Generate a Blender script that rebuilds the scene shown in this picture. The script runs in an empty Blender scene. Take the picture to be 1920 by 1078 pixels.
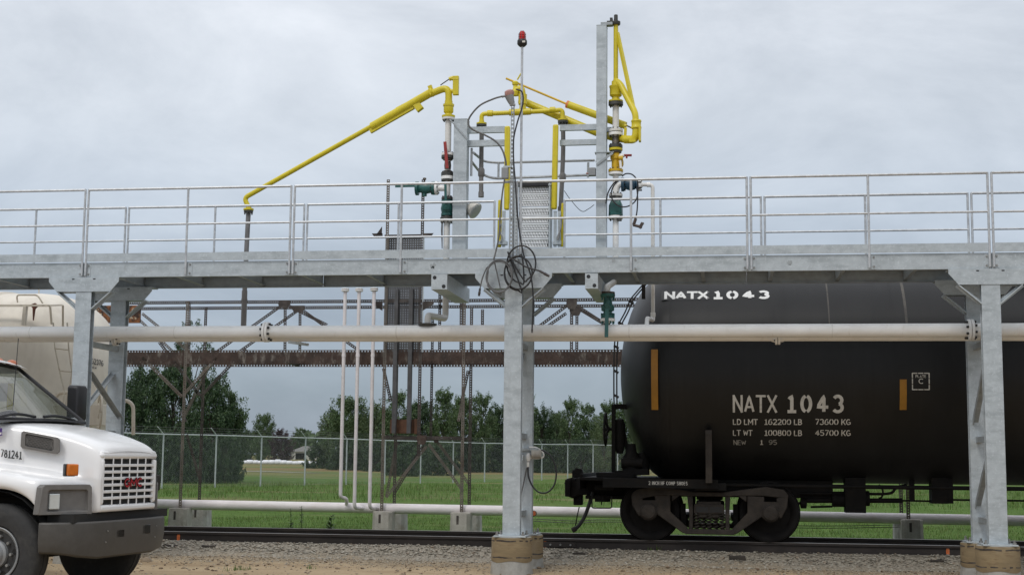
import bpy, bmesh, math, random
from mathutils import Vector, Matrix

random.seed(7)
scene = bpy.context.scene
R = math.radians
V = Vector

# ------------------------------------------------------------------ camera
F_PX, YAW, PITCH, ROLL = 2647.15, 0.148420, 0.118991, -0.0096482
CAM = V((8.79827, -18.45813, 1.55))
_cy, _sy, _cp, _sp, _cr, _sr = math.cos(YAW), math.sin(YAW), math.cos(PITCH), math.sin(PITCH), math.cos(ROLL), math.sin(ROLL)
RC = (Matrix(((_cy, -_sy, 0), (_sy, _cy, 0), (0, 0, 1)))
      @ Matrix(((1, 0, 0), (0, _cp, -_sp), (0, _sp, _cp)))
      @ Matrix(((_cr, 0, _sr), (0, 1, 0), (-_sr, 0, _cr))))      # columns: right, forward, up
cam_data = bpy.data.cameras.new('camera')
cam = bpy.data.objects.new('camera', cam_data)
scene.collection.objects.link(cam)
rt, fw, up = RC.col[0], RC.col[1], RC.col[2]
cam.matrix_world = Matrix(((rt[0], up[0], -fw[0], CAM[0]), (rt[1], up[1], -fw[1], CAM[1]), (rt[2], up[2], -fw[2], CAM[2]), (0, 0, 0, 1)))
cam_data.sensor_width = 36.0
cam_data.lens = F_PX / 1920 * 36
cam_data.clip_start = 0.1
cam_data.clip_end = 6000
scene.camera = cam

def _ray(px, py):
    return RC @ V(((px - 960) / F_PX, 1.0, -(py - 539) / F_PX))
def A(px, py, Y):
    """the point of the vertical plane at distance Y that the survey of the site gives for a sighting"""
    d = _ray(px, py)
    return CAM + d * ((Y - CAM[1]) / d[1])
def AZ(px, py, Z):
    d = _ray(px, py)
    return CAM + d * ((Z - CAM[2]) / d[2])
def AD(px, dist, Z=0.0):
    """ground point along a sighting at a given distance"""
    d = _ray(px, 850)
    k = dist / math.hypot(d[0], d[1])
    return V((CAM[0] + d[0] * k, CAM[1] + d[1] * k, Z))

# ------------------------------------------------------------------ world, sun, exposure
SUN_EL, SUN_AZ = R(52), R(200)       # azimuth measured clockwise from +Y
world = bpy.data.worlds.new('World')
scene.world = world
world.use_nodes = True
nt = world.node_tree
nt.nodes.clear()
def N(tree, kind, **kw):
    n = tree.nodes.new(kind)
    for k, v in kw.items():
        setattr(n, k, v)
    return n
w_out = N(nt, 'ShaderNodeOutputWorld')
w_bg = N(nt, 'ShaderNodeBackground')
w_bg.inputs['Strength'].default_value = 0.1
w_sky = N(nt, 'ShaderNodeTexSky', sky_type='NISHITA')
w_sky.sun_disc = False
w_sky.sun_elevation = SUN_EL
w_sky.sun_rotation = SUN_AZ
w_tc = N(nt, 'ShaderNodeTexCoord')
w_sep = N(nt, 'ShaderNodeSeparateXYZ')
nt.links.new(w_tc.outputs['Generated'], w_sep.inputs[0])
w_ramp = N(nt, 'ShaderNodeValToRGB')
cr = w_ramp.color_ramp
cr.elements[0].position = 0.0; cr.elements[0].color = (0.30, 0.345, 0.405, 1)
cr.elements[1].position = 1.0; cr.elements[1].color = (1.15, 1.15, 1.17, 1)
for pos, col in ((0.045, (0.315, 0.372, 0.425)), (0.10, (0.415, 0.475, 0.545)), (0.165, (0.56, 0.62, 0.69)), (0.235, (0.75, 0.79, 0.835)), (0.32, (0.86, 0.885, 0.92)), (0.6, (1.08, 1.08, 1.10))):
    e = cr.elements.new(pos); e.color = (*col, 1)
nt.links.new(w_sep.outputs['Z'], w_ramp.inputs[0])
# cloud banks: stretched noise over the direction of view
w_map = N(nt, 'ShaderNodeMapping')
w_map.inputs['Scale'].default_value = (2.4, 2.4, 5.0)
w_map.inputs['Location'].default_value = (0.35, 0.0, 0.6)
nt.links.new(w_tc.outputs['Generated'], w_map.inputs[0])
w_n1 = N(nt, 'ShaderNodeTexNoise'); w_n1.inputs['Scale'].default_value = 1.6
w_n1.inputs['Detail'].default_value = 8; w_n1.inputs['Roughness'].default_value = 0.60; w_n1.inputs['Distortion'].default_value = 0.4
nt.links.new(w_map.outputs[0], w_n1.inputs['Vector'])
w_mr = N(nt, 'ShaderNodeMapRange'); w_mr.inputs[1].default_value = 0.28; w_mr.inputs[2].default_value = 0.72
w_mr.inputs[3].default_value = 0.77; w_mr.inputs[4].default_value = 1.20
nt.links.new(w_n1.outputs['Fac'], w_mr.inputs[0])
w_tint = N(nt, 'ShaderNodeMix', data_type='RGBA')
w_tint.inputs[6].default_value = (0.90, 0.97, 1.06, 1); w_tint.inputs[7].default_value = (1.02, 1.0, 0.985, 1)
nt.links.new(w_n1.outputs['Fac'], w_tint.inputs[0])
w_m1 = N(nt, 'ShaderNodeVectorMath', operation='SCALE')
nt.links.new(w_ramp.outputs[0], w_m1.inputs[0]); nt.links.new(w_mr.outputs[0], w_m1.inputs['Scale'])
w_m2 = N(nt, 'ShaderNodeVectorMath', operation='MULTIPLY')
nt.links.new(w_m1.outputs[0], w_m2.inputs[0]); nt.links.new(w_tint.outputs[2], w_m2.inputs[1])
w_m3 = N(nt, 'ShaderNodeVectorMath', operation='SCALE'); w_m3.inputs['Scale'].default_value = 10.0
nt.links.new(w_m2.outputs[0], w_m3.inputs[0])
w_mix = N(nt, 'ShaderNodeMix', data_type='RGBA')
w_mix.inputs[0].default_value = 0.93
nt.links.new(w_sky.outputs[0], w_mix.inputs[6]); nt.links.new(w_m3.outputs[0], w_mix.inputs[7])
nt.links.new(w_mix.outputs[2], w_bg.inputs['Color'])
nt.links.new(w_bg.outputs[0], w_out.inputs['Surface'])

sun_d = bpy.data.lights.new('sun', 'SUN')
sun_d.energy = 1.1
sun_d.angle = R(15)
sun_d.color = (1.0, 0.96, 0.9)
sun = bpy.data.objects.new('sun', sun_d)
scene.collection.objects.link(sun)
_sd = V((math.sin(SUN_AZ) * math.cos(SUN_EL), math.cos(SUN_AZ) * math.cos(SUN_EL), math.sin(SUN_EL)))
sun.rotation_euler = (-_sd).to_track_quat('-Z', 'Y').to_euler()

scene.view_settings.view_transform = 'Standard'
scene.view_settings.look = 'None'
scene.view_settings.exposure = 0.0
scene.view_settings.gamma = 1.0

# ------------------------------------------------------------------ helpers: things, parts, shapes
COL = scene.collection
def tag(o, label=None, cat=None, group=None, kind=None):
    if label: o['label'] = label
    if cat: o['category'] = cat
    if group: o['group'] = group
    if kind: o['kind'] = kind
    return o
def thing(name, label, cat, loc=(0, 0, 0), group=None, rot=(0, 0, 0)):
    o = bpy.data.objects.new(name, None)
    o.empty_display_size = 0.2
    COL.objects.link(o)
    o.location = loc; o.rotation_euler = rot
    return tag(o, label, cat, group)

class MB:
    """collects shapes and links them as one mesh object"""
    def __init__(s):
        s.v = []; s.f = []
    def add(s, vs, fs):
        b = len(s.v)
        s.v.extend([tuple(x) for x in vs])
        s.f.extend([tuple(b + i for i in f) for f in fs])
        return s
    def box(s, c, d, rot=None):
        x, y, z = d[0] / 2, d[1] / 2, d[2] / 2
        vs = [V((i * x, j * y, k * z)) for i in (-1, 1) for j in (-1, 1) for k in (-1, 1)]
        if rot is not None: vs = [rot @ q for q in vs]
        c = V(c)
        return s.add([c + q for q in vs], [(0, 1, 3, 2), (4, 6, 7, 5), (0, 4, 5, 1), (2, 3, 7, 6), (0, 2, 6, 4), (1, 5, 7, 3)])
    def span(s, a, b):
        return s.box([(a[i] + b[i]) / 2 for i in range(3)], [abs(b[i] - a[i]) for i in range(3)])
    def bar(s, p, q, w, h, upv=(0, 0, 1)):
        """box beam from p to q; h along upv, w across"""
        p, q = V(p), V(q); d = (q - p).normalized(); u = V(upv)
        side = d.cross(u)
        if side.length < 1e-4: side = d.cross(V((0, 1, 0)))
        side.normalize(); u = side.cross(d).normalized()
        vs = []
        for e in (p, q):
            for i, j in ((-1, -1), (1, -1), (1, 1), (-1, 1)):
                vs.append(e + side * (i * w / 2) + u * (j * h / 2))
        return s.add(vs, [(0, 3, 2, 1), (4, 5, 6, 7), (0, 1, 5, 4), (1, 2, 6, 5), (2, 3, 7, 6), (3, 0, 4, 7)])
    def cyl(s, p, q, r, r2=None, n=14, caps=True):
        p, q = V(p), V(q); d = (q - p).normalized()
        a = d.orthogonal().normalized(); b = d.cross(a)
        r2 = r if r2 is None else r2
        vs = [p + (a * math.cos(t) + b * math.sin(t)) * r for t in [2 * math.pi * i / n for i in range(n)]]
        vs += [q + (a * math.cos(t) + b * math.sin(t)) * r2 for t in [2 * math.pi * i / n for i in range(n)]]
        fs = [(i, (i + 1) % n, n + (i + 1) % n, n + i) for i in range(n)]
        if caps: fs += [tuple(range(n - 1, -1, -1)), tuple(range(n, 2 * n))]
        return s.add(vs, fs)
    def tube(s, pts, r, n=10, caps=True):
        pts = [V(q) for q in pts]
        m = len(pts)
        rr = r if isinstance(r, (list, tuple)) else [r] * m
        tan = []
        for i in range(m):
            d = V((0, 0, 0))
            if i: d += (pts[i] - pts[i - 1]).normalized()
            if i < m - 1: d += (pts[i + 1] - pts[i]).normalized()
            tan.append(d.normalized())
        a = tan[0].orthogonal().normalized(); vs = []
        for i in range(m):
            a = (a - tan[i] * a.dot(tan[i])).normalized(); b = tan[i].cross(a)
            k = 1.0
            if 0 < i < m - 1:
                c = max(0.5, tan[i].dot((pts[i + 1] - pts[i]).normalized())); k = 1.0
            for j in range(n):
                t = 2 * math.pi * j / n
                vs.append(pts[i] + (a * math.cos(t) + b * math.sin(t)) * rr[i] * k)
        fs = [(i * n + j, i * n + (j + 1) % n, (i + 1) * n + (j + 1) % n, (i + 1) * n + j) for i in range(m - 1) for j in range(n)]
        if caps: fs += [tuple(range(n - 1, -1, -1)), tuple((m - 1) * n + j for j in range(n))]
        return s.add(vs, fs)
    def lathe(s, o, d, prof, n=20, caps=True):
        """prof: (distance along d, radius)"""
        o, d = V(o), V(d).normalized()
        a = d.orthogonal().normalized(); b = d.cross(a); vs = []
        for h, r in prof:
            for j in range(n):
                t = 2 * math.pi * j / n
                vs.append(o + d * h + (a * math.cos(t) + b * math.sin(t)) * max(r, 1e-4))
        m = len(prof)
        fs = [(i * n + j, i * n + (j + 1) % n, (i + 1) * n + (j + 1) % n, (i + 1) * n + j) for i in range(m - 1) for j in range(n)]
        if caps: fs += [tuple(range(n - 1, -1, -1)), tuple((m - 1) * n + j for j in range(n))]
        return s.add(vs, fs)
    def prism(s, poly, o, ax, ay, thick):
        """polygon (2D list) in plane o + u*ax + v*ay, thickness along ax x ay"""
        o, ax, ay = V(o), V(ax).normalized(), V(ay).normalized(); nrm = ax.cross(ay) * thick
        n = len(poly)
        vs = [o + ax * u + ay * w for u, w in poly] + [o + ax * u + ay * w + nrm for u, w in poly]
        fs = [tuple(range(n - 1, -1, -1)), tuple(range(n, 2 * n))] + [(i, (i + 1) % n, n + (i + 1) % n, n + i) for i in range(n)]
        return s.add(vs, fs)
    def loft(s, secs, closed=True, caps=True):
        n = len(secs[0]); vs = [q for sec in secs for q in sec]; m = len(secs)
        fs = [(i * n + j, i * n + (j + 1) % n, (i + 1) * n + (j + 1) % n, (i + 1) * n + j) for i in range(m - 1) for j in range(n if closed else n - 1)]
        if caps and closed: fs += [tuple(range(n - 1, -1, -1)), tuple((m - 1) * n + j for j in range(n))]
        return s.add(vs, fs)
    def bolts(s, o, d, rad, k, r=0.011, h=0.016, n=6, ph=0.0):
        o, d = V(o), V(d).normalized(); a = d.orthogonal().normalized(); b = d.cross(a)
        for i in range(k):
            t = 2 * math.pi * i / k + ph
            c = o + (a * math.cos(t) + b * math.sin(t)) * rad
            s.cyl(c, c + d * h, r, n=n)
        return s
    def perf(s, p, q, w, nrm, pitch=0.045, hole=0.016, off=0.0):
        """flat slotted strip p->q, width w, in the plane whose normal is nrm; real square holes down its middle"""
        p, q = V(p), V(q); L = (q - p).length; d = (q - p) / L; side = d.cross(V(nrm)).normalized()
        o = p
        k = max(1, int(L / pitch)); pt = L / k
        hw = w / 2; hh = hole / 2
        e = 0.0012
        nn = V(nrm).normalized()
        def strip(u0, u1, a0, a1):
            vs = [o + d * u0 + side * a0, o + d * u1 + side * a0, o + d * u1 + side * a1, o + d * u0 + side * a1]
            s.add(vs, [(0, 1, 2, 3)])
        strip(0, L, -hw, -hh + off); strip(0, L, hh + off, hw)
        for i in range(k + 1):
            u0 = max(0, i * pt - (pt - hole) / 2); u1 = min(L, i * pt + (pt - hole) / 2)
            strip(u0, u1, -hh + off, hh + off)
        return s
    def angle(s, p, q, w, n1, n2, pitch=0.045, hole=0.016):
        """slotted angle: two strips at right angles sharing the edge p-q; n1 is where flange 2 points, n2 where flange 1 points"""
        p, q = V(p), V(q); n1 = V(n1).normalized(); n2 = V(n2).normalized()
        s.perf(p + n2 * w / 2, q + n2 * w / 2, w, n1, pitch, hole)
        s.perf(p + n1 * w / 2, q + n1 * w / 2, w, n2, pitch, hole)
        return s
    def build(s, name, mat, parent=None, smooth=40, bevel=0.0, label=None, recenter=False):
        me = bpy.data.meshes.new(name)
        me.from_pydata(s.v, [], s.f)
        me.validate(verbose=False)
        me.materials.append(mat)
        o = bpy.data.objects.new(name, me)
        COL.objects.link(o)
        if smooth:
            me.polygons.foreach_set('use_smooth', [True] * len(me.polygons))
            me.update()
            me.set_sharp_from_angle(angle=R(smooth))
        if bevel:
            b = o.modifiers.new('bevel', 'BEVEL'); b.width = bevel; b.segments = 2; b.limit_method = 'ANGLE'; b.angle_limit = R(40)
        if parent is not None:
            o.parent = parent
            if parent.get('_local'): o['_local'] = 1
            else:
                o.matrix_parent_inverse = W(parent).inverted()
        if label: o['label'] = label
        return o
def W(o):
    """world matrix from the transforms set so far (no depsgraph needed)"""
    m = Matrix.LocRotScale(o.location, o.rotation_euler, o.scale)
    if o.parent: m = W(o.parent) @ o.matrix_parent_inverse @ m
    return m
def copy_tree(o, parent=None):
    c = o.copy(); COL.objects.link(c)
    if parent is not None: c.parent = parent
    for ch in list(o.children): copy_tree(ch, c)
    return c
def fillet(pts, r, n=5):
    pts = [V(q) for q in pts]; out = [pts[0]]
    for i in range(1, len(pts) - 1):
        a, b, c = pts[i - 1], pts[i], pts[i + 1]
        k = min(r, (a - b).length * 0.49, (c - b).length * 0.49)
        p, q = b + (a - b).normalized() * k, b + (c - b).normalized() * k
        for j in range(n + 1):
            t = j / n
            out.append(p * (1 - t) ** 2 + b * 2 * t * (1 - t) + q * t * t)
    out.append(pts[-1]); return out
def spline(pts, n=8):
    pts = [V(q) for q in pts]; P = [pts[0] * 2 - pts[1]] + pts + [pts[-1] * 2 - pts[-2]]; out = []
    for i in range(1, len(P) - 2):
        for j in range(n):
            t = j / n; a, b, c, d = P[i - 1], P[i], P[i + 1], P[i + 2]
            out.append(0.5 * ((2 * b) + (c - a) * t + (2 * a - 5 * b + 4 * c - d) * t * t + (3 * b - a - 3 * c + d) * t ** 3))
    out.append(pts[-1]); return out

# ------------------------------------------------------------------ stencil lettering (strokes, with the stencil bridges)
def _arc(cx, cy, rx, ry, a0, a1, n=8):
    return [(cx + rx * math.cos(R(a0 + (a1 - a0) * i / n)), cy + ry * math.sin(R(a0 + (a1 - a0) * i / n))) for i in range(n + 1)]
GL = {
 'N': [[(0, 0), (0, 1)], [(0, 1), (.6, 0)], [(.6, 0), (.6, 1)]],
 'A': [[(0, 0), (.32, 1), (.64, 0)], [(.13, .3), (.51, .3)]],
 'T': [[(0, 1), (.6, 1)], [(.3, 1), (.3, 0)]],
 'X': [[(0, 0), (.6, 1)], [(0, 1), (.6, 0)]],
 '1': [[(.12, .8), (.32, 1), (.32, .0)], [(.12, 0), (.52, 0)]],
 '0': [_arc(.3, .5, .3, .5, 100, 260, 10), _arc(.3, .5, .3, .5, 80, -80, 10)],
 '4': [[(.42, 0), (.42, 1), (0, .3), (.3, .3)], [(.5, .3), (.62, .3)]],
 '3': [_arc(.26, .74, .28, .26, 150, -70, 9), _arc(.26, .27, .31, .27, 70, -150, 9)],
 'L': [[(0, 1), (0, 0), (.5, 0)]],
 'D': [[(0, 0), (0, 1)], [(.1, 1)] + _arc(.22, .5, .36, .5, 80, -80, 8) + [(.1, 0)]],
 'M': [[(0, 0), (0, 1)], [(0, 1), (.36, .3), (.72, 1)], [(.72, 1), (.72, 0)]],
 'W': [[(0, 1), (.18, 0), (.38, .8), (.58, 0), (.76, 1)]],
 'E': [[(.5, 1), (0, 1), (0, 0), (.5, 0)], [(.08, .52), (.4, .52)]],
 '6': [_arc(.3, .3, .3, .3, 110, 430, 12), [(.03, .36), (.08, .75), (.3, .98), (.52, .94)]],
 '2': [_arc(.28, .72, .28, .28, 160, -20, 8) + [(.5, .5), (0, 0)], [(.06, 0), (.58, 0)]],
 '7': [[(0, 1), (.56, 1), (.2, 0)]],
 'K': [[(0, 0), (0, 1)], [(.56, 1), (.1, .45)], [(.2, .58), (.58, 0)]],
 'G': [_arc(.32, .5, .32, .5, 50, 310, 10), [(.36, .44), (.62, .44), (.62, .06)]],
 'B': [[(0, 0), (0, 1)], [(.08, 1)] + _arc(.22, .76, .26, .24, 80, -80, 6) + [(.08, .52)], [(.08, .5)] + _arc(.24, .25, .3, .25, 80, -80, 6) + [(.08, 0)]],
 '5': [[(.52, 1), (.06, 1), (.04, .56)] + _arc(.26, .3, .3, .3, 110, -140, 9)],
 '8': [_arc(.28, .75, .23, .25, 100, 440, 10), _arc(.28, .26, .29, .26, 80, 430, 10)],
 '9': [_arc(.28, .7, .28, .3, -60, 290, 12), [(.56, .66), (.5, .25), (.28, .02), (.06, .06)]],
 'P': [[(0, 0), (0, 1)], [(.08, 1)] + _arc(.24, .73, .3, .27, 80, -80, 6) + [(.08, .46)]],
 'C': [_arc(.32, .5, .32, .5, 50, 310, 10)],
 'I': [[(.05, 0), (.05, 1)]],
 'H': [[(0, 0), (0, 1)], [(.56, 0), (.56, 1)], [(.08, .5), (.48, .5)]],
 'F': [[(0, 0), (0, 1), (.52, 1)], [(.08, .52), (.42, .52)]],
 'O': [_arc(.32, .5, .32, .5, 100, 260, 10), _arc(.32, .5, .32, .5, 80, -80, 10)],
 'S': [_arc(.28, .75, .26, .25, 30, 265, 8), _arc(.28, .26, .29, .26, 85, -150, 8)],
}
def lettering(text, fn, h, wscale=1.0, stroke=0.16, gap=0.26, advance=None, spc=0.5, step=0.03):
    """text as flat strokes laid on a surface; fn(u, v) gives the surface point. Returns MB and total width"""
    m = MB(); x = 0.0
    for ch in text:
        if ch == ' ':
            x += spc * h * wscale; continue
        gl = GL[ch]; wd = max(u for st in gl for u, _ in st)
        for st in gl:
            pts = [(x + u * h * wscale, v * h) for u, v in st]
            fine = [pts[0]]
            for a, b in zip(pts, pts[1:]):
                k = max(1, int(math.hypot(b[0] - a[0], b[1] - a[1]) / step))
                fine += [(a[0] + (b[0] - a[0]) * i / k, a[1] + (b[1] - a[1]) * i / k) for i in range(1, k + 1)]
            hw = stroke * h / 2; n = len(fine); L = []; Rr = []
            for i in range(n):
                a = fine[max(0, i - 1)]; b = fine[min(n - 1, i + 1)]
                dx, dy = b[0] - a[0], b[1] - a[1]; l = math.hypot(dx, dy) or 1
                px, py = -dy / l * hw, dx / l * hw
                ex, ey = (dx / l * hw * .9, dy / l * hw * .9) if i in (0, n - 1) and len(st) == 2 else (0, 0)
                if i == 0: ex, ey = -ex, -ey
                L.append(fn(fine[i][0] + px + ex, fine[i][1] + py + ey)); Rr.append(fn(fine[i][0] - px + ex, fine[i][1] - py + ey))
            m.add(L + Rr, [(i, n + i, n + i + 1, i + 1) for i in range(n - 1)])
        x += (wd + gap) * h * wscale if advance is None else advance
    return m, x

# ------------------------------------------------------------------ materials
def mat(name, col, rough=0.6, metal=0.0, var=0.15, scale=6.0, bump=0.0, col2=None, stretch=(1, 1, 1), spec=0.5, thr=(0.4, 0.65), coat=0.0, detail=5, bscale=None, coords='Object'):
    m = bpy.data.materials.new(name); m.use_nodes = True
    t = m.node_tree; b = t.nodes['Principled BSDF']
    b.inputs['Roughness'].default_value = rough; b.inputs['Metallic'].default_value = metal
    b.inputs['Specular IOR Level'].default_value = spec
    b.inputs['Coat Weight'].default_value = coat
    if coat: b.inputs['Coat Roughness'].default_value = 0.15
    tc = N(t, 'ShaderNodeTexCoord'); mp = N(t, 'ShaderNodeMapping'); mp.inputs['Scale'].default_value = stretch
    t.links.new(tc.outputs[coords], mp.inputs[0])
    n1 = N(t, 'ShaderNodeTexNoise'); n1.inputs['Scale'].default_value = scale; n1.inputs['Detail'].default_value = detail; n1.inputs['Roughness'].default_value = 0.6
    t.links.new(mp.outputs[0], n1.inputs['Vector'])
    rp = N(t, 'ShaderNodeValToRGB')
    c2 = col2 if col2 else tuple(c * (1 - var) for c in col)
    c1 = col if col2 else tuple(min(1, c * (1 + var)) for c in col)
    rp.color_ramp.elements[0].position = thr[0]; rp.color_ramp.elements[0].color = (*c2, 1)
    rp.color_ramp.elements[1].position = thr[1]; rp.color_ramp.elements[1].color = (*c1, 1)
    t.links.new(n1.outputs['Fac'], rp.inputs[0]); t.links.new(rp.outputs[0], b.inputs['Base Color'])
    rm = N(t, 'ShaderNodeMapRange'); rm.inputs[3].default_value = max(0.02, rough - 0.1); rm.inputs[4].default_value = min(1, rough + 0.12)
    t.links.new(n1.outputs['Fac'], rm.inputs[0]); t.links.new(rm.outputs[0], b.inputs['Roughness'])
    if bump:
        n2 = N(t, 'ShaderNodeTexNoise'); n2.inputs['Scale'].default_value = bscale or scale * 6; n2.inputs['Detail'].default_value = 6
        t.links.new(mp.outputs[0], n2.inputs['Vector'])
        bp = N(t, 'ShaderNodeBump'); bp.inputs['Strength'].default_value = bump; bp.inputs['Distance'].default_value = 0.02
        t.links.new(n2.outputs['Fac'], bp.inputs['Height']); t.links.new(bp.outputs[0], b.inputs['Normal'])
    m['_base'] = 1
    return m
def overlay(m, col, scale, thr, stretch=(1, 1, 1), fac=1.0, seed=0.0, detail=6):
    """a second layer of wear (streaks, stains, rust) over a material"""
    t = m.node_tree; b = t.nodes['Principled BSDF']; src = b.inputs['Base Color'].links[0].from_socket
    tc = N(t, 'ShaderNodeTexCoord'); mp = N(t, 'ShaderNodeMapping'); mp.inputs['Scale'].default_value = stretch; mp.inputs['Location'].default_value = (seed, seed * 1.7, seed * .6)
    t.links.new(tc.outputs['Object'], mp.inputs[0])
    n = N(t, 'ShaderNodeTexNoise'); n.inputs['Scale'].default_value = scale; n.inputs['Detail'].default_value = detail; n.inputs['Roughness'].default_value = 0.65
    t.links.new(mp.outputs[0], n.inputs['Vector'])
    mr = N(t, 'ShaderNodeMapRange'); mr.inputs[1].default_value = thr[0]; mr.inputs[2].default_value = thr[1]; mr.inputs[4].default_value = fac
    t.links.new(n.outputs['Fac'], mr.inputs[0])
    mx = N(t, 'ShaderNodeMix', data_type='RGBA'); t.links.new(mr.outputs[0], mx.inputs[0])
    t.links.new(src, mx.inputs[6]); mx.inputs[7].default_value = (*col, 1)
    t.links.new(mx.outputs[2], b.inputs['Base Color'])
    return m

M = {}
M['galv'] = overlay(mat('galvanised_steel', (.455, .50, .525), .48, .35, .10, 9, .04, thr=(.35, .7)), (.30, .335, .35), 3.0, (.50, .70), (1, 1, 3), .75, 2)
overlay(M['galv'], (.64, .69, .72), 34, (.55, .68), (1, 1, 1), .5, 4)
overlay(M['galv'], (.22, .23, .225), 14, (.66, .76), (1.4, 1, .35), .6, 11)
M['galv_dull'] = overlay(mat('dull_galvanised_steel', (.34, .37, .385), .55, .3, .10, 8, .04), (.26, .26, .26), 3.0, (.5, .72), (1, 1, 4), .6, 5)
M['rail_tube'] = mat('galvanised_tube', (.50, .52, .54), .45, .4, .14, 14)
M['white_pipe'] = overlay(overlay(mat('white_pipe_paint', (.84, .835, .815), .42, 0, .04, 3, .0), (.50, .44, .36), 5, (.6, .8), (2.5, 1, 1), .5, 3), (.62, .60, .55), 1.3, (.5, .75), (1, 1, 4), .5, 9)
M['white_dirty'] = overlay(mat('weathered_white_paint', (.70, .69, .66), .5, 0, .06, 5), (.22, .17, .12), 9, (.6, .78), (1, 1, .6), .8, 1)
M['pink_white'] = overlay(mat('chalky_white_pipe', (.74, .70, .70), .5, 0, .05, 4), (.55, .46, .44), 2.5, (.5, .75), (1, 1, 3), .55, 6)
M['yellow'] = overlay(mat('yellow_paint', (.62, .515, .018), .38, 0, .06, 6), (.36, .27, .03), 7, (.6, .8), (1, 1, 1), .6, 2)
M['amber_paint'] = overlay(mat('amber_valve_paint', (.62, .40, .015), .45, 0, .08, 8), (.2, .12, .03), 10, (.6, .8), (1, 1, 1), .6, 2)
M['green'] = overlay(mat('green_valve_paint', (.02, .105, .095), .38, 0, .15, 10), (.010, .035, .034), 12, (.55, .75), (1, 1, 1), .7, 3)
M['bluegreen'] = mat('blue_valve_paint', (.02, .065, .11), .38, 0, .15, 10)
M['red'] = mat('red_handle_paint', (.30, .03, .025), .4, 0, .15, 10)
M['valve_dark'] = overlay(mat('stained_valve_body', (.10, .085, .07), .5, 0, .25, 12), (.40, .37, .33), 11, (.55, .75), (1, 1, 1), .7, 3)
M['flange_dark'] = overlay(mat('dark_flange', (.055, .055, .05), .5, .1, .2, 10), (.20, .19, .16), 14, (.58, .7), (1, 1, 1), .6, 1)
M['bolt'] = mat('bolt_steel', (.045, .045, .045), .45, .5, .2, 20)
M['bolt_zinc'] = mat('zinc_bolt', (.30, .30, .29), .4, .6, .2, 20)
M['hose'] = mat('grey_drop_pipe', (.17, .165, .165), .5, 0, .25, 7, .1, stretch=(1, 1, .4))
M['cable'] = mat('black_cable', (.018, .018, .02), .45, 0, .2, 10)
M['cable_grey'] = mat('grey_cable', (.12, .12, .12), .5, 0, .2, 10)
M['tank'] = overlay(mat('black_tank_paint', (.0070, .0072, .0076), .44, 0, .18, 1.6, .02, stretch=(1, 1, .7), bscale=5, spec=.36), (.0125, .0125, .0128), 2.2, (.50, .75), (1.4, .5, .2), .6, 3)
M['tank_seam'] = mat('chalky_weld_streak', (.075, .068, .058), .6, 0, .4, 6, stretch=(1, 1, .4))
M['black_steel'] = overlay(mat('black_underframe_steel', (.008, .0075, .007), .7, 0, .2, 6, .1, spec=.15), (.018, .014, .011), 5, (.5, .72), (1, 1, 1), .7, 3)
M['bogie'] = overlay(mat('grimy_cast_steel', (.036, .030, .025), .7, 0, .25, 7, .15, spec=.25), (.055, .044, .033), 6, (.5, .72), (1, 1, 1), .7, 3)
M['wheel'] = overlay(mat('dark_wheel_steel', (.012, .011, .0105), .75, 0, .2, 6, spec=.12), (.020, .018, .016), 4, (.5, .72), (1, 1, 1), .6, 2)
M['tread'] = mat('worn_wheel_tread', (.16, .15, .14), .35, .8, .2, 9)
M['letter_white'] = overlay(mat('white_stencil_paint', (.60, .58, .53), .6, 0, .1, 10), (.30, .28, .24), 14, (.55, .72), (1, 1, 1), .6, 2)
M['letter_faded'] = mat('faded_stencil_paint', (.27, .26, .235), .6, 0, .3, 14)
M['letter_bright'] = mat('fresh_white_stencil_paint', (.74, .74, .72), .5, 0, .05, 10)
M['letter_black'] = mat('black_decal', (.02, .02, .022), .5, 0, .1, 10)
M['patch_black'] = mat('fresh_black_patch', (.006, .006, .006), .35, 0, .1, 10)
M['reflector'] = mat('amber_reflective_strip', (.34, .155, .012), .4, 0, .12, 5)
M['rubber'] = overlay(mat('tyre_rubber', (.028, .028, .028), .75, 0, .2, 9, .1), (.085, .08, .07), 6, (.55, .8), (1, 1, 1), .5, 2)
M['rust'] = overlay(mat('rusted_steel', (.060, .041, .033), .85, 0, .35, 5, .15), (.25, .23, .20), 4, (.54, .70), (2.5, 2.5, .9), .75, 3)
overlay(M['rust'], (.045, .022, .014), 7, (.5, .7), (1, 1, 1), .7, 8)
M['rust_flaky'] = overlay(overlay(mat('flaking_rust', (.22, .085, .03), .85, 0, .3, 7, .2), (.025, .015, .012), 6, (.46, .54), (1, 1, 1), .95, 3), (.55, .47, .34), 7, (.56, .62), (1, 1, 1), .9, 8)
overlay(M['tank'], (.0165, .0165, .0165), 9, (.55, .8), (1.0, .25, .05), .45, 6)
M['bezel'] = mat('grey_lamp_bezel_plastic', (.15, .143, .135), .5, 0, .08, 12, .05)
M['bronze'] = mat('dull_bronze', (.075, .055, .045), .5, .3, .2, 9)
M['cab_grey'] = mat('pale_grey_cab_trim', (.33, .33, .33), .7, 0, .08, 6)
M['rust_dark'] = overlay(mat('dark_rusty_angle', (.052, .042, .038), .8, 0, .3, 6, .1), (.12, .105, .09), 5, (.5, .7), (1, 1, 1), .7, 2)
M['rust_post'] = overlay(mat('weathered_slotted_post', (.135, .118, .10), .8, 0, .25, 5, .1), (.085, .055, .04), 4, (.5, .66), (1, 1, 1), .8, 2)
M['rust_orange'] = overlay(mat('bright_rust', (.135, .066, .038), .85, 0, .25, 6, .1), (.075, .045, .03), 5, (.5, .7), (1, 1, 1), .8, 4)
M['plank'] = mat('grey_perforated_steel', (.085, .085, .088), .6, .2, .2, 6)
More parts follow.
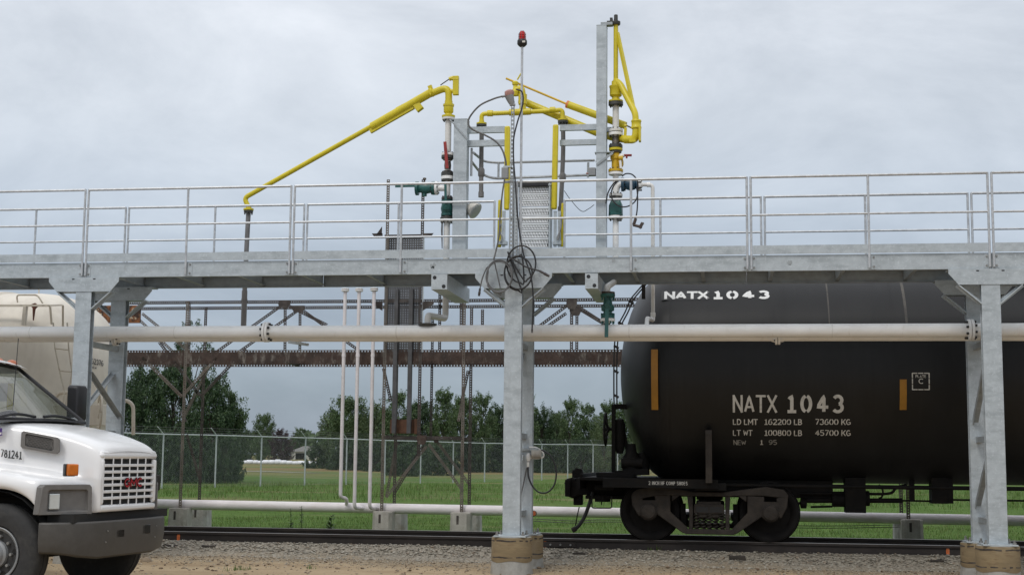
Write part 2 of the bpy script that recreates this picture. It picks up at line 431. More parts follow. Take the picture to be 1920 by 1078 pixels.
M['concrete'] = overlay(mat('pale_concrete', (.36, .34, .30), .9, 0, .12, 6, .3), (.17, .15, .12), 5, (.52, .72), (1, 1, .5), .7, 2)
M['concrete_grey'] = overlay(mat('grey_concrete', (.33, .325, .30), .9, 0, .12, 7, .3), (.20, .17, .12), 5, (.5, .7), (1, 1, 1), .6, 2)
M['cardboard'] = overlay(overlay(mat('brown_form_tube', (.235, .178, .10), .85, 0, .1, 4, .1, stretch=(1, 1, 6)), (.12, .065, .035), 6, (.55, .72), (1, 1, 5), .7, 2), (.30, .25, .18), 3, (.5, .68), (1, 1, 1), .5, 7)
M['truck_white'] = overlay(mat('white_truck_paint', (.80, .80, .80), .22, 0, .02, 2, 0, coat=.5), (.60, .57, .52), 3, (.62, .85), (1, 1, 1.6), .35, 3)
M['truck_grey'] = overlay(mat('grey_moulded_plastic', (.070, .066, .060), .5, 0, .08, 12, .05), (.095, .09, .085), 3, (.5, .8), (1, 1, 1), .4, 2)
M['black_plastic'] = mat('black_plastic', (.014, .014, .016), .45, 0, .1, 9)
M['chassis'] = mat('dark_chassis', (.012, .012, .012), .7, 0, .3, 7)
M['rim'] = overlay(mat('silver_painted_rim', (.26, .27, .275), .45, .1, .08, 6), (.26, .25, .24), 5, (.5, .75), (1, 1, 1), .6, 2)
M['lamp_glass'] = mat('headlamp_glass', (.62, .66, .66), .12, .25, .05, 10)
M['amber'] = mat('amber_lens', (.55, .14, .008), .2, 0, .1, 14)
M['roof_amber'] = mat('dull_amber_lens', (.45, .14, .06), .3, 0, .1, 14)
M['badge_red'] = mat('red_badge', (.36, .012, .022), .3, 0, .15, 14)
M['chrome'] = mat('badge_chrome', (.10, .09, .09), .25, .7, .1, 12)
M['purple'] = mat('purple_decal', (.07, .03, .20), .4, 0, .05, 9)
M['cream'] = overlay(overlay(mat('cream_hopper_paint', (.68, .63, .54), .5, 0, .06, 2.2), (.52, .46, .38), 2.0, (.5, .75), (1.6, 1, .35), .7, 3), (.72, .69, .62), 1.2, (.55, .75), (1, 1, 1), .6, 5)
M['cream_rail'] = overlay(mat('cream_bar_paint', (.56, .51, .42), .5, 0, .06, 4), (.22, .10, .05), 7, (.58, .72), (1, 1, 1), .8, 5)
M['rust_stain'] = mat('rust_stain', (.16, .05, .03), .8, 0, .3, 8)
M['rail'] = overlay(mat('brown_rail_steel', (.028, .022, .019), .75, .0, .25, 6, .1, stretch=(.5, 1, 1)), (.05, .038, .03), 3, (.5, .72), (.6, 1, 1), .7, 3)
M['rail_top'] = mat('worn_rail_head', (.30, .28, .26), .35, .8, .2, 5, stretch=(.2, 1, 1))
M['orange_paint'] = overlay(mat('orange_marking_paint', (.62, .15, .04), .7, 0, .15, 20), (.45, .36, .26), 18, (.55, .7), (1, 1, 1), .8, 2)
M['tie'] = mat('creosoted_timber', (.035, .028, .022), .9, 0, .3, 6, .3)
M['fence'] = mat('galvanised_fence_pipe', (.42, .45, .45), .5, .3, .1, 6)
M['red_lens'] = mat('red_beacon_lens', (.55, .012, .012), .12, 0, .2, 20)
M['grey_box'] = mat('grey_enclosure', (.27, .28, .285), .5, .2, .08, 6)
M['pale_red'] = mat('pale_red_cap', (.45, .24, .21), .5, 0, .15, 12)
M['orange_cap'] = mat('orange_end_cap', (.70, .20, .05), .45, 0, .1, 12)
M['serrated'] = mat('bright_galvanised_tread', (.84, .86, .87), .4, .25, .06, 9)
M['wrap_white'] = mat('white_bale_wrap', (.76, .77, .80), .35, 0, .05, 2, .1)
M['siding'] = mat('pale_siding', (.46, .46, .40), .7, 0, .05, 3, stretch=(1, 1, 8))
M['shingle'] = mat('grey_brown_shingle', (.17, .165, .155), .9, 0, .2, 4)
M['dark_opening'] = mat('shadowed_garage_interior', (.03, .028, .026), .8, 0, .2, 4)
M['bark'] = mat('bark', (.07, .055, .042), .9, 0, .3, 8, .3)
def leaf_mat(name, cols, trans=0.25):
    m = bpy.data.materials.new(name); m.use_nodes = True; t = m.node_tree; t.nodes.clear()
    out = N(t, 'ShaderNodeOutputMaterial'); g = N(t, 'ShaderNodeNewGeometry'); rp = N(t, 'ShaderNodeValToRGB')
    rp.color_ramp.elements[0].color = (*cols[0], 1); rp.color_ramp.elements[1].color = (*cols[-1], 1)
    for i, c in enumerate(cols[1:-1]):
        e = rp.color_ramp.elements.new((i + 1) / (len(cols) - 1)); e.color = (*c, 1)
    t.links.new(g.outputs['Random Per Island'], rp.inputs[0])
    d = N(t, 'ShaderNodeBsdfPrincipled'); d.inputs['Roughness'].default_value = .55; d.inputs['Specular IOR Level'].default_value = .35
    tr = N(t, 'ShaderNodeBsdfTranslucent'); mx = N(t, 'ShaderNodeMixShader'); mx.inputs[0].default_value = trans
    t.links.new(rp.outputs[0], d.inputs['Base Color']); t.links.new(rp.outputs[0], tr.inputs[0])
    t.links.new(d.outputs[0], mx.inputs[1]); t.links.new(tr.outputs[0], mx.inputs[2]); t.links.new(mx.outputs[0], out.inputs[0])
    return m
M['leaf'] = leaf_mat('hazed_mid_green_leaf', [(.036, .070, .024), (.072, .122, .044), (.125, .175, .075)])  # greens lifted to paint distance haze into the far trees
M['leaf_dark'] = leaf_mat('dark_green_leaf', [(.020, .046, .018), (.042, .082, .032), (.085, .13, .055)])
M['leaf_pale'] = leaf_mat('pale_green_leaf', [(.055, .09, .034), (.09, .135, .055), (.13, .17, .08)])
M['leaf_purple'] = leaf_mat('purple_leaf', [(.034, .018, .024), (.055, .028, .036), (.065, .045, .045)])
M['grass'] = leaf_mat('grass_blade', [(.042, .092, .012), (.066, .130, .018), (.092, .162, .028), (.15, .15, .055)], .3)
M['dry_grass'] = leaf_mat('dry_grass_blade', [(.14, .125, .06), (.22, .185, .10), (.29, .24, .145), (.10, .13, .04)], .25)
M['weed'] = leaf_mat('weed_leaf', [(.025, .06, .012), (.05, .10, .02)], .2)
M['stone'] = leaf_mat('ballast_stone', [(.17, .155, .125), (.28, .255, .21), (.37, .345, .29), (.26, .205, .15)], 0.0)
M['pebble'] = leaf_mat('sandy_pebble', [(.17, .13, .085), (.28, .22, .15), (.36, .305, .225), (.27, .245, .20)], 0.0)
M['clod'] = leaf_mat('dirt_clod', [(.13, .085, .05), (.20, .145, .09), (.24, .19, .13)], 0.0)
def glass_mat():
    m = bpy.data.materials.new('windscreen_glass'); m.use_nodes = True; t = m.node_tree; t.nodes.clear()
    out = N(t, 'ShaderNodeOutputMaterial'); tr = N(t, 'ShaderNodeBsdfTransparent'); tr.inputs[0].default_value = (.84, .90, .87, 1)
    gl = N(t, 'ShaderNodeBsdfGlossy'); gl.inputs['Roughness'].default_value = .04
    fr = N(t, 'ShaderNodeFresnel'); fr.inputs[0].default_value = 1.6
    mx = N(t, 'ShaderNodeMixShader'); t.links.new(fr.outputs[0], mx.inputs[0]); t.links.new(tr.outputs[0], mx.inputs[1]); t.links.new(gl.outputs[0], mx.inputs[2])
    t.links.new(mx.outputs[0], out.inputs[0]); return m
M['glass'] = glass_mat()
def chain_mat():
    """woven wire: a diamond net of thin wires, open between them"""
    m = bpy.data.materials.new('chain_link_wire'); m.use_nodes = True; t = m.node_tree
    b = t.nodes['Principled BSDF']; b.inputs['Base Color'].default_value = (.27, .29, .29, 1); b.inputs['Roughness'].default_value = .6
    out = t.nodes['Material Output']; tc = N(t, 'ShaderNodeTexCoord'); sp = N(t, 'ShaderNodeSeparateXYZ'); t.links.new(tc.outputs['UV'], sp.inputs[0])
    acc = []
    for op in ('ADD', 'SUBTRACT'):
        a = N(t, 'ShaderNodeMath', operation=op); t.links.new(sp.outputs[0], a.inputs[0]); t.links.new(sp.outputs[1], a.inputs[1])
        f = N(t, 'ShaderNodeMath', operation='FRACT'); t.links.new(a.outputs[0], f.inputs[0])
        l = N(t, 'ShaderNodeMath', operation='LESS_THAN'); l.inputs[1].default_value = .07; t.links.new(f.outputs[0], l.inputs[0]); acc.append(l)
    mxm = N(t, 'ShaderNodeMath', operation='MAXIMUM'); t.links.new(acc[0].outputs[0], mxm.inputs[0]); t.links.new(acc[1].outputs[0], mxm.inputs[1])
    tr = N(t, 'ShaderNodeBsdfTransparent'); mx = N(t, 'ShaderNodeMixShader')
    t.links.new(mxm.outputs[0], mx.inputs[0]); t.links.new(tr.outputs[0], mx.inputs[1]); t.links.new(b.outputs[0], mx.inputs[2]); t.links.new(mx.outputs[0], out.inputs[0])
    return m
M['chain'] = chain_mat()

# ------------------------------------------------------------------ the ground: dirt yard, ballast bed, grass field, one sheet to the horizon
def gz(x, y):
    def sm(a, b, t):
        t = max(0, min(1, (t - a) / (b - a))); return t * t * (3 - 2 * t)
    z = 0.045 + 0.165 * sm(1.75, 2.35, y) - 0.13 * sm(4.7, 5.5, y)
    n = math.sin(x * 1.3 + y * .7) * math.sin(y * 1.1 - x * .4) * .5 + math.sin(x * 3.1 - y * 2.3) * .25 + math.sin(x * .45 + 1.0) * .5
    k = 0.016 if y < 2.2 else (0.01 if y < 5 else 0.035)
    z += n * k
    if y > 30: z += 0.05 * math.sin(x * .11) * sm(30, 60, y)
    return z
def build_ground():
    xs = [-900, -400, -200, -100, -60, -40, -25, -16, -10] + [-7 + .25 * i for i in range(105)] + [20, 24, 30, 40, 60, 100, 200, 400, 900]
    ys = [-60, -40, -28, -20, -14, -10, -7] + [-5 + .25 * i for i in range(46)] + [7, 8, 9, 10, 12, 14, 17, 20, 24, 28, 33, 40, 48, 58, 70, 85, 105, 130, 165, 210, 280, 400, 600, 1000, 2200]
    m = MB(); vs = [V((x, y, gz(x, y))) for y in ys for x in xs]; n = len(xs)
    m.add(vs, [(j * n + i, j * n + i + 1, (j + 1) * n + i + 1, (j + 1) * n + i) for j in range(len(ys) - 1) for i in range(n - 1)])
    mt = bpy.data.materials.new('ground_soil_and_grass'); mt.use_nodes = True; t = mt.node_tree; b = t.nodes['Principled BSDF']
    b.inputs['Roughness'].default_value = .95; b.inputs['Specular IOR Level'].default_value = .15
    tc = N(t, 'ShaderNodeTexCoord'); sp = N(t, 'ShaderNodeSeparateXYZ'); t.links.new(tc.outputs['Object'], sp.inputs[0])
    def noise(scale, detail=6, stretch=None, rough=.6):
        n_ = N(t, 'ShaderNodeTexNoise'); n_.inputs['Scale'].default_value = scale; n_.inputs['Detail'].default_value = detail; n_.inputs['Roughness'].default_value = rough
        src = tc.outputs['Object']
        if stretch:
            mp = N(t, 'ShaderNodeMapping'); mp.inputs['Scale'].default_value = stretch; t.links.new(src, mp.inputs[0]); src = mp.outputs[0]
        t.links.new(src, n_.inputs['Vector']); return n_.outputs['Fac']
    def ramp(fac, stops):
        r_ = N(t, 'ShaderNodeValToRGB'); r_.color_ramp.elements[0].position = stops[0][0]; r_.color_ramp.elements[0].color = (*stops[0][1], 1)
        r_.color_ramp.elements[1].position = stops[-1][0]; r_.color_ramp.elements[1].color = (*stops[-1][1], 1)
        for p_, c_ in stops[1:-1]:
            e_ = r_.color_ramp.elements.new(p_); e_.color = (*c_, 1)
        t.links.new(fac, r_.inputs[0]); return r_.outputs[0]
    def mix(fac, a_, b_):
        mx = N(t, 'ShaderNodeMix', data_type='RGBA'); t.links.new(fac, mx.inputs[0]); t.links.new(a_, mx.inputs[6]); t.links.new(b_, mx.inputs[7]); return mx.outputs[2]
    def rng(val, a_, b_, lo=0., hi=1.):
        mr = N(t, 'ShaderNodeMapRange'); mr.inputs[1].default_value = a_; mr.inputs[2].default_value = b_; mr.inputs[3].default_value = lo; mr.inputs[4].default_value = hi
        t.links.new(val, mr.inputs[0]); return mr.outputs[0]
    def op(o_, a_, b_):
        m_ = N(t, 'ShaderNodeMath', operation=o_)
        for i_, q in enumerate((a_, b_)):
            if isinstance(q, (int, float)): m_.inputs[i_].default_value = q
            else: t.links.new(q, m_.inputs[i_])
        return m_.outputs[0]
    # dirt: sandy brown, darker damp ruts along the track, gravel speckle
    dirt = ramp(noise(.7, 7, (.45, 1.3, 1)), [(.3, (.225, .160, .094)), (.45, (.33, .247, .153)), (.6, (.405, .313, .20)), (.75, (.285, .203, .122))])
    speck = ramp(noise(42, 3), [(.30, (.12, .098, .066)), (.45, (.235, .195, .135)), (.62, (.30, .255, .19)), (.75, (.44, .40, .33))])
    grav = rng(op('ADD', noise(.8, 5), rng(sp.outputs[1], -1.0, 1.8, -.34, .28)), .48, .80)
    dirt2 = mix(op('MULTIPLY', grav, .85), dirt, speck)
    ballast = ramp(noise(26, 3), [(.32, (.09, .08, .062)), (.45, (.23, .205, .165)), (.6, (.31, .28, .23)), (.74, (.40, .37, .31))])
    wob = op('MULTIPLY', op('SUBTRACT', noise(1.3, 5), .5), 1.1)
    yy = op('ADD', sp.outputs[1], wob)
    c1 = mix(rng(yy, 1.55, 2.0), dirt2, ballast)
    # grass: clumps of green with dry straw patches, tan meadow far out
    g1 = ramp(noise(2.2, 8, (.6, 1.0, 1)), [(.3, (.044, .090, .013)), (.5, (.066, .122, .018)), (.68, (.088, .148, .028))])
    straw = ramp(noise(6, 5), [(.35, (.10, .115, .035)), (.65, (.22, .19, .10))])
    dry = rng(op('ADD', noise(.16, 7, (.45, 1.6, 1)), rng(sp.outputs[1], 20, 34, 0, .02)), .55, .66)
    g2 = mix(op('MULTIPLY', dry, .75), g1, straw)
    far = rng(op('ADD', sp.outputs[1], op('MULTIPLY', noise(.03, 4), 60)), 98, 122)
    meadow = ramp(noise(.05, 6, (.35, 1.2, 1)), [(.36, (.085, .125, .035)), (.48, (.17, .155, .06)), (.62, (.21, .135, .068))])
    g3 = mix(op('MULTIPLY', far, .85), g2, meadow)
    c2 = mix(rng(yy, 4.75, 5.2), c1, g3)
    t.links.new(c2, b.inputs['Base Color'])
    bp = N(t, 'ShaderNodeBump'); bp.inputs['Strength'].default_value = .7; bp.inputs['Distance'].default_value = .03
    t.links.new(noise(24, 6), bp.inputs['Height']); t.links.new(bp.outputs[0], b.inputs['Normal'])
    g = m.build('ground', mt, smooth=60); tag(g, 'sandy yard, ballast bed and green field running out to the horizon', 'ground', kind='structure')
build_ground()

# farm track across the far field
def strip(name, pts, w, mt, dz):
    m = MB(); vs = []
    for i, q in enumerate(pts):
        a = V(pts[max(0, i - 1)]); b = V(pts[min(len(pts) - 1, i + 1)]); d = (b - a).normalized(); s_ = V((-d.y, d.x, 0)) * w / 2
        for e in (-1, 1):
            p_ = V(q) + s_ * e; vs.append((p_.x, p_.y, gz(p_.x, p_.y) + dz))
    m.add(vs, [(2 * i, 2 * i + 2, 2 * i + 3, 2 * i + 1) for i in range(len(pts) - 1)])
    return m.build(name, mt, smooth=0)
M['track'] = mat('pale_gravel_track', (.34, .32, .28), .95, 0, .15, .6)
pt = [AD(360, 125), AD(420, 122), AD(470, 120), AD(520, 118), AD(570, 116), AD(600, 115)]
tag(strip('farm_track', pt, 1.9, M['track'], .04), 'pale gravel track crossing the field', 'path', kind='structure')

# ------------------------------------------------------------------ rails and sleepers
RZ = 0.352          # top of the rails
TRACK_Y = 3.425
def rail(yc, label):
    t_ = thing('track_rail', label, 'rail', (6, yc, RZ - .165), 'rails of the track')
    m = MB(); prof = [(-.07, -.165), (.07, -.165), (.07, -.152), (.012, -.135), (.012, -.045), (.036, -.036), (.036, -.004), (-.036, -.004), (-.036, -.036), (-.012, -.045), (-.012, -.135), (-.07, -.152)]
    X0, X1 = -16, 32
    m.loft([[V((x, yc + u, RZ + w)) for u, w in prof] for x in (X0, X1)])
    m.build('rail_body', M['rail'], t_, smooth=30)
    MB().span((X0, yc - .034, RZ - .004), (X1, yc + .034, RZ)).build('running_surface', M['rail_top'], t_, smooth=0)
    return t_
near = rail(TRACK_Y - .7525, 'near rail, brown with three orange paint marks')
far_r = rail(TRACK_Y + .7525, 'far rail with worn bright head, beyond the near one')
ny = TRACK_Y - .7525
for px in (335, 1022, 1776.5):
    x = A(px, 1015, ny)[0]; m = MB()
    m.prism([(-.022, -.14), (.02, -.145), (.024, -.06), (.016, -.038), (-.016, -.036), (-.026, -.07)], (x, ny - .0125, RZ), (1, 0, 0), (0, 0, 1), .004)
    m.build('paint_mark', M['orange_paint'], near, smooth=0)
# joint bar with bolts near the central footing
m = MB(); xj = A(1042, 1018, ny)[0]
m.span((xj - .3, ny - .034, RZ - .128), (xj + .3, ny - .0125, RZ - .052)); jb = m.build('joint_bar', M['rail'], near, bevel=.006)
m = MB(); [m.cyl((xj - .225 + i * .15, ny - .055, RZ - .09), (xj - .225 + i * .15, ny - .034, RZ - .09), .014, n=8) for i in range(4)]
m.build('joint_bolt', M['bolt_zinc'], jb)
rt_ = random.Random(5)
pos_lab = ['sleeper end nearest the truck', 'sleeper end by the central footing', 'sleeper end below the first wheel of the black tank car', 'sleeper end below the second wheel of the black tank car', 'sleeper end right of the tank car wheels']
for i in range(-14, 40):
    x = i * .56 + rt_.uniform(-.03, .03); hi = rt_.choice((-.06, -.05, -.04, -.03, .0, .012))
    m = MB(); m.box((0, 0, 0), (.23, 2.6, .17)); o = m.build('sleeper', M['tie'], bevel=.015)
    o.location = (x, TRACK_Y + rt_.uniform(-.05, .05), RZ - .165 - .088 + hi - .012); o.rotation_euler = (0, 0, rt_.uniform(-.02, .02))
    tag(o, 'dark timber sleeper half buried in the ballast under the rails', 'sleeper', 'timber sleepers under the rails')

# ballast stones, dirt clods, grass: nobody could count them
def stones(name, n, gen, mt, label, cat):
    m = MB(); rr = random.Random(11 if 'ball' in name else 3)
    for _ in range(n):
        x, y, s_ = gen(rr); z = gz(x, y) + s_ * rr.uniform(-.1, .45)
        a = rr.uniform(0, 6.28); ca, sa = math.cos(a), math.sin(a); vs = []
        for q in ((1, 0, 0), (.2, .9, .1), (-1, .1, 0), (-.1, -1, .1), (.1, .1, .75), (0, 0, -.8), (.6, .6, .45), (-.6, -.5, .5)):
            k = s_ * rr.uniform(.65, 1.15); u, w_ = q[0] * ca - q[1] * sa, q[0] * sa + q[1] * ca
            vs.append((x + u * k, y + w_ * k, z + q[2] * k * .75))
        m.add(vs, [(0, 6, 4), (6, 1, 4), (1, 2, 4), (2, 7, 4), (7, 3, 4), (3, 0, 4), (0, 5, 1), (1, 5, 2), (2, 5, 3), (3, 5, 0), (0, 1, 6), (2, 3, 7)])
    o = m.build(name, mt, smooth=0); tag(o, label, cat, kind='stuff')
stones('ballast', 9500, lambda r_: (r_.uniform(-4, 14.5), min(4.6, 1.72 + abs(r_.gauss(0, .42)) if r_.random() < .8 else r_.uniform(1.8, 4.6)), r_.uniform(.012, .030)), M['stone'], 'grey crushed stone ballast along the rails', 'ballast')
stones('gravel', 9000, lambda r_: (r_.uniform(-3.5, 14.5), r_.uniform(-4.5, 1.9) if r_.random() < .25 else 1.85 - abs(r_.gauss(0, .75)), r_.uniform(.005, .02) * (1 if r_.random() < .7 else 1.3)), M['pebble'], 'loose gravel scattered over the sandy yard', 'gravel')
stones('dirt_clods', 500, lambda r_: (r_.uniform(-3, 14.5), r_.uniform(-3, 1.6), r_.uniform(.015, .04)), M['clod'], 'lumps of brown dirt scattered over the yard', 'dirt')
def grass():
    m = MB(); md = MB(); rr = random.Random(21); cur = [m]
    def tuft(x, y, h, k, sp_):
        z = gz(x, y) - .01
        for _ in range(k):
            a = rr.uniform(0, 6.28); lean = rr.uniform(.1, .7) * h; hh = h * rr.uniform(.6, 1.15); w = h * .03 + .002
            bx, by = x + rr.uniform(-sp_, sp_), y + rr.uniform(-sp_, sp_); ca, sa = math.cos(a), math.sin(a)
            cur[0].add([(bx - w * sa, by + w * ca, z), (bx + w * sa, by - w * ca, z), (bx + lean * ca, by + lean * sa, z + hh)], [(0, 1, 2)])
    for _ in range(15000):
        d = rr.uniform(23.6, 34) if rr.random() < .55 else rr.uniform(30, 75)
        px = rr.uniform(230, 1960); q = AD(px, d)
        if q.y < 4.95: continue
        tall = .045 + .055 * rr.random() if q.y < 26 else .12 + .16 * rr.random()
        if q.y < 7.2: tall *= .65
        dry = max(math.exp(-((px - a_) / w_) ** 2 - ((d - b_) / h_) ** 2) for a_, b_, w_, h_ in ((430, 47, 60, 5), (840, 50, 70, 5), (1020, 44, 70, 4), (600, 60, 40, 5), (1100, 52, 40, 6), (1760, 36, 60, 3), (330, 42, 40, 4)))
        cur[0] = md if rr.random() < dry * .85 + .03 else m
        if cur[0] is md: tall *= .7
        tuft(q.x, q.y, tall, 5, .09 + d * .004)
    cur[0] = m
    for _ in range(900):      # ragged taller fringe along the far side of the ballast
        tuft(rr.uniform(-4, 15), rr.uniform(4.85, 5.4), rr.uniform(.07, .16), 5, .05)
    for px, py, k in ((590, 1066, 7), (455, 1068, 15), (430, 1070, 6), (1225, 1052, 12)):
        q = AZ(px, py, .05)
        for _ in range(k): tuft(q.x + rr.uniform(-.09, .09), q.y + rr.uniform(-.09, .09), rr.uniform(.05, .11), 3, .02)
    o = md.build('dry_grass', M['dry_grass'], smooth=0); tag(o, 'patches of dry straw coloured grass in the field', 'grass', kind='stuff')
    o = m.build('grass', M['grass'], smooth=0); tag(o, 'rough green grass of the field beyond the track', 'grass', kind='stuff')
grass()
# tall weeds at the edge of the ballast
def weed(px, ybase_px, ytop_px, Y, spread, label, lean=0):
    b = A(px, ybase_px, Y); b.z = gz(b.x, Y) - .02; top = A(px + lean, ytop_px, Y); h = top.z - b.z; rr = random.Random(int(px))
    t_ = thing('weed', label, 'weed', b, 'weeds by the track')
    m = MB(); m.tube([b, (b + top) / 2 + V((.01, 0, 0)), top], [.008, .006, .003], 5); m.build('stem', M['weed'], t_)
    m = MB()
    for i in range(80):
        f = rr.random() ** .8; c = b.lerp(top, f); a = rr.uniform(0, 6.28); l = spread * (1.1 - f * .6) * rr.uniform(.5, 1.1); d = V((math.cos(a), math.sin(a), rr.uniform(.1, .7))).normalized()
        s_ = d.cross(V((0, 0, 1))).normalized() * l * .16
        m.add([c, c + d * l * .5 + s_, c + d * l, c + d * l * .5 - s_], [(0, 1, 2, 3)])
    m.build('foliage', M['weed'], t_, smooth=0)
weed(545, 990, 953, 4.95, .10, 'dark weed left of its slightly taller twin, against the ground pipe')
weed(565, 990, 949, 4.95, .10, 'dark upright weed right of the shorter one, against the ground pipe')
weed(618, 992, 966, 5.0, .16, 'low bushy light green weed between the tall weeds and a concrete pier', 4)
# stone lying right of the truck
m = MB(); q = AZ(274, 1052, .06); m.lathe(q + V((0, 0, -.03)), (0, 0, 1), [(0, .05), (.02, .078), (.05, .07), (.08, .045), (.092, .01)], 9)
for i, v_ in enumerate(m.v): m.v[i] = (q.x + (v_[0] - q.x) * 1.25 + .012 * math.sin(i * 2.1), v_[1] + .01 * math.sin(i * 1.3), v_[2] + .006 * math.sin(i * 3.3))
tag(m.build('rock', M['clod'], smooth=50), 'brown rock lying on the dirt right of the truck bumper', 'rock')

# ------------------------------------------------------------------ the elevated loading platform
S = 1.524
ZD, ZTOE, ZRAIL, ZB = 4.176, 4.300, 5.222, 3.971
WY = 1.37                      # rear row
XL, XR = -4.57, 15.24
plat = thing('loading_platform', 'long elevated galvanised steel loading platform on paired columns', 'platform', (6.06, .7, .5))
def channel(x0, x1, y, face, z0, z1, d=.06, tk=.008):
    """C section along X, web at y, flanges pointing to face (+1: away from camera)"""
    m = MB()
    m.span((x0, y, z0), (x1, y + tk * face, z1))
    m.span((x0, y + tk * face, z0), (x1, y + d * face, z0 + tk)); m.span((x0, y + tk * face, z1 - tk), (x1, y + d * face, z1)); return m
for k in range(-2, 10, 2):
    a, b = max(XL, k * S - 0.0), min(XR, (k + 2) * S)
    channel(a + .004, b - .004, 0, 1, ZB, ZD).build('side_beam', M['galv'], plat, smooth=0)
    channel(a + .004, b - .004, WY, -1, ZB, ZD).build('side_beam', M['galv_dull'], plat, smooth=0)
for i in range(-4, 17):
    x = i * .914 + .3
    m = MB(); m.span((x, .01, ZB + .03), (x + .006, WY - .01, ZD - .035)); m.span((x + .006, .01, ZB + .03), (x + .05, WY - .01, ZB + .036))
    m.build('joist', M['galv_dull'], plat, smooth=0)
m = MB()
for i in range(44):
    y = .035 + i * (WY - .07) / 43
    m.span((XL, y - .0025, ZD - .032), (XR, y + .0025, ZD))
for i in range(int((XR - XL) / .1)):
    m.span((XL + i * .1, .012, ZD - .012), (XL + i * .1 + .006, WY - .012, ZD - .002))
m.build('deck_grating', M['galv'], plat, smooth=0)
# columns, cap beams, braces
COLX = [0.0057, 6.0588, 12.17]
ZBASE = .512
def hcol(m, x, y, z0, z1, w=.232, d=.13, tf=.014):
    m.span((x - w / 2, y, z0), (x + w / 2, y + tf, z1)); m.span((x - w / 2, y + d - tf, z0), (x + w / 2, y + d, z1)); m.span((x - .006, y + tf, z0), (x + .006, y + d - tf, z1)); return m
for x in COLX:
    for (yf, rear) in ((-.01, 0), (WY - .225, 1)):
        zb = ZBASE - (.03 if rear else 0)
        c = hcol(MB(), x, yf, zb + .02, ZB - .2).build('column', M['galv'], plat, smooth=30, bevel=.004)
        yc = yf + .068
        m = MB(); m.box((x, yc, zb + .01), (.42, .42, .02)); bp = m.build('base_plate', M['galv'], c, smooth=0, bevel=.003)
        m = MB()
        for i in (-1, 1):
            for j in (-1, 1):
                m = MB(); m.cyl((x + i * .17, yc + j * .17, zb + .02), (x + i * .17, yc + j * .17, zb + .075), .013, n=8); m.cyl((x + i * .17, yc + j * .17, zb + .02), (x + i * .17, yc + j * .17, zb + .045), .024, n=6)
                m.build('anchor_bolt', M['bolt_zinc'], bp)
        # cap beam: bent plate web facing the camera, chamfered lower corners
        w, ht = .515, .2
        yy = -.022 if not rear else WY - .24
        m = MB()
        poly = [(-w, 0), (w, 0), (w, -.06), (w - .12, -ht), (-w + .12, -ht), (-w, -.06)]
        m.prism(poly, (x, yy + .012, ZB - .001), (1, 0, 0), (0, 0, 1), .012)
        m.span((x - w, yy + .0125, ZB - .0135), (x + w, yy + .24, ZB - .0015)); m.span((x - w + .12, yy + .0125, ZB - ht), (x + w - .12, yy + .24, ZB - ht + .012))
        cap = m.build('cap_beam', M['galv'], plat, smooth=0)
        m = MB()
        for s_ in (-.155, .155): m.span((x + s_ - .018, yy - .002, ZB - .034), (x + s_ + .018, yy + .0005, ZB - .018))
        m.build('slot_hole', M['black_plastic'], cap, smooth=0)
        for s_ in (-1, 1):
            m = MB(); m.bar((x + s_ * (w - .12), yy + .05, ZB - ht - .0), (x + s_ * .112, yy + .05, ZB - ht - .245), .085, .014, (s_, 0, 1)); m.bar((x + s_ * (w - .112), yy + .1, ZB - ht), (x + s_ * .112, yy + .1, ZB - ht - .235), .014, .06, (s_, 0, 1))
            m.build('knee_brace', M['galv'], c, smooth=0)
    # cross bracing between the two columns of the bent
    y0, y1 = .121, WY - .226
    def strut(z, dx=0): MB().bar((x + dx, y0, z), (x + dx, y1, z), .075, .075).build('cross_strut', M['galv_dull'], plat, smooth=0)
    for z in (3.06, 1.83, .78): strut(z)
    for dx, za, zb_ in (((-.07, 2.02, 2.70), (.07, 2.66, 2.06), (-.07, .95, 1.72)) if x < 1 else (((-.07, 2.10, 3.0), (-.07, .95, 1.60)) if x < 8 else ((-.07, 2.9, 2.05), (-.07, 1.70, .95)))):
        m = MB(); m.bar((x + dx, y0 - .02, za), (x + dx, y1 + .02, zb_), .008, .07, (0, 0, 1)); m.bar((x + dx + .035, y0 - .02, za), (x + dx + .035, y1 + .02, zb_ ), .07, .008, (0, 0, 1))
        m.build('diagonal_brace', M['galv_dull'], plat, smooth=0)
# rust splash and scuffs on the front beam
def splat(px, py, r_, mt, seed):
    rr_ = random.Random(seed); q = A(px, py, -.002); m = MB(); n_ = 14
    m.prism([(math.cos(6.283 * i / n_) * r_ * rr_.uniform(.35, 1.2), math.sin(6.283 * i / n_) * r_ * rr_.uniform(.35, 1.4)) for i in range(n_)], (q.x, -.0005, q.z), (1, 0, 0), (0, 0, 1), .0012); m.build('stain', M[mt], plat, smooth=0)
splat(812, 499, .05, 'galv_dull', 1); splat(812, 501, .02, 'bronze', 2); splat(1151, 489, .03, 'galv_dull', 3); splat(1480, 494, .04, 'galv_dull', 5)
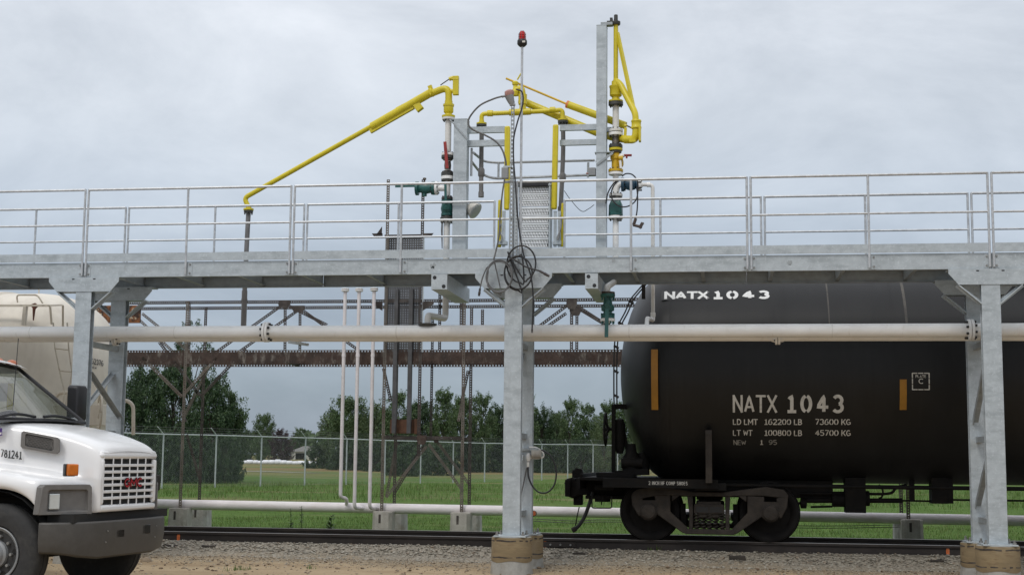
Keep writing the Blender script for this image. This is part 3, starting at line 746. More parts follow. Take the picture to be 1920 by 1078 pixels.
# the two outriggers that carry the loading arm posts
for (pa, pb, pyt, pyb) in ((808.5, 838.5, 514, 542), (1097, 1121, 512, 533)):
    a = A(pa, pyb, -.03); b = A(pb, pyt, -.03); m = MB()
    z1 = min(b.z, ZB - .002); w = b.x - a.x; ht = .205
    x0, x1 = a.x, b.x
    m.span((x0, -.03, z1 - ht), (x1, -.018, z1))                      # end plate
    m.span((x0, -.018, z1 - ht), (x0 + .01, 1.66, z1)); m.span((x1 - .01, -.018, z1 - ht), (x1, 1.66, z1))
    m.span((x0 + .01, -.018, z1 - ht), (x1 - .01, 1.66, z1 - ht + .01)); m.span((x0, 1.66, z1 - ht), (x1, 1.672, z1 + .0))
    o = m.build('outrigger', M['galv'], plat, smooth=0)
    m = MB(); m.cyl((x0 + .045, -.0325, z1 - .045), (x0 + .045, -.0295, z1 - .045), .026, n=16); m.cyl((x1 - .045, -.0325, z1 - ht + .04), (x1 - .045, -.0295, z1 - ht + .04), .026, n=16)
    m.build('bolt_hole', M['black_plastic'], o)
# concrete footings under the columns
fl = {(0, 0): 'round concrete footing mostly hidden behind the truck, front row', (0, 1): 'round concrete footing behind the truck, rear row',
      (1, 0): 'round footing in brown form tube under the central front column', (1, 1): 'round footing in brown form tube under the central rear column, partly hidden',
      (2, 0): 'round footing in stained brown form tube under the right front column', (2, 1): 'round footing in brown form tube under the right rear column'}
for i, x in enumerate(COLX):
    for rear in (0, 1):
        yc = (.07 if not rear else WY - .15); zt_ = ZBASE - (.03 if rear else 0); z0 = gz(x, yc) - .05; h = zt_ - z0
        t_ = thing('concrete_footing', fl[(i, rear)], 'footing', (x, yc, z0), 'concrete footings under the platform columns')
        zs = .20 if not rear else .17
        m = MB(); m.lathe((x, yc, z0), (0, 0, 1), [(0, .285), (.05, .28), (zs - z0, .262), (zt_ - z0 - .004, .258), (zt_ - z0, .25)], 36); m.build('concrete_core', M['concrete_grey'], t_)
        m = MB(); n = 36; vs = []
        for zz, rr_ in ((zs, .2665), (zs + .005, .268), (zt_ - .012, .264), (zt_ - .004, .262)):
            vs.append([V((x + rr_ * math.cos(6.2832 * j / n), yc + rr_ * math.sin(6.2832 * j / n), zz + .012 * math.sin(j * .7 + i) * (1 if zz < .3 else 0))) for j in range(n)])
        m.loft(vs, caps=False); ft_ = m.build('form_tube', M['cardboard'], t_)
        rr_ = random.Random(i * 2 + rear)
        for zz in (zt_ - .045, zs + .055):
            m = MB(); vs = []
            for j in range(n + 1):
                t = 2 * math.pi * j / n; w_ = .006 + .005 * rr_.random(); z_ = zz + .004 * math.sin(j * 1.1); vs += [V((x + .2675 * math.cos(t), yc + .2675 * math.sin(t), z_ - w_)), V((x + .2675 * math.cos(t), yc + .2675 * math.sin(t), z_ + w_))]
            m.add(vs, [(2 * j, 2 * j + 2, 2 * j + 3, 2 * j + 1) for j in range(n) if rr_.random() < .8]); m.build('dark_band', M['rust_dark'], ft_, smooth=0)  # thin broken dark rings for the wrinkles of the tube
# railing panels
def railing(name_label, x0, x1, xm, y, group, front, posts=True):
    t_ = thing('railing_panel', name_label, 'railing', ((x0 + x1) / 2, y, ZD), group)
    r_ = .0185; zt_ = ZRAIL - r_; zbot = ZB + .02 if front else ZB + .02
    ends = fillet([(x0 + .022, y, zbot), (x0 + .022, y, zt_), (x1 - .022, y, zt_), (x1 - .022, y, zbot)], .035, 3)
    MB().tube([(x0 + .03, y, zt_), (x1 - .03, y, zt_)], r_, 8).build('top_rail', M['rail_tube'], t_)
    for xx in (x0 + .0255, x1 - .0255): MB().tube([(xx, y, zbot), (xx, y, zt_ + .006)], r_ * .88, 8).build('post', M['rail_tube'], t_)
    if xm: MB().tube([(xm, y, zbot), (xm, y, zt_ - .01)], r_ * .92, 8).build('post', M['rail_tube'], t_)
    MB().tube([(x0 + .03, y, (ZRAIL + ZTOE) / 2 - .06), (x1 - .03, y, (ZRAIL + ZTOE) / 2 - .06)], r_ * .8, 8).build('mid_rail', M['rail_tube'], t_)
    s_ = -1 if front else 1
    MB().span((x0 + .045, y - .004, ZD + .010), (x1 - .045, y + .004, ZTOE)).build('toe_board', M['galv'], t_, smooth=0)
    if front:
        for xx in (x0 + .06, x1 - .06, (xm or x0) + .055):
            m = MB(); m.span((xx - .032, -.0065, ZB + .008), (xx + .032, -.0005, ZD - .006)); cp = m.build('clip_plate', M['galv'], t_, smooth=0)
            [MB().cyl((xx, -.022, zz), (xx, -.0065, zz), .014, n=6).build('bolt', M['bolt_zinc'], cp) for zz in (ZB + .045, ZD - .04)]
fx = [-4.57, -1.56, .0]; P2, P4, P6, P8 = 2.9914, 6.075, 9.1594, 12.192
fl_ = [('front railing panel at the left edge of the platform, ending above the left column', -3.05, .0, -1.52),
       ('front railing panel right of the left column, below the outer end of the yellow arm', .0, P2, 1.486),
       ('front railing panel left of the centre, across the green valves', P2, P4, 4.518),
       ('front railing panel right of the centre, across the right riser pipe', P4, P6, 7.6225),
       ('front railing panel above the black tank car numbers', P6, P8, 10.679),
       ('front railing panel at the right edge of the platform', P8, 15.24, 13.72)]
for lb, a, b, c in fl_: railing(lb, a, b, c, -.027, 'front railing panels of the platform', True)
rx = [A(q, 387 - (q - 238) * .0174, WY)[0] for q in (67, 238, 403, 573, 747, 930, 1055, 1238, 1430, 1622, 1818)]
rl_ = [('rear railing panel at the left edge of the platform', rx[1] - 2.84, rx[1], rx[0]), ('rear railing panel behind the hanging drop pipe', rx[1], rx[3], rx[2]),
       ('rear railing panel behind the green valves, ending at the stair opening', rx[3], rx[5], rx[4]), ('rear railing panel from the stair opening to the right of the thin white pipe', rx[6], rx[8], rx[7]),
       ('rear railing panel above the black tank car numbers', rx[8], rx[10], rx[9]), ('rear railing panel at the right edge of the platform', rx[10], rx[10] + 2.84, rx[10] + 1.42)]
for lb, a, b, c in rl_: railing(lb, a, b, c, WY + .027, 'rear railing panels of the platform', False)

# ------------------------------------------------------------------ the white pipeline slung between the column rows
YP = .65
def pipe_flange(parent, c, d, r, th=.035, gap=.006, m1='white_pipe', k=8, bolt='bolt', name='flange'):
    """a pair of bolted flange discs about point c, axis d"""
    c, d = V(c), V(d).normalized()
    m = MB()
    for s_ in (-1, 1):
        a = c + d * (s_ * gap / 2); m.lathe(a, d * s_, [(0, r * .97), (.003, r), (th - .004, r), (th, r * .96), (th + .002, r * .66), (th + .05, r * .5)], 28)
    o = m.build(name, M[m1], parent, smooth=35)
    m = MB(); m.cyl(c - d * gap * .5, c + d * gap * .5, r * .7, n=20)
    for s_ in (-1, 1): m.bolts(c + d * s_ * (gap / 2 + th), d * s_, r * .80, k, .016 * r / .14, .03 * r / .14, ph=.3)
    m.build('bolt_ring', M[bolt], o, smooth=30)
    return o
pl = A(0, 624, YP); pr = A(1920, 618.5, YP)
sl = (pr - pl).normalized()
pm = thing('white_pipeline', 'thick white pipeline with bolted flanges running under the platform', 'pipe', (6, YP, 3.24))
P0, P1 = pl - sl * 4, pr + sl * 4
MB().cyl(P0, P1, .0895, n=28).build('pipe', M['white_pipe'], pm)
for px in (500, 1820):
    c = pl + sl * ((A(px, 622, YP).x - pl.x) / sl.x); pipe_flange(pm, c, sl, .142, k=8)
for px in (60, 330, 745, 1180, 1560):
    c = pl + sl * ((A(px, 622, YP).x - pl.x) / sl.x); m = MB(); m.lathe(c - sl * .008, sl, [(0, .0893), (.004, .0915), (.012, .0915), (.016, .0893)], 28); m.build('weld_seam', M['white_dirty'], pm, smooth=60)
m = MB(); q = A(541, 641, YP - .05); m.bar(q, q + V((.21, .25, -.02)), .035, .035); m.build('support_angle', M['galv'], pm, smooth=0)
p2l = A(0, 635, .86); p2r = A(1920, 632, .86); s2 = (p2r - p2l).normalized()
pn = thing('thin_pipeline', 'thinner cream white pipeline just behind and below the thick one', 'pipe', (6, .86, 3.1))
MB().cyl(p2l - s2 * 4, p2r + s2 * 4, .05, n=20).build('pipe', M['white_pipe'], pn)
pipe_flange(pn, A(1458, 634.5, .86), s2, .084, .03, .008, 'white_pipe', 4)
pipe_flange(pn, A(217, 636, .86), s2, .095, .03, .008, 'white_dirty', 6)

YA = 1.55
SC = 1 / 131.0
def P(px, py, Y=YA): return A(px, py, Y)
def vert(xpx, ypx, Y=YA):
    """the X of a plumb line sighted at one point"""
    return A(xpx, ypx, Y).x
def vz(ypx, xpx=1000, Y=YA): return A(xpx, ypx, Y).z

# steel posts with cross bars that hold the arms
def arm_post(label, xa, xb, ytop, xref, bars, bright):
    a = A(xa, 400, 1.45); b = A(xb, 400, 1.45); zt_ = A(xref, ytop, 1.45).z; w = b.x - a.x
    t_ = thing('arm_post', label, 'steel post', ((a.x + b.x) / 2, 1.55, ZB - .2), 'galvanised arm posts')
    m = MB(); m.span((a.x, 1.45, ZB + .0), (b.x, 1.46, zt_)); m.span((a.x, 1.46, ZB), (a.x + .01, 1.65, zt_)); m.span((b.x - .01, 1.46, ZB), (b.x, 1.65, zt_)); m.span((a.x + .01, 1.64, ZB), (b.x - .01, 1.65, zt_))
    m.span((a.x - .002, 1.447, zt_), (b.x + .002, 1.652, zt_ + .01)); m.build('post_shaft', M['galv'], t_, smooth=0)
    for (x0, x1, yy, hh) in bars:
        p, q = A(x0, yy, 1.6), A(x1, yy, 1.6); MB().bar(p, (q.x, q.y, p.z), .06, hh * SC).build('cross_bar', M['galv'], t_, smooth=0)
    return t_
lp = arm_post('wide galvanised arm post left of the stair opening, behind the left riser', 848.5, 873.5, 224, 862, [(873, 946, 245, 12), (873, 946, 270, 12)], 1)
rp = arm_post('tall narrow galvanised arm post right of the stair opening', 1117.5, 1136.5, 48, 1126, [(1050, 1118, 240.5, 11), (1050, 1118, 268.5, 10.5), (1136.5, 1152, 244, 9)], 1)
# brackets on the posts
m = MB(); a = P(1115, 286, 1.44); b = P(1151, 283, 1.44); m.span((a.x, 1.44, a.z - .006), (b.x, 1.6, a.z + .006)); m.bar(P(1119, 309, 1.44), P(1149, 287, 1.44), .012, .03); m.build('bracket', M['galv_dull'], rp, smooth=0)
m = MB(); m.span((P(1127, 46.5).x, 1.48, P(1127, 50).z), (P(1149, 46).x, 1.6, P(1127, 45).z)); m.build('head_plate', M['galv_dull'], rp, smooth=0)
m = MB(); m.bar(P(843, 224, 1.44), P(876, 261, 1.44), .012, .02); m.bar(P(843, 224, 1.5), P(850, 224, 1.5), .03, .02); m.build('bracket', M['galv_dull'], lp, smooth=0)
t_ = thing('grey_box', 'small plain grey enclosure bolted to the tall narrow post', 'box', P(1109, 323, 1.5))
m = MB(); a, b = P(1103.5, 330, 1.5), P(1117, 315, 1.5); m.span((a.x, 1.46, a.z), (b.x, 1.56, b.z)); m.build('enclosure', M['grey_box'], t_, smooth=0, bevel=.006)
m = MB(); m.cyl(P(1099, 325.5, 1.5), P(1103.5, 325.5, 1.5), .012); m.build('cable_gland', M['pale_red'], t_)

# ---- riser pipes
def ring(parent, x, Y, y0, y1, rpx, mt, name='flange', k=0, prof=None, bolt='bolt', up=1):
    """flange or body of revolution on a plumb riser between picture heights y0 (top) and y1"""
    z1, z0 = vz(y0, 1000, Y), vz(y1, 1000, Y)
    zo = (A(0, 500, Y).z - A(1000, 500, Y).z) * 0
    r_ = rpx * SC; h = z1 - z0
    prof = prof or [(0, r_ * .96), (.004, r_), (h - .004, r_), (h, r_ * .96)]
    if callable(prof): prof = prof(h, r_)
    m = MB(); m.lathe((x, Y, z0), (0, 0, 1), prof, 24); o = m.build(name, M[mt], parent, smooth=35)
    if k:
        m = MB(); m.bolts((x, Y, z0), (0, 0, -1), r_ * .78, k, .011, .022, ph=.4); m.bolts((x, Y, z1), (0, 0, 1), r_ * .78, k, .011, .018, ph=.4); m.build('bolt_ring', M[bolt], o, smooth=30)
    return o
# picture heights drift a little across the frame; fold the roll of the camera into the sighting column
def ringx(xpx):
    def f(parent, X, Y, y0, y1, rpx, mt, name='flange', k=0, prof=None, bolt='bolt'):
        z1, z0 = A(xpx, y0, Y).z, A(xpx, y1, Y).z
        r_ = rpx * SC; h = z1 - z0
        pr_ = prof(h, r_) if callable(prof) else [(0, r_ * .96), (.004, r_), (h - .004, r_), (h, r_ * .96)]
        m = MB(); m.lathe((X, Y, z0), (0, 0, 1), pr_, 24); o = m.build(name, M[mt], parent, smooth=35)
        if k:
            m = MB(); m.bolts((X, Y, z0), (0, 0, -1), r_ * .78, k, .011, .022, ph=.4); m.bolts((X, Y, z1), (0, 0, 1), r_ * .78, k, .011, .018, ph=.4); m.build('bolt_ring', M[bolt], o, smooth=30)
        return o
    return f
ball = lambda h, r_: [(0, r_ * .55), (h * .12, r_ * .6), (h * .2, r_ * .85), (h * .5, r_), (h * .8, r_ * .85), (h * .88, r_ * .6), (h, r_ * .55)]
waist = lambda h, r_: [(0, r_), (h * .1, r_), (h * .16, r_ * .62), (h * .5, r_ * .72), (h * .84, r_ * .62), (h * .9, r_), (h, r_)]

XL_ = vert(839, 340)
left = thing('riser_pipe', 'white riser pipe left of the wide post, with one red and two green valve handles', 'pipe', (XL_, YA, 3.4), 'riser pipes with valves')
RL = ringx(838)
ztop = A(838, 222, YA).z
low = A(802, 594, YP)
path = fillet([(low.x, YP, A(802, 612, YP).z), (low.x, YP, low.z), (XL_ - .04, YA, A(834, 601, YA).z), (XL_, YA, A(834, 590, YA).z + .12), (XL_, YA, ztop)], .09, 6)
path = fillet([(low.x, YP, A(802, 612, YP).z), (low.x, YP, low.z + .02), (XL_, YA, A(834, 601, YA).z + .03), (XL_, YA, ztop)], .085, 7)
MB().tube(path, .046, 18).build('pipe', M['white_dirty'], left)
m = MB(); m.lathe((low.x, YP, A(802, 611, YP).z), (0, 0, 1), [(0, .125), (.012, .13), (.03, .13), (.034, .06)], 24); o = m.build('flange', M['flange_dark'], left, smooth=35)
for (a, b, r_, mt, k) in ((220.5, 225.5, 12.2, 'white_dirty', 8), (288, 292.5, 12.5, 'white_pipe', 8), (292.5, 298, 12.5, 'flange_dark', 0), (324, 331, 12.5, 'flange_dark', 8), (331, 337, 12.5, 'white_pipe', 0), (337, 340.5, 12.0, 'flange_dark', 0),
                          (370, 375, 11, 'flange_dark', 8), (376, 382, 11.5, 'green', 0), (400, 405, 11.5, 'green', 0), (408, 412, 13, 'flange_dark', 8), (412, 416.5, 13.2, 'white_pipe', 8)):
    RL(left, XL_, YA, a, b, r_, mt, 'flange', k)
v1 = RL(left, XL_, YA, 298, 324, 9.5, 'valve_dark', 'valve_body', 0, waist)
m = MB(); m.bar(P(834.2, 266, 1.42), P(838.5, 316, 1.42), .045, .022, (0, 1, 0)); m.cyl(P(838, 313, 1.42), P(838, 313, 1.52), .02); m.build('handle', M['red'], v1, smooth=0, bevel=.004)
v2 = RL(left, XL_, YA, 378, 405, 12.2, 'green', 'valve_body', 0, ball)
m = MB(); m.bar(P(835, 343, 1.42), P(836, 384, 1.42), .036, .018, (0, 1, 0)); m.cyl(P(836, 388, 1.41), P(836, 388, 1.5), .045); m.cyl(P(836, 388, 1.40), P(836, 388, 1.41), .016); m.build('handle', M['green'], v2, smooth=35, bevel=.003)
# side branch to the left with a closed green valve
yb = 353
MB().cyl(P(838, yb), P(822, yb), .045, n=18).build('branch_pipe', M['white_pipe'], left)
m = MB(); m.lathe(P(822, yb), (-1, 0, 0), [(0, .06), (.012, .1), (.045, .1), (.05, .06)], 24); fb = m.build('flange', M['white_pipe'], left, smooth=35)
m = MB(); m.lathe(P(816, yb), (-1, 0, 0), [(0, .1), (.04, .1), (.045, .07), (.09, .075), (.14, .085), (.2, .07), (.245, .06), (.25, .102), (.29, .102)], 24); m.cyl(P(796, 357), P(796, 368), .03, .035); v3 = m.build('valve_body', M['green'], left, smooth=35)
m = MB(); m.bolts(P(816, yb), (1, 0, 0), .085, 8, .012, .05); m.bolts(P(811, yb), (-1, 0, 0), .085, 8, .012, .02); m.build('bolt_ring', M['bolt'], v3)
m = MB(); m.bar(P(741, 349.5, 1.48), P(783, 348.5, 1.48), .02, .036); m.build('handle', M['green'], v3, smooth=0, bevel=.004)
m = MB(); m.cyl(P(796, 345), P(796, 336), .012); m.lathe(P(796, 338), (0, 0, 1), [(0, .015), (.01, .026), (.03, .026), (.036, .012)], 14); m.build('knob', M['rust'], v3)
MB().tube([P(829, 418, 1.5), P(828.5, 432, 1.5), P(829, 466, 1.5)], [.012, .014, .006], 8).build('grounding_rod', M['cable_grey'], left)

XR_ = vert(1154.5, 340)
right = thing('riser_pipe', 'white and yellow riser pipe right of the tall narrow post, with a red lever', 'pipe', (XR_, YA, 3.4), 'riser pipes with valves')
RR = ringx(1154)
lowr = A(1138.5, 545, YP)
path = fillet([(lowr.x, YP, A(1138, 606, YP).z), (lowr.x, YP, lowr.z + .05), (XR_, YA, A(1154, 540, YA).z + .1), (XR_, YA, A(1154, 250, YA).z)], .08, 7)
MB().tube(path, .043, 18).build('pipe', M['white_pipe'], right)
MB().cyl((XR_, YA, A(1154, 285, YA).z), (XR_, YA, A(1154, 196, YA).z), .046, n=18).build('pipe', M['white_dirty'], right)
for (a, b, r_, mt, k) in ((189.5, 192, 13.6, 'yellow', 0), (192, 198.5, 14, 'flange_dark', 8), (243, 248, 13.5, 'white_dirty', 8), (249.5, 255, 13.8, 'white_pipe', 8), (272, 278, 13, 'flange_dark', 8), (278.5, 283, 13, 'yellow', 0), (283, 287, 11, 'flange_dark', 0),
                          (318, 323, 14, 'amber_paint', 8), (323.5, 328.5, 13.5, 'white_pipe', 0), (364, 369, 13, 'white_dirty', 8), (369, 374, 12, 'flange_dark', 0), (400, 405, 13.5, 'green', 0), (405.5, 411, 13.6, 'white_pipe', 8)):
    RR(right, XR_, YA, a, b, r_, mt, 'flange', k)
RR(right, XR_, YA, 257, 272, 9, 'valve_dark', 'reducer', 0, lambda h, r_: [(0, r_), (h * .3, r_ * .8), (h, r_ * .75)])
v1 = RR(right, XR_, YA, 286, 319, 10, 'amber_paint', 'valve_body', 0, lambda h, r_: [(0, r_ * .72), (h * .1, r_ * .78), (h * .55, r_ * .78), (h * .62, r_ * 1.02), (h * .85, r_ * 1.05), (h * .9, r_ * .7), (h, r_ * .7)])
m = MB(); m.lathe(P(1160, 306), (1, 0, 0), [(0, .06), (.03, .065), (.06, .055), (.07, .03)], 18); m.cyl(P(1160, 297, 1.46), P(1168, 297, 1.46), .035); m.build('side_boss', M['amber_paint'], v1, smooth=35)
m = MB(); m.cyl(P(1161, 295, 1.5), P(1170, 291, 1.5), .03); m.cyl(P(1163, 300, 1.46), P(1164, 316, 1.46), .018); m.build('actuator', M['white_pipe'], v1)
m = MB(); m.cyl(P(1170, 291.5, 1.5), P(1184.5, 291.5, 1.5), .017); m.cyl(P(1175, 293, 1.5), P(1175, 297, 1.5), .014); m.build('lever', M['red'], v1)
m = MB(); z0, z1 = A(1154, 402, YA).z, A(1154, 373, YA).z
m.loft([[V((XR_ + u * k, YA + w * k, z)) for u, w in ((-.085, -.08), (.085, -.08), (.1, .0), (.085, .08), (-.085, .08), (-.1, 0))] for z, k in ((z0, .92), (z0 + .02, 1.02), (z0 + .13, 1.0), (z0 + .18, .78), (z1, .62))])
v2 = m.build('valve_body', M['green'], right, smooth=35, bevel=.012)
MB().span((XR_ + .03, YA - .08, A(1154, 416, YA).z), (XR_ + .09, YA - .03, A(1154, 405, YA).z)).build('latch', M['flange_dark'], v2, smooth=0, bevel=.004)
# branch to the right: blue valve, then the thin white pipe goes down
path = fillet([P(1155, 362), P(1158, 346.5), P(1172, 346.5)], .1, 6)
MB().tube(path, .042, 16).build('branch_pipe', M['white_pipe'], right)
m = MB(); m.lathe(P(1165, 346.5), (1, 0, 0), [(0, .1), (.04, .1), (.045, .06), (.08, .075), (.13, .09), (.19, .075), (.21, .06), (.215, .085), (.24, .085)], 24); v4 = m.build('valve_body', M['bluegreen'], right, smooth=35)
m = MB(); m.bolts(P(1169, 346.5), (1, 0, 0), .08, 8, .012, .03); m.bolts(P(1197, 346.5), (1, 0, 0), .08, 6, .012, .05); m.build('bolt_ring', M['bolt'], v4)
m = MB(); m.lathe(P(1197, 346.5), (1, 0, 0), [(0, .08), (.035, .08), (.04, .045), (.06, .04)], 20); m.build('flange', M['white_pipe'], right, smooth=35)
thin = thing('drain_pipe', 'thin white pipe bending down from the blue valve through the platform', 'pipe', P(1223, 470))
xx = vert(1224, 400); path = fillet([P(1201, 346.5), (xx, YA, P(1224, 346.5).z), (xx, YA, A(1222, 592, YA).z)], .06, 6)
MB().tube(path, .027, 14).build('pipe', M['white_dirty'], thin)
MB().cyl(P(1213, 346.5), P(1219, 346.5), .035).build('coupling', M['white_pipe'], thin)
m = MB(); m.cyl((xx, YA, A(1222, 594, YA).z), (xx, YA, A(1222, 586, YA).z), .036); m.build('coupling', M['white_pipe'], thin)
m = MB(); m.tube(fillet([(xx, YA, A(1222, 592, YA).z), (xx, YA, A(1222, 600, YA).z), (xx - .05, YP + .3, A(1215, 600, 1.2).z), (xx - .05, YP + .1, A(1216, 612, YP).z)], .04, 4), .03, 12); m.build('elbow', M['white_pipe'], thin)
# the green valve standing on the pipeline
lv = thing('green_valve', 'dark green flanged valve standing on the white pipeline, handle hanging down in front', 'valve', A(1139, 606, YP))
XV = A(1139.5, 580, YP).x
def lat(y0, y1, prof, mt, name, par):
    z1, z0 = A(1139, y0, YP).z, A(1139, y1, YP).z; h = z1 - z0; m = MB(); m.lathe((XV, YP, z0), (0, 0, 1), prof(h), 24); return m.build(name, M[mt], par, smooth=35)
kf = 1 / 138.
vb = lat(557, 597, lambda h: [(0, 13 * kf), (h * .12, 13 * kf), (h * .16, 8 * kf), (h * .32, 8 * kf), (h * .36, 12 * kf), (h * .58, 12.5 * kf), (h * .64, 9 * kf), (h * .92, 7.5 * kf), (h, 8 * kf)], 'green', 'valve_body', lv)
fl1 = lat(551, 557, lambda h: [(0, 13.6 * kf), (h * .45, 14 * kf), (h, 13.6 * kf)], 'green', 'flange', lv); lat(547.5, 551, lambda h: [(0, 13.6 * kf), (h, 13.2 * kf)], 'rust', 'flange', lv)
fl2 = lat(597.5, 602.5, lambda h: [(0, 13.8 * kf), (h, 13.8 * kf)], 'white_pipe', 'flange', lv)
m = MB()
for yy, d in ((602.5, -1), (592, 1), (558, -1)): m.bolts((XV, YP, A(1139, yy, YP).z), (0, 0, d), 11.5 * kf, 8, .013, .035, ph=.2)
m.build('bolt_ring', M['green'], vb)
m = MB(); a, b = A(1138, 574, YP - .13), A(1137, 632, YP - .17); m.bar(a, b, .05, .016, (0, 1, 0)); m.cyl(A(1138, 573, YP - .15), A(1138, 573, YP - .02), .034); m.build('handle', M['green'], lv, smooth=0, bevel=.004)

# ---- left yellow loading arm, swung out over the track
YT = 1.95
def yl(px): return YA + (840 - px) / 380 * (YT - YA)          # the arm drifts away from the camera towards its tip
def PL(px, py): return A(px, py, yl(px))
arm = thing('loading_arm', 'yellow loading arm sloping down to the left with a grey drop pipe at its end', 'loading arm', P(840, 222), 'yellow loading arms')
zb = A(840, 221, YA).z
m = MB(); m.lathe((XL_, YA, zb), (0, 0, 1), [(0, .095), (.012, .098), (.03, .098), (.034, .055), (.06, .05), (.075, .066), (.085, .072), (.165, .072), (.172, .082), (.2, .082), (.205, .06), (.25, .058)], 24); m.build('swivel', M['yellow'], arm, smooth=35)
path = fillet([(XL_, YA, zb + .2), (XL_, YA, P(840, 163).z), PL(800, 179), PL(745, 208)], .17, 8)
MB().tube(path, .052, 18).build('elbow_pipe', M['yellow'], arm)
MB().tube([PL(812, 171.8), PL(697, 238)], .062, 18).build('sleeve', M['yellow'], arm)
MB().bar(PL(775, 200), PL(694, 246), .05, .08).build('sleeve_channel', M['yellow'], arm, smooth=0)
tip = PL(460, 371.5); path = fillet([PL(740, 213), PL(497, 349.5), tip + V((-.02, 0, 0)), A(466, 388, yl(466))], .085, 7)
MB().tube(path, .037, 14).build('boom', M['yellow'], arm)
m = MB(); a = PL(778, 192); m.bar(a, PL(789, 207), .11, .075, (0, 1, 0)); m.build('stop_lug', M['yellow'], arm, smooth=0, bevel=.008)
m = MB(); m.bar(PL(806, 170), PL(810, 180), .13, .02); m.bar(PL(805, 171), PL(812, 168), .03, .15); m.build('clamp', M['yellow'], arm, smooth=0)
m = MB(); a, b = P(849.5, 179, 1.5), P(860.5, 143.5, 1.5); m.span((a.x, 1.46, a.z), (b.x, 1.53, b.z)); m.span((a.x - .02, 1.455, P(0, 164).z - .12), (b.x, 1.535, P(0, 162).z - .12)); m.cyl(P(842, 149, 1.5), P(851, 146, 1.5), .03); m.cyl(P(840, 170, 1.55), P(852, 172, 1.55), .03); m.build('spring_housing', M['yellow'], arm, smooth=0, bevel=.004)
MB().tube([PL(826, 160), P(842, 149, 1.5)], .008, 6).build('spring_cable', M['cable'], arm)
yt_ = yl(466); zf = A(466, 395, yt_).z; xt = A(466, 394, yt_).x
m = MB(); m.lathe((xt, yt_, zf), (0, 0, 1), [(0, .062), (.004, .078), (.03, .078), (.034, .045), (.06, .04)], 22); fo = m.build('flange', M['yellow'], arm, smooth=35)
m = MB(); m.lathe((xt, yt_, zf - .03), (0, 0, 1), [(0, .07), (.03, .072)], 22); m.bolts((xt, yt_, zf - .03), (0, 0, -1), .058, 8, .011, .03); m.build('lower_flange', M['flange_dark'], fo, smooth=35)
zc1, zc2 = A(465, 545, yt_).z, A(464, 612, yt_).z
m = MB(); m.tube([(xt, yt_, zf - .03), (xt - .012, yt_, zf - .6), (xt - .02, yt_, zc1)], .036, 14); m.tube([(xt - .02, yt_, zc1), (xt - .02, yt_, zc2)], .042, 14); m.cyl((xt - .02, yt_, zc1 - .15), (xt - .02, yt_, zc1 - .125), .048); m.build('drop_pipe', M['hose'], arm)

# ---- centre: twin-leg yellow vapour pipe
YC = 1.8
def PC(px, py, Y=YC): return A(px, py, Y)
van = thing('loading_arm', 'yellow cross pipe with a T handle and two dark drop hoses over the stair opening', 'loading arm', PC(975, 215), 'yellow loading arms')
path = fillet([PC(903, 228), PC(903, 214), PC(930, 213), PC(975, 211), PC(1030, 208.5), PC(1055, 206), PC(1055, 222)], .1, 6)
MB().tube(path, .034, 16).build('cross_pipe', M['yellow'], van)
for a, b, r_ in (((914, 213), (924, 213), .047), ((955, 211.5), (995, 209.5), .05), ((1031, 207), (1041, 206.5), .047)): MB().cyl(PC(*a), PC(*b), r_, n=16).build('coupling', M['yellow'], van, smooth=35)
m = MB(); m.cyl(PC(980, 211), PC(980, 190), .05); m.cyl(PC(980, 196), PC(980, 178), .066); m.tube(fillet([PC(980, 180), PC(978, 165), PC(966, 170)], .05, 5), .05, 12); m.build('fittings', M['yellow'], van, smooth=35)
m = MB(); m.lathe(PC(966, 180), (0, 0, 1), [(0, .05), (.06, .06), (.11, .035), (.16, .03), (.165, .045), (.2, .05), (.22, .03)], 18); vv = m.build('valve', M['yellow'], van, smooth=35)
m = MB(); m.tube([PC(966, 163), PC(966, 153)], .03, 12); m.tube([PC(970, 150), PC(977, 138)], .012, 8); m.build('valve_stem', M['yellow'], vv)
for px, ytop, pts in ((903, 229, [(903, 236), (903, 262), (902.5, 300), (902, 370)]), (1055.5, 222, [(1055.5, 232), (1056, 270), (1055, 310), (1051, 398)])):
    z0 = PC(px, ytop + 5).z; x0 = PC(px, ytop).x
    m = MB(); m.lathe((x0, YC, z0), (0, 0, 1), [(0, .07), (.004, .077), (.025, .077), (.03, .04), (.06, .038)], 20); f1 = m.build('flange', M['yellow'], van, smooth=35)
    m = MB(); m.lathe((x0, YC, z0 - .03), (0, 0, 1), [(0, .076), (.03, .076)], 20); m.bolts((x0, YC, z0 - .03), (0, 0, -1), .06, 8, .011, .03); m.build('lower_flange', M['flange_dark'], f1, smooth=35)
    mid = pts[len(pts) // 2]
    m = MB(); m.tube(spline([PC(*q) for q in pts], 5), .034, 14); q0, q1 = PC(pts[2][0], pts[2][1] + 14), PC(pts[2][0], pts[2][1] + 32)
    m.lathe(q1, q0 - q1, [(0, .036), (.02, .05), (.11, .05), (.135, .036)], 16); q2 = PC(*pts[-1]); m.cyl(q2 + V((0, 0, .08)), q2 + V((0, 0, .0)), .042); m.build('drop_hose', M['hose'], van)

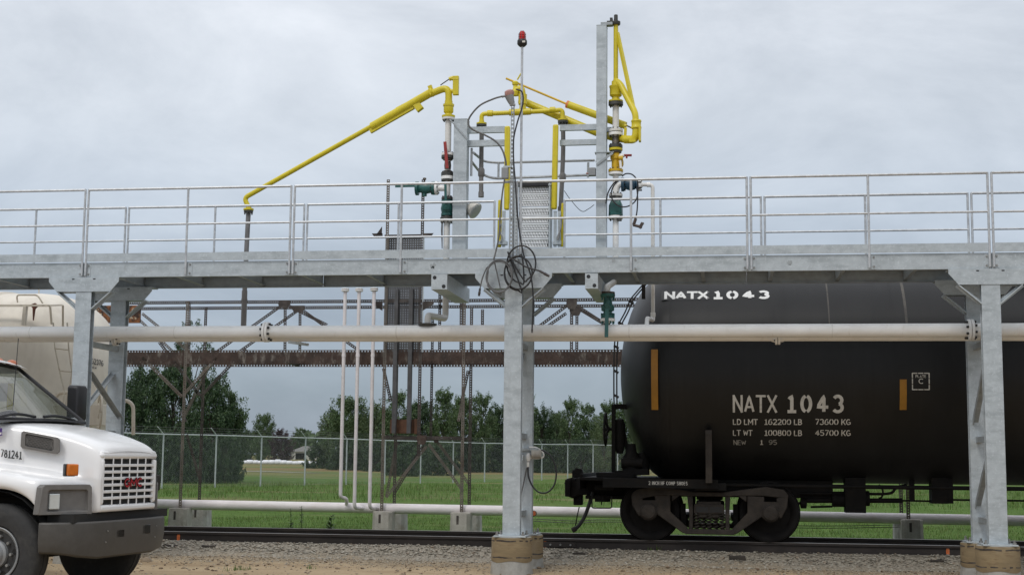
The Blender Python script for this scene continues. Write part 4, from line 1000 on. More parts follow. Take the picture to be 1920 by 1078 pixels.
# ---- right yellow arm, folded back over the stair
ra = thing('loading_arm', 'yellow loading arm on the tall post, folded back behind it with a balance cylinder', 'loading arm', P(1154, 192), 'yellow loading arms')
zb = A(1154, 191, YA).z
m = MB(); m.lathe((XR_, YA, zb), (0, 0, 1), [(0, .105), (.015, .105), (.02, .06), (.07, .055), (.08, .08), (.09, .088), (.2, .088), (.21, .095), (.23, .095), (.235, .062), (.3, .06)], 24); m.build('swivel', M['yellow'], ra, smooth=35)
MB().cyl((XR_, YA, zb + .25), (XR_, YA, A(1153, 44, YA).z), .034, n=16).build('mast', M['yellow'], ra)
m = MB(); zt_ = A(1153, 44, YA).z; m.lathe((XR_, YA, zt_ - .03), (0, 0, 1), [(0, .06), (.01, .066), (.05, .066), (.055, .03), (.15, .028), (.155, .02)], 18); m.cyl(P(1138, 41), P(1150, 41), .012); m.span((P(1144, 0).x, 1.5, zt_ - .03), (P(1149, 0).x, 1.6, zt_ + .07)); m.build('top_bearing', M['flange_dark'], ra, smooth=35)
path = fillet([(XR_, YA, zb + .28), (XR_, YA, P(1155, 152).z), A(1163, 158, 1.5), A(1192, 214, 1.3), A(1191.5, 236, 1.3)], .09, 7)
MB().tube(path, .046, 16).build('inner_pipe', M['yellow'], ra)
MB().bar(P(1157.5, 62), A(1187, 200, 1.35), .045, .045).build('stay', M['yellow'], ra, smooth=0)
q = A(1193, 236, 1.3); m = MB(); m.lathe(q + V((0, 0, -.05)), (0, 0, 1), [(0, .06), (.01, .075), (.03, .075), (.04, .068), (.1, .068), (.11, .075), (.13, .07), (.135, .05)], 20); m.build('swivel', M['yellow'], ra, smooth=35)
path = fillet([A(1193.5, 240, 1.3), A(1192, 262, 1.3), A(1172, 262, 1.42)], .14, 8); MB().tube(path, .058, 16).build('elbow_pipe', M['yellow'], ra)
m = MB(); a = A(1192.5, 266, 1.27); m.bar(a + V((.055, 0, 0)), a + V((.055, 0, .22)), .03, .12, (0, 1, 0)); m.bar(A(1186, 261, 1.25), A(1186, 267, 1.25), .09, .05, (0, 1, 0)); m.build('stop_plate', M['yellow'], ra, smooth=0)
m = MB(); m.bar(A(1172, 258, 1.42), A(1173, 240, 1.42), .04, .03, (0, 1, 0)); m.lathe(A(1173, 238, 1.42), (0, 0, 1), [(0, .02), (.012, .026), (.03, .02), (.036, .004)], 10); m.build('latch', M['yellow'], ra, smooth=35)
# outer arm going back left behind the post, and the balance cylinder with its rod
def yb_(px): return 1.5 + (1172 - px) / 200 * .42
MB().tube([A(1176, 262, 1.46), A(1150, 258, 1.72), A(1118, 248.5, 1.80), A(975, 188, 2.05)], .056, 16).build('outer_pipe', M['yellow'], ra)
bc = MB().tube([A(1065, 196.5, 1.8), A(1173, 236, 1.72)], .055, 18).build('balance_cylinder', M['yellow'], ra)
m = MB(); a, b = A(1065, 196.5, 1.8), A(1173, 236, 1.72); d = (a - b).normalized(); m.lathe(a - d * .01, d, [(0, .057), (.03, .057), (.036, .045)], 18); m.build('end_cap', M['orange_cap'], bc, smooth=35)
MB().tube([A(949, 147.5, 1.85), a], .016, 8).build('balance_rod', M['amber_paint'], ra)
MB().tube([A(1173, 235, 1.7), A(1186, 241, 1.4)], .012, 8).build('link_rod', M['bolt'], ra)

# ------------------------------------------------------------------ centre: folding stair, strut, beacon, cables
st = thing('folding_stair', 'folded up galvanised stair with serrated treads and yellow spring tubes', 'stair', A(1003, 465, 1.5))
YS0 = 1.5
rows = [(349, 362), (364, 374), (376, 387), (390, 404), (406, 418), (420, 431), (433, 446), (448, 464)]
for i, (ya, yb2) in enumerate(rows):
    a, b = A(972.5 - i * .1, yb2, 1.55), A(1031.5 - i * .4, ya, 1.62)
    m = MB(); x0, x1, z0, z1 = a.x, b.x, a.z, b.z; h = z1 - z0
    m.span((x0, 1.55, z1 - .012), (x1, 1.72, z1)); m.span((x0, 1.548, z1 - .02), (x1, 1.556, z1))
    # serrated plank: rows of slanted teeth with openings between
    n = 19; pt_ = (x1 - x0) / n
    for r_ in range(2):
        hh = (h - .016) / 2; zt2 = z1 - .016 - r_ * hh; zb2 = zt2 - hh
        m.span((x0, 1.55, zb2), (x1, 1.556, zb2 + hh * .2))
        for k in range(-1, n + 1):
            u = x0 + (k + (.5 if r_ else .0)) * pt_; sl_ = pt_ * .45
            if u < x0 or u + pt_ * .4 + sl_ > x1: continue
            m.add([(u, 1.553, zb2 + hh * .15), (u + pt_ * .52, 1.553, zb2 + hh * .15), (u + pt_ * .52 + sl_, 1.558, zt2), (u + sl_, 1.558, zt2)], [(0, 1, 2, 3)])
    tr_ = m.build('tread', M['serrated'], st, smooth=0)
    MB().span((x0, 1.60, z0), (x1, 1.604, z1 - .02)).build('tread_shade_backing', M['hose'], tr_, smooth=0)  # dark backing sheet painted as the shade inside the tread openings
for px, w in ((968.5, .045), (1033.5, .03)):
    a, b = A(px, 345, 1.53), A(px - 1, 466, 1.53); MB().bar((a.x, 1.53, a.z), (a.x, 1.53, b.z), w, .1, (0, 1, 0)).build('stringer', M['galv'], st, smooth=0)
m = MB(); a, b = A(968, 350, 1.5), A(1036, 341, 1.5); m.span((a.x, 1.5, a.z), (b.x, 1.58, b.z)); m.build('rubber_bumper', M['black_plastic'], st, smooth=0, bevel=.01)
m = MB(); a = A(1031, 350, 1.46); m.cyl((a.x, 1.46, a.z - .9), (a.x, 1.46, a.z + .02), .016); m.lathe((a.x, 1.46, a.z), (0, 0, 1), [(0, .012), (.015, .026), (.035, .026), (.05, .01)], 10); m.build('latch_rod', M['galv'], st)
# yellow spring tubes and their lower arms
for (xa, ya, xb, yb2, w, Y, nm) in ((951.5, 237, 950.5, 394, .083, 1.45, 'spring_tube'), (1042, 234, 1039, 393, .083, 1.45, 'spring_tube'), (938, 375, 936, 464, .06, 1.5, 'lower_arm'), (1056.5, 381, 1053, 463, .06, 1.5, 'lower_arm')):
    a, b = A(xa, ya, Y), A(xb, yb2, Y); m = MB(); m.bar((a.x, Y, a.z), (b.x, Y, b.z), w, w * .8, (0, 1, 0)); o = m.build(nm, M['yellow'], st, smooth=35, bevel=w * .28)
for px in (945, 1041, 1049): 
    a = A(px, 396, 1.48); b = A(px, 463, 1.48); MB().bar((a.x, 1.48, a.z), (a.x, 1.48, b.z), .045, .03, (0, 1, 0)).build('pivot_leg', M['galv'], st, smooth=0)
for x0, x1 in ((933, 950), (1036, 1052)):
    a, b = A(x0, 452, 1.44), A(x1, 458, 1.44); MB().span((a.x, 1.44, b.z), (b.x, 1.54, a.z)).build('pivot_bracket', M['galv'], st, smooth=0)
m = MB()
pts = spline([A(x, y, 1.42) for x, y in ((1050, 405), (1053, 412), (1051, 430), (1046, 442), (1045, 450), (1048, 444), (1051, 420))], 6); m.tube(pts, .012, 6)
pts = spline([A(x, y, 1.42) for x, y in ((940, 420), (937, 432), (941, 445), (938, 455))], 6); m.tube(pts, .012, 6); m.build('chain', M['bolt_zinc'], st)
# handrail cage of the stair, tubes beyond the platform
YG = 2.3
cage = thing('stair_handrail', 'grey tubular handrail of the stair, beyond the platform edge', 'handrail', A(1000, 320, YG))
m = MB(); m.tube(fillet([A(888, 287, 1.65), A(908, 303, YG), A(930, 305.5, YG), A(1115, 301, YG)], .12, 5), .02, 8); m.build('top_tube', M['rail_tube'], cage)
m = MB(); m.tube(fillet([A(884, 303, 1.65), A(903, 327, YG), A(925, 335, YG), A(1115, 328, YG)], .12, 5), .02, 8); m.build('lower_tube', M['rail_tube'], cage)
for px in (935, 1103): MB().tube([A(px, 305, YG), A(px - .5, 333, YG)], .018, 8).build('upright', M['rail_tube'], cage)
MB().tube([A(884.5, 278, 1.65), A(883.5, 330, 1.65)], .018, 8).build('upright', M['rail_tube'], cage)
MB().tube([A(1117, 303, YG), A(1148, 301, YG)], .018, 8).build('upright', M['rail_tube'], cage)

# beacon
bx = A(976.5, 300, -.06)
bt = A(979, 88, -.06)
be = thing('warning_beacon', 'red warning beacon on a thin pole in front of the stair', 'beacon', A(976, 465, -.06))
MB().tube([(bt.x, -.06, A(976, 478, -.06).z), bt], .0165, 10).build('pole', M['rail_tube'], be)
zb = A(979, 87, -.06).z; K = 1 / 141.
m = MB(); m.lathe((bt.x, -.06, zb - .01), (0, 0, 1), [(0, .035), (.02, .055), (.035, .067), (.08, .067), (.095, .06), (.1, .05)], 22); m.build('housing', M['black_plastic'], be)
MB().span((bt.x + .01, -.1285, zb + .03), (bt.x + .05, -.1255, zb + .055)).build('rating_plate', M['letter_white'], be, smooth=0)
m = MB(); m.lathe((bt.x, -.06, zb + .088), (0, 0, 1), [(0, .046), (.015, .047), (.018, .043), (.03, .044), (.033, .047), (.045, .047), (.048, .042), (.06, .043), (.063, .046), (.075, .045), (.078, .040), (.095, .038), (.115, .028), (.122, .012)], 22); m.build('lens', M['red_lens'], be)
m = MB()
for k in range(8): 
    t = k * .785; m.tube([(bt.x + .05 * math.cos(t), -.06 + .05 * math.sin(t), zb + .09), (bt.x + .048 * math.cos(t), -.06 + .048 * math.sin(t), zb + .17), (bt.x + .02 * math.cos(t), -.06 + .02 * math.sin(t), zb + .212)], .003, 5)
m.build('guard', M['chrome'], be)
# perforated strut with sensor head and junction box
sx = A(960.5, 330, -.075).x; ztp, zbt = A(961, 190, -.075).z, A(964, 514, -.075).z
sr = thing('strut_channel', 'perforated galvanised strut carrying a sensor head above the central column', 'strut', (sx, -.075, zbt))
m = MB(); m.perf((sx, -.1, zbt), (sx, -.1, ztp), .042, (0, 1, 0), .054, .024); m.span((sx - .021, -.1, zbt), (sx - .0185, -.062, ztp)); m.span((sx + .0185, -.1, zbt), (sx + .021, -.062, ztp)); m.build('channel', M['galv_dull'], sr, smooth=0)
m = MB(); m.perf((sx + .055, -.07, zbt + .1), (sx + .055, -.07, zbt + .86), .04, (0, 1, 0), .045, .024); m.span((sx - .04, -.065, zbt + .1), (sx - .025, -.05, zbt + .95)); m.build('lower_channel', M['galv'], sr, smooth=0)
m = MB(); q = A(956, 186, -.09); m.lathe(A(961, 198, -.09), (-.35, -.1, 1), [(0, .03), (.05, .045), (.1, .055), (.14, .06)], 16); m.cyl(A(956, 197, -.1), A(966, 197, -.1), .018); m.cyl(A(948, 180, -.09), A(941, 182, -.09), .016); m.build('sensor_head', M['grey_box'], sr)
m = MB(); m.lathe(A(956, 179, -.09), (-.2, -.2, 1), [(0, .062), (.03, .066), (.06, .06), (.075, .03)], 18); m.build('sensor_cap', M['pale_red'], sr)
m = MB(); a, b = A(941, 336, -.12), A(953.5, 315, -.12); m.span((a.x, -.17, a.z), (b.x, -.09, b.z)); jb = m.build('junction_box', M['grey_box'], sr, smooth=0, bevel=.008)
m = MB(); a, b = A(944, 315, -.12), A(960, 312, -.12); m.span((a.x, -.16, a.z), (b.x, -.10, b.z)); m.build('box_bracket', M['galv'], jb, smooth=0)
# cables
def cable(name, label, pts, r, mt, Y=-.14, closed=False, cat='cable', grp='loose cables at the centre of the platform', ends=()):
    q = [A(p[0], p[1], p[2] if len(p) > 2 else Y) for p in pts]
    t_ = thing(name, label, cat, q[0], grp)
    MB().tube(spline(q, 8), r, 8).build('cable_run', M[mt], t_)
    for (p0, p1, rr_) in ends:
        m = MB(); a, b = A(p0[0], p0[1], Y), A(p1[0], p1[1], Y); d = b - a; m.cyl(a, a + d * .55, rr_, n=10); m.cyl(a + d * .55, b, rr_ * 1.25, rr_ * .9, n=10); m.build('plug', M['chrome'], t_)
    return t_
cable('cable', 'grey cable arching left from the sensor head and back down to the junction box', [(942, 181), (925, 186), (900, 198), (882, 218), (878, 232), (886, 243), (910, 254), (930, 266), (942, 282), (948, 302), (948.5, 314)], .0125, 'cable_grey')
cable('cable', 'black cable hanging from the sensor head in front of the stair to its own plug', [(968, 168), (978, 172), (981, 186), (978, 205), (970, 230), (963, 262), (963, 300), (966, 340), (970, 400), (975, 440), (982, 478), (994, 512), (999, 545), (999.5, 580), (998, 610)], .0105, 'cable', ends=(((998, 610), (997.5, 624), .011),))
cable('cable', 'grey cable dropping from the junction box to the left coil', [(946, 337), (942, 362), (938, 400), (936, 440), (930, 470), (926, 486)], .011, 'cable_grey')
def coil(cx, cy, rx, ry, turns, wob, seed, n=26):
    rr_ = random.Random(seed); out = []; ph = rr_.uniform(0, 6)
    for i in range(int(turns * n) + 1):
        t = 2 * math.pi * i / n; k = 1 + wob * math.sin(t * .63 + ph); out.append((cx + rx * k * math.cos(t + ph) + wob * 14 * math.sin(t * .31), cy + ry * k * math.sin(t + ph) + wob * 10 * math.cos(t * .4), -.13 - .02 * (i / n)))
    return out
def coil_cable(label, lead, c, tail, mt, r, ends):
    pts = lead + c + tail; q = [A(*p) for p in pts]
    t_ = thing('cable_coil', label, 'cable', q[len(lead) + 3], 'coiled cables on the central column head')
    MB().tube(spline(q, 3), r, 7).build('cable_run', M[mt], t_)
    for p0, p1, rr_ in ends:
        m = MB(); a, b = A(*p0), A(*p1); d = b - a; m.cyl(a, a + d * .5, rr_, n=10); m.cyl(a + d * .5, b, rr_ * 1.3, rr_, n=10); m.build('plug', M['chrome'], t_)
coil_cable('coil of grey cable hung on the left of the central column head', [(926, 486, -.13)], coil(936, 518, 24, 29, 3.2, .05, 3), [(915, 500, -.14), (905, 520, -.14), (900, 542, -.14)], 'cable_grey', .009, [((900, 541, -.14), (898, 555, -.14), .014)])
coil_cable('tangled loops of black cable hung on the right of the central column head', [(952, 472, -.15)], coil(972, 512, 26, 31, 1.6, .03, 8) + coil(978, 494, 27, 34, 1.0, .05, 4), [(960, 486, -.16), (985, 500, -.16), (1012, 508, -.16)], 'cable', .0115, [((1012, 508, -.16), (1030, 518, -.16), .016)])
# flood light under the left post
fl = thing('flood_light', 'cream bell shaped flood light sticking out behind the wide post', 'lamp', A(884, 390, 1.6))
m = MB(); d = V((.75, -.25, -.55)); a = A(877, 386, 1.62); m.lathe(a, d, [(0, .03), (.02, .06), (.09, .10), (.15, .125), (.16, .128)], 22); m.build('shade', M['letter_white'], fl)
m = MB(); m.lathe(a + d.normalized() * .155, d, [(0, .118), (.012, .11), (.02, .02)], 20); m.build('lens', M['lamp_glass'], fl)
# grounding hose with clamp on the right riser
gh = thing('grounding_lead', 'black looped lead with a brass clamp hanging on the right riser', 'cable', P(1195, 380, 1.4))
MB().tube(spline([A(x, y, 1.38) for x, y in ((1136, 382), (1140, 362), (1150, 345), (1163, 335), (1150, 350), (1146, 366), (1152, 380), (1165, 388), (1180, 386), (1192, 376), (1196, 360), (1195, 340), (1186, 328), (1174, 326), (1166, 331))], 6), .010, 7).build('lead', M['cable'], gh)
MB().tube(spline([A(x, y, 1.38) for x, y in ((1194, 350), (1195.5, 372), (1194.5, 395), (1192, 410))], 6), .010, 7).build('lead', M['cable'], gh)
m = MB(); m.tube([A(1192, 410, 1.38), A(1188, 422, 1.38)], .022, 10); m.tube([A(1187, 422, 1.38), A(1204, 426, 1.38)], .02, 8); m.bar(A(1199, 428, 1.38), A(1205, 418, 1.38), .05, .04); m.cyl(A(1204, 420, 1.38), A(1207, 418, 1.38), .014); m.build('clamp', M['bronze'], gh)
# slack guy wire pieces right of the stair
g2 = thing('guy_wire', 'thin slack wire hanging between the stair and the tall narrow post', 'wire', A(1080, 390, 1.7))
MB().tube(spline([A(x, y, 1.7) for x, y in ((1058, 358), (1070, 375), (1090, 396), (1103, 392), (1114, 384))], 5), .005, 5).build('wire', M['cable'], g2)
# junction fitting with cable on the central rear column
cf = thing('cable_outlet', 'tan outlet box with a looped black cable on the central rear column', 'outlet', A(1000, 850, 1.3))
YO = 1.1
m = MB(); m.bar(A(974, 842, YO), A(1010, 842, YO), .05, .03); m.build('arm', M['galv_dull'], cf, smooth=0)
m = MB(); m.cyl(A(997, 851, YO), A(1012, 851, YO), .062, n=18); m.cyl(A(1012, 851, YO), A(1015, 851, YO), .066, n=18); m.build('housing', M['concrete'], cf)
m = MB(); m.lathe(A(991, 864, YO), (0, 0, 1), [(0, .02), (.03, .03), (.08, .035), (.11, .02)], 12); m.cyl(A(990, 875, YO), A(990.5, 866, YO), .018); m.build('gland', M['white_dirty'], cf)
MB().tube(spline([A(x, y, YO) for x, y in ((992, 838), (1006, 839), (1018, 848), (1018, 857), (1005, 859), (992, 858))], 6), .010, 8).build('conduit', M['white_dirty'], cf)
MB().tube(spline([A(x, y, YO) for x, y in ((990, 874), (991, 893), (998, 910), (1010, 922), (1025, 923), (1038, 911), (1043, 890), (1040, 870), (1032, 854), (1020, 845), (1012, 843))], 6), .0115, 8).build('cable_loop', M['cable'], cf)
MB().tube([A(988, 876, YO), A(976, 932, YO)], .010, 6).build('cable_tail', M['cable_grey'], cf)
og = thing('orange_reflector', 'small round orange reflector beside the foot of the central rear column', 'reflector', A(1001, 962, 1.45))
m = MB(); m.lathe(A(1001, 962, 1.44), (0, -1, 0), [(0, .042), (.03, .042)], 18); m.span((A(995, 0, 1.45).x, 1.44, A(1001, 978, 1.45).z), (A(1003, 0, 1.45).x, 1.47, A(1001, 952, 1.45).z)); m.build('bracket', M['bolt'], og)
m = MB(); m.lathe(A(1001, 962, 1.41), (0, -1, 0), [(0, .032), (.008, .03), (.012, .01)], 18); m.build('disc', M['orange_paint'], og)

# ------------------------------------------------------------------ black tank car
TY, TR, TZ = TRACK_Y, 1.60, 2.80
TX0 = 7.25
def tank_hit(px, py):
    """where a sighting meets the tank shell: (x, angle above the horizontal on the near side)"""
    d = _ray(px, py); o = CAM - V((0, TY, TZ)); a = d.y ** 2 + d.z ** 2; b = 2 * (o.y * d.y + o.z * d.z); c = o.y ** 2 + o.z ** 2 - TR ** 2
    t = (-b - math.sqrt(max(0, b * b - 4 * a * c))) / (2 * a); p = CAM + d * t
    return p.x, math.atan2(p.z - TZ, -(p.y - TY))
def tpt(x, ph, e=.003):
    return V((x, TY - (TR + e) * math.cos(ph), TZ + (TR + e) * math.sin(ph)))
car = thing('tank_car', 'black railway tank car with white stencilled numbers', 'tank car', (13, TY, RZ))
m = MB(); secs = []; n = 96
for i in range(13):
    t = i / 12 * math.pi / 2; xx = TX0 + .8 * (1 - math.sin(t)) if False else TX0 + .8 - .8 * math.cos(t); k = math.sin(t)
    secs.append((xx, max(.004, TR * k)))
for x in [TX0 + .8 + .02] + [8.6 + i * 1.45 for i in range(10)] + [22.6]: secs.append((x, TR))
secs += [(22.6 + .8 * math.sin(t / 8 * math.pi / 2), max(.004, TR * math.cos(t / 8 * math.pi / 2))) for t in range(1, 9)]
m.loft([[V((x, TY - r_ * math.cos(2 * math.pi * j / n), TZ + r_ * math.sin(2 * math.pi * j / n))) for j in range(n)] for x, r_ in secs])
tank = m.build('tank', M['tank'], car, smooth=50)
# weld seams and chalky streaks running down from the top
def band(x, w, p0, p1, mt, name, e=.002, k=14):
    m = MB(); vs = []
    for i in range(k + 1):
        ph = p0 + (p1 - p0) * i / k; ww = w * (1 - .35 * i / k)
        vs += [tpt(x - ww / 2, ph, e), tpt(x + ww / 2, ph, e)]
    m.add(vs, [(2 * i, 2 * i + 1, 2 * i + 3, 2 * i + 2) for i in range(k)]); return m.build(name, mt, tank, smooth=60)
for px, w in ((1552, .028), (1695, .05)):
    x, ph = tank_hit(px, 560); band(x, w, R(100), R(24), M['tank_seam'], 'streak')
for x in (TX0 + .8, 8.6, 9.7, 11.2, 12.65): band(x, .018, R(150), R(-80), M['tank'], 'weld_seam', .006, 40)
# reflective strips, wrapped on the shell
def patch(px0, py0, px1, py1, mt, name, e=.003):
    x0, a1 = tank_hit(px0, py0); x1, _ = tank_hit(px1, py0); _, a0 = tank_hit(px0, py1); m = MB(); k = 10; vs = []
    for i in range(k + 1):
        ph = a0 + (a1 - a0) * i / k; vs += [tpt(x0, ph, e), tpt(x1, ph, e)]
    m.add(vs, [(2 * i, 2 * i + 1, 2 * i + 3, 2 * i + 2) for i in range(k)]); return m.build(name, mt, tank, smooth=60)
patch(1221, 655, 1233.5, 768, M['reflector'], 'reflective_strip'); patch(1687, 711, 1700, 768, M['reflector'], 'reflective_strip')
def tank_text(text, px0, px1, ytop, ybase, mt, stroke=.17, gap=.28, spc=.5, name='lettering', patch_m=None):
    x0, a0 = tank_hit(px0, ybase); x1, _ = tank_hit(px1, ybase); _, a1 = tank_hit(px0, ytop); h = (a1 - a0) * TR
    probe, w = lettering(text, lambda u, v: V((u, v, 0)), 1.0, 1.0, stroke, gap, None, spc)
    ws = (x1 - x0) / max(.01, (w - gap)) / h
    m, _ = lettering(text, lambda u, v: tpt(x0 + u, a0 + v / TR, .0045), h, ws, stroke * min(1.0, max(.6, ws)), gap, None, spc)
    return m.build(name, M[mt], tank, smooth=0)
patch(1240, 546, 1330, 563, M['patch_black'], 'black_patch', .0025)
tank_text('NATX', 1248, 1326, 548.5, 559.5, 'letter_bright', .30, .22, name='number_lettering')
tank_text('1043', 1338, 1440, 547.5, 559.5, 'letter_bright', .34, .5, name='number_lettering')
tank_text('NATX', 1376, 1455, 742, 771, 'letter_white', .17, .26, name='number_lettering')
tank_text('1043', 1476, 1579, 742, 771, 'letter_white', .235, .5, name='number_lettering')
for tx, a, b, y0, y1 in (('LD LMT', 1375, 1420, 785.5, 795), ('162200 LB', 1433, 1503, 785.5, 795), ('73600 KG', 1529, 1594, 785.5, 795), ('LT WT', 1375, 1410, 806, 815.5), ('100800 LB', 1433, 1503, 806, 815.5), ('45700 KG', 1529, 1594, 806, 815.5)):
    tank_text(tx, a, b, y0, y1, 'letter_white', .17, .22, .42, 'weight_lettering')
tank_text('NEW', 1376, 1398, 825, 833, 'letter_faded', .17, .22, .42, 'date_lettering'); tank_text('1', 1425, 1430, 824.5, 832.5, 'letter_white', .18, .2, .4, 'date_lettering'); tank_text('95', 1442, 1456, 824.5, 832.5, 'letter_faded', .18, .24, .4, 'date_lettering')
# clearance plate square with dashed border
x0, a1 = tank_hit(1709.5, 698.5); x1, _ = tank_hit(1743, 698.5); _, a0 = tank_hit(1709.5, 731); m = MB(); bw = .015
def seg(u0, u1, p0, p1):
    b = len(m.v); m.add([tpt(u0, p0, .0045), tpt(u1, p0, .0045), tpt(u1, p1, .0045), tpt(u0, p1, .0045)], [(0, 1, 2, 3)])
for i in range(3):
    f0, f1 = i / 3 + .02, (i + 1) / 3 - .02
    seg(x0 + (x1 - x0) * f0, x0 + (x1 - x0) * f1, a0, a0 + bw / TR); seg(x0 + (x1 - x0) * f0, x0 + (x1 - x0) * f1, a1 - bw / TR, a1)
    seg(x0, x0 + bw, a0 + (a1 - a0) * f0, a0 + (a1 - a0) * f1); seg(x1 - bw, x1, a0 + (a1 - a0) * f0, a0 + (a1 - a0) * f1)
m.build('clearance_square', M['letter_white'], tank, smooth=0)
tank_text('PLATE', 1717, 1736, 703, 707.5, 'letter_white', .2, .22, .4, 'clearance_lettering'); tank_text('C', 1723, 1730.5, 710, 718.5, 'letter_white', .18, .2, .4, 'clearance_lettering')

# underframe: stub sill, end platform, side skirt with lettering
YS = 2.16
zt = A(1200, 897, YS).z; zb_ = A(1200, 914, YS).z
xa, xb = A(1130, 905, YS).x, A(1346, 905, YS).x
m = MB(); m.span((xa, YS, zb_), (xb, YS + .012, zt)); m.span((xa, YS + .012, zt - .012), (xb, YS + .16, zt)); m.span((xa, YS + .012, zb_), (xb, YS + .1, zb_ + .012)); sk = m.build('side_skirt', M['black_steel'], car, smooth=0)
xs = A(1216.5, 907.5, YS).x; xe = A(1290.5, 907.5, YS).x; h = A(1216, 902, YS).z - A(1216, 908, YS).z
pr_, w = lettering('2 INCH HF COMP SHOES', lambda u, v: V((u, v, 0)), 1, 1, .14, .42, None, .5); ws = (xe - xs) / w / h
m, _ = lettering('2 INCH HF COMP SHOES', lambda u, v: V((xs + u, YS - .003, A(1216, 908, YS).z + v)), h, ws, .14, .42, None, .5); m.build('brake_lettering', M['letter_white'], sk, smooth=0)
MB().span((6.75, TY - .38, .98), (10.4, TY + .38, 1.24)).build('stub_sill', M['black_steel'], car, smooth=0, bevel=.01)
m = MB(); m.span((6.72, YS + .17, 1.215), (7.9, 2 * TY - YS, 1.26)); m.span((6.72, YS + .17, 1.26), (6.76, 2 * TY - YS, 1.31)); m.span((6.95, 2.45, 1.262), (7.5, 3.3, 1.33)); m.build('end_platform', M['black_steel'], car, smooth=0, bevel=.006)
m = MB(); m.bar((6.70, 2.3, 1.17), (6.70, 4.5, 1.17), .05, .16); m.bar((6.62, 2.35, 1.22), (6.62, 4.5, 1.24), .03, .03); m.build('end_beam', M['black_steel'], car, smooth=0)
m = MB()
poly = [(0, -.12), (.12, -.17), (.2, -.12), (.5, -.10), (.5, .10), (.2, .12), (.14, .16), (.02, .13), (-.02, .05), (.06, .03), (.06, -.04), (-.01, -.05)]
m.prism(poly, (6.40, TY - .14, 1.09), (1, 0, 0), (0, 0, 1), -.28); m.prism([(0, -.13), (.09, -.13), (.09, .13), (0, .13)], (6.402, TY - .2, 1.08), (1, 0, 0), (0, 0, 1), -.12); m.span((6.50, TY - .09, 1.19), (6.64, TY + .09, 1.36)); m.span((6.52, TY - .07, .82), (6.66, TY + .07, .98))
m.build('coupler', M['black_steel'], car, smooth=30, bevel=.015)
m = MB(); a = A(1077, 898, 3.0); poly = [(0, 0), (.17, 0), (.11, .15), (.02, .17), (0, .15)]; m.prism(poly, a, (1, 0, 0), (0, 0, 1), -.12); m.build('striker_bracket', M['black_steel'], car, smooth=0)
MB().tube(spline([A(x, y, 3.0) for x, y in ((1112, 922), (1108, 934), (1103, 950), (1096, 968), (1086, 984), (1077, 992))], 6), .028, 10).build('brake_hose', M['rubber'], car)
m = MB(); m.cyl(A(1080, 990, 3.0), A(1073, 994, 3.0), .04); m.build('gladhand', M['bogie'], car)
MB().tube([A(1086, 950, 3.2), A(1082, 968, 3.2), A(1079, 985, 3.2)], .009, 6).build('uncoupling_chain', M['black_steel'], car)
for pts, Y in (([(1110, 925), (1110, 952), (1147, 952), (1147, 930)], 2.2), ([(1128, 930), (1128, 946)], 3.2)):
    MB().tube(fillet([A(x, y, Y) for x, y in pts], .03, 3), .009, 6).build('sill_step', M['black_steel'], car)
m = MB(); m.span((6.75, 2.9, .93), (7.35, 3.9, .98)); m.cyl(A(1130, 928, 3.0), A(1130, 940, 3.0), .12, n=12); m.cyl(A(1115, 912, 2.6), A(1150, 912, 2.6), .05, n=10); m.build('draft_gear', M['black_steel'], car, smooth=30)
# brake stand, wheel, gear case, pipes at the end
m = MB(); a, b = A(1150.5, 888, 2.7), A(1151, 758, 2.7); m.bar((a.x, 2.7, 1.26), (a.x, 2.7, b.z), .055, .09, (0, 1, 0)); a2 = A(1168, 762, 2.7); m.bar((a.x, 2.7, a2.z), (a2.x + .06, 2.75, a2.z), .06, .075); m.build('brake_stand', M['black_steel'], car, smooth=0)
c = A(1135.5, 804, 2.75); m = MB(); rr_ = .235
ringp = [c + V((0, rr_ * math.cos(t * math.pi / 14), rr_ * math.sin(t * math.pi / 14))) for t in range(29)]; m.tube(ringp, .017, 8)
for k in range(5): t = k * 1.2566; m.tube([c + V((.035, 0, 0)), c + V((0, rr_ * math.cos(t), rr_ * math.sin(t)))], .011, 6)
m.cyl(c + V((.02, 0, 0)), c + V((.13, 0, 0)), .022); m.lathe(c + V((.0, 0, 0)), (1, 0, 0), [(0, .03), (.05, .05), (.06, .02)], 12); m.build('brake_wheel', M['black_steel'], car)
m = MB(); m.lathe(A(1162, 850, 2.75), (0, 0, 1), [(0, .05), (.1, .075), (.42, .085), (.5, .06), (.52, .02)], 12); m.bar(A(1166, 786, 2.8), A(1177, 850, 2.8), .05, .05); m.build('gear_case', M['black_steel'], car, smooth=35)
m = MB(); m.lathe(A(1184, 885, 2.7), (0, 0, 1), [(0, .13), (.05, .14), (.22, .13), (.3, .08), (.42, .06)], 14); m.lathe(A(1203, 890, 2.8), (0, 0, 1), [(0, .12), (.2, .12), (.32, .09), (.33, .02)], 14); m.cyl(A(1165, 868, 2.6), A(1205, 868, 2.6), .07); m.build('valve_cluster', M['black_steel'], car, smooth=35)
MB().bar(A(1153, 888, 2.5), A(1215, 884, 2.5), .05, .09).build('grab_beam', M['black_steel'], car, smooth=0)
# saddle strut on the shell above the bolster
m = MB(); x0, x1 = A(1323, 860, 1.97).x, A(1335, 860, 1.97).x; z0, z1 = A(1329, 905, 1.97).z, A(1329, 806, 1.97).z
m.prism([(0, z0), (.35, z0), (.22, z0 + .35), (.1, z1 - .1), (-.02, z1), (-.04, z1 - .06)], (x0, 1.97, 0), (0, 1, 0), (0, 0, 1), x1 - x0)
m.build('saddle_strut', M['bogie'], car, smooth=0)
m = MB(); m.span((x0 - .16, 2.2, 1.09), (x1 + .2, 4.65, 1.2)); m.build('body_bolster', M['black_steel'], car, smooth=0, bevel=.01)
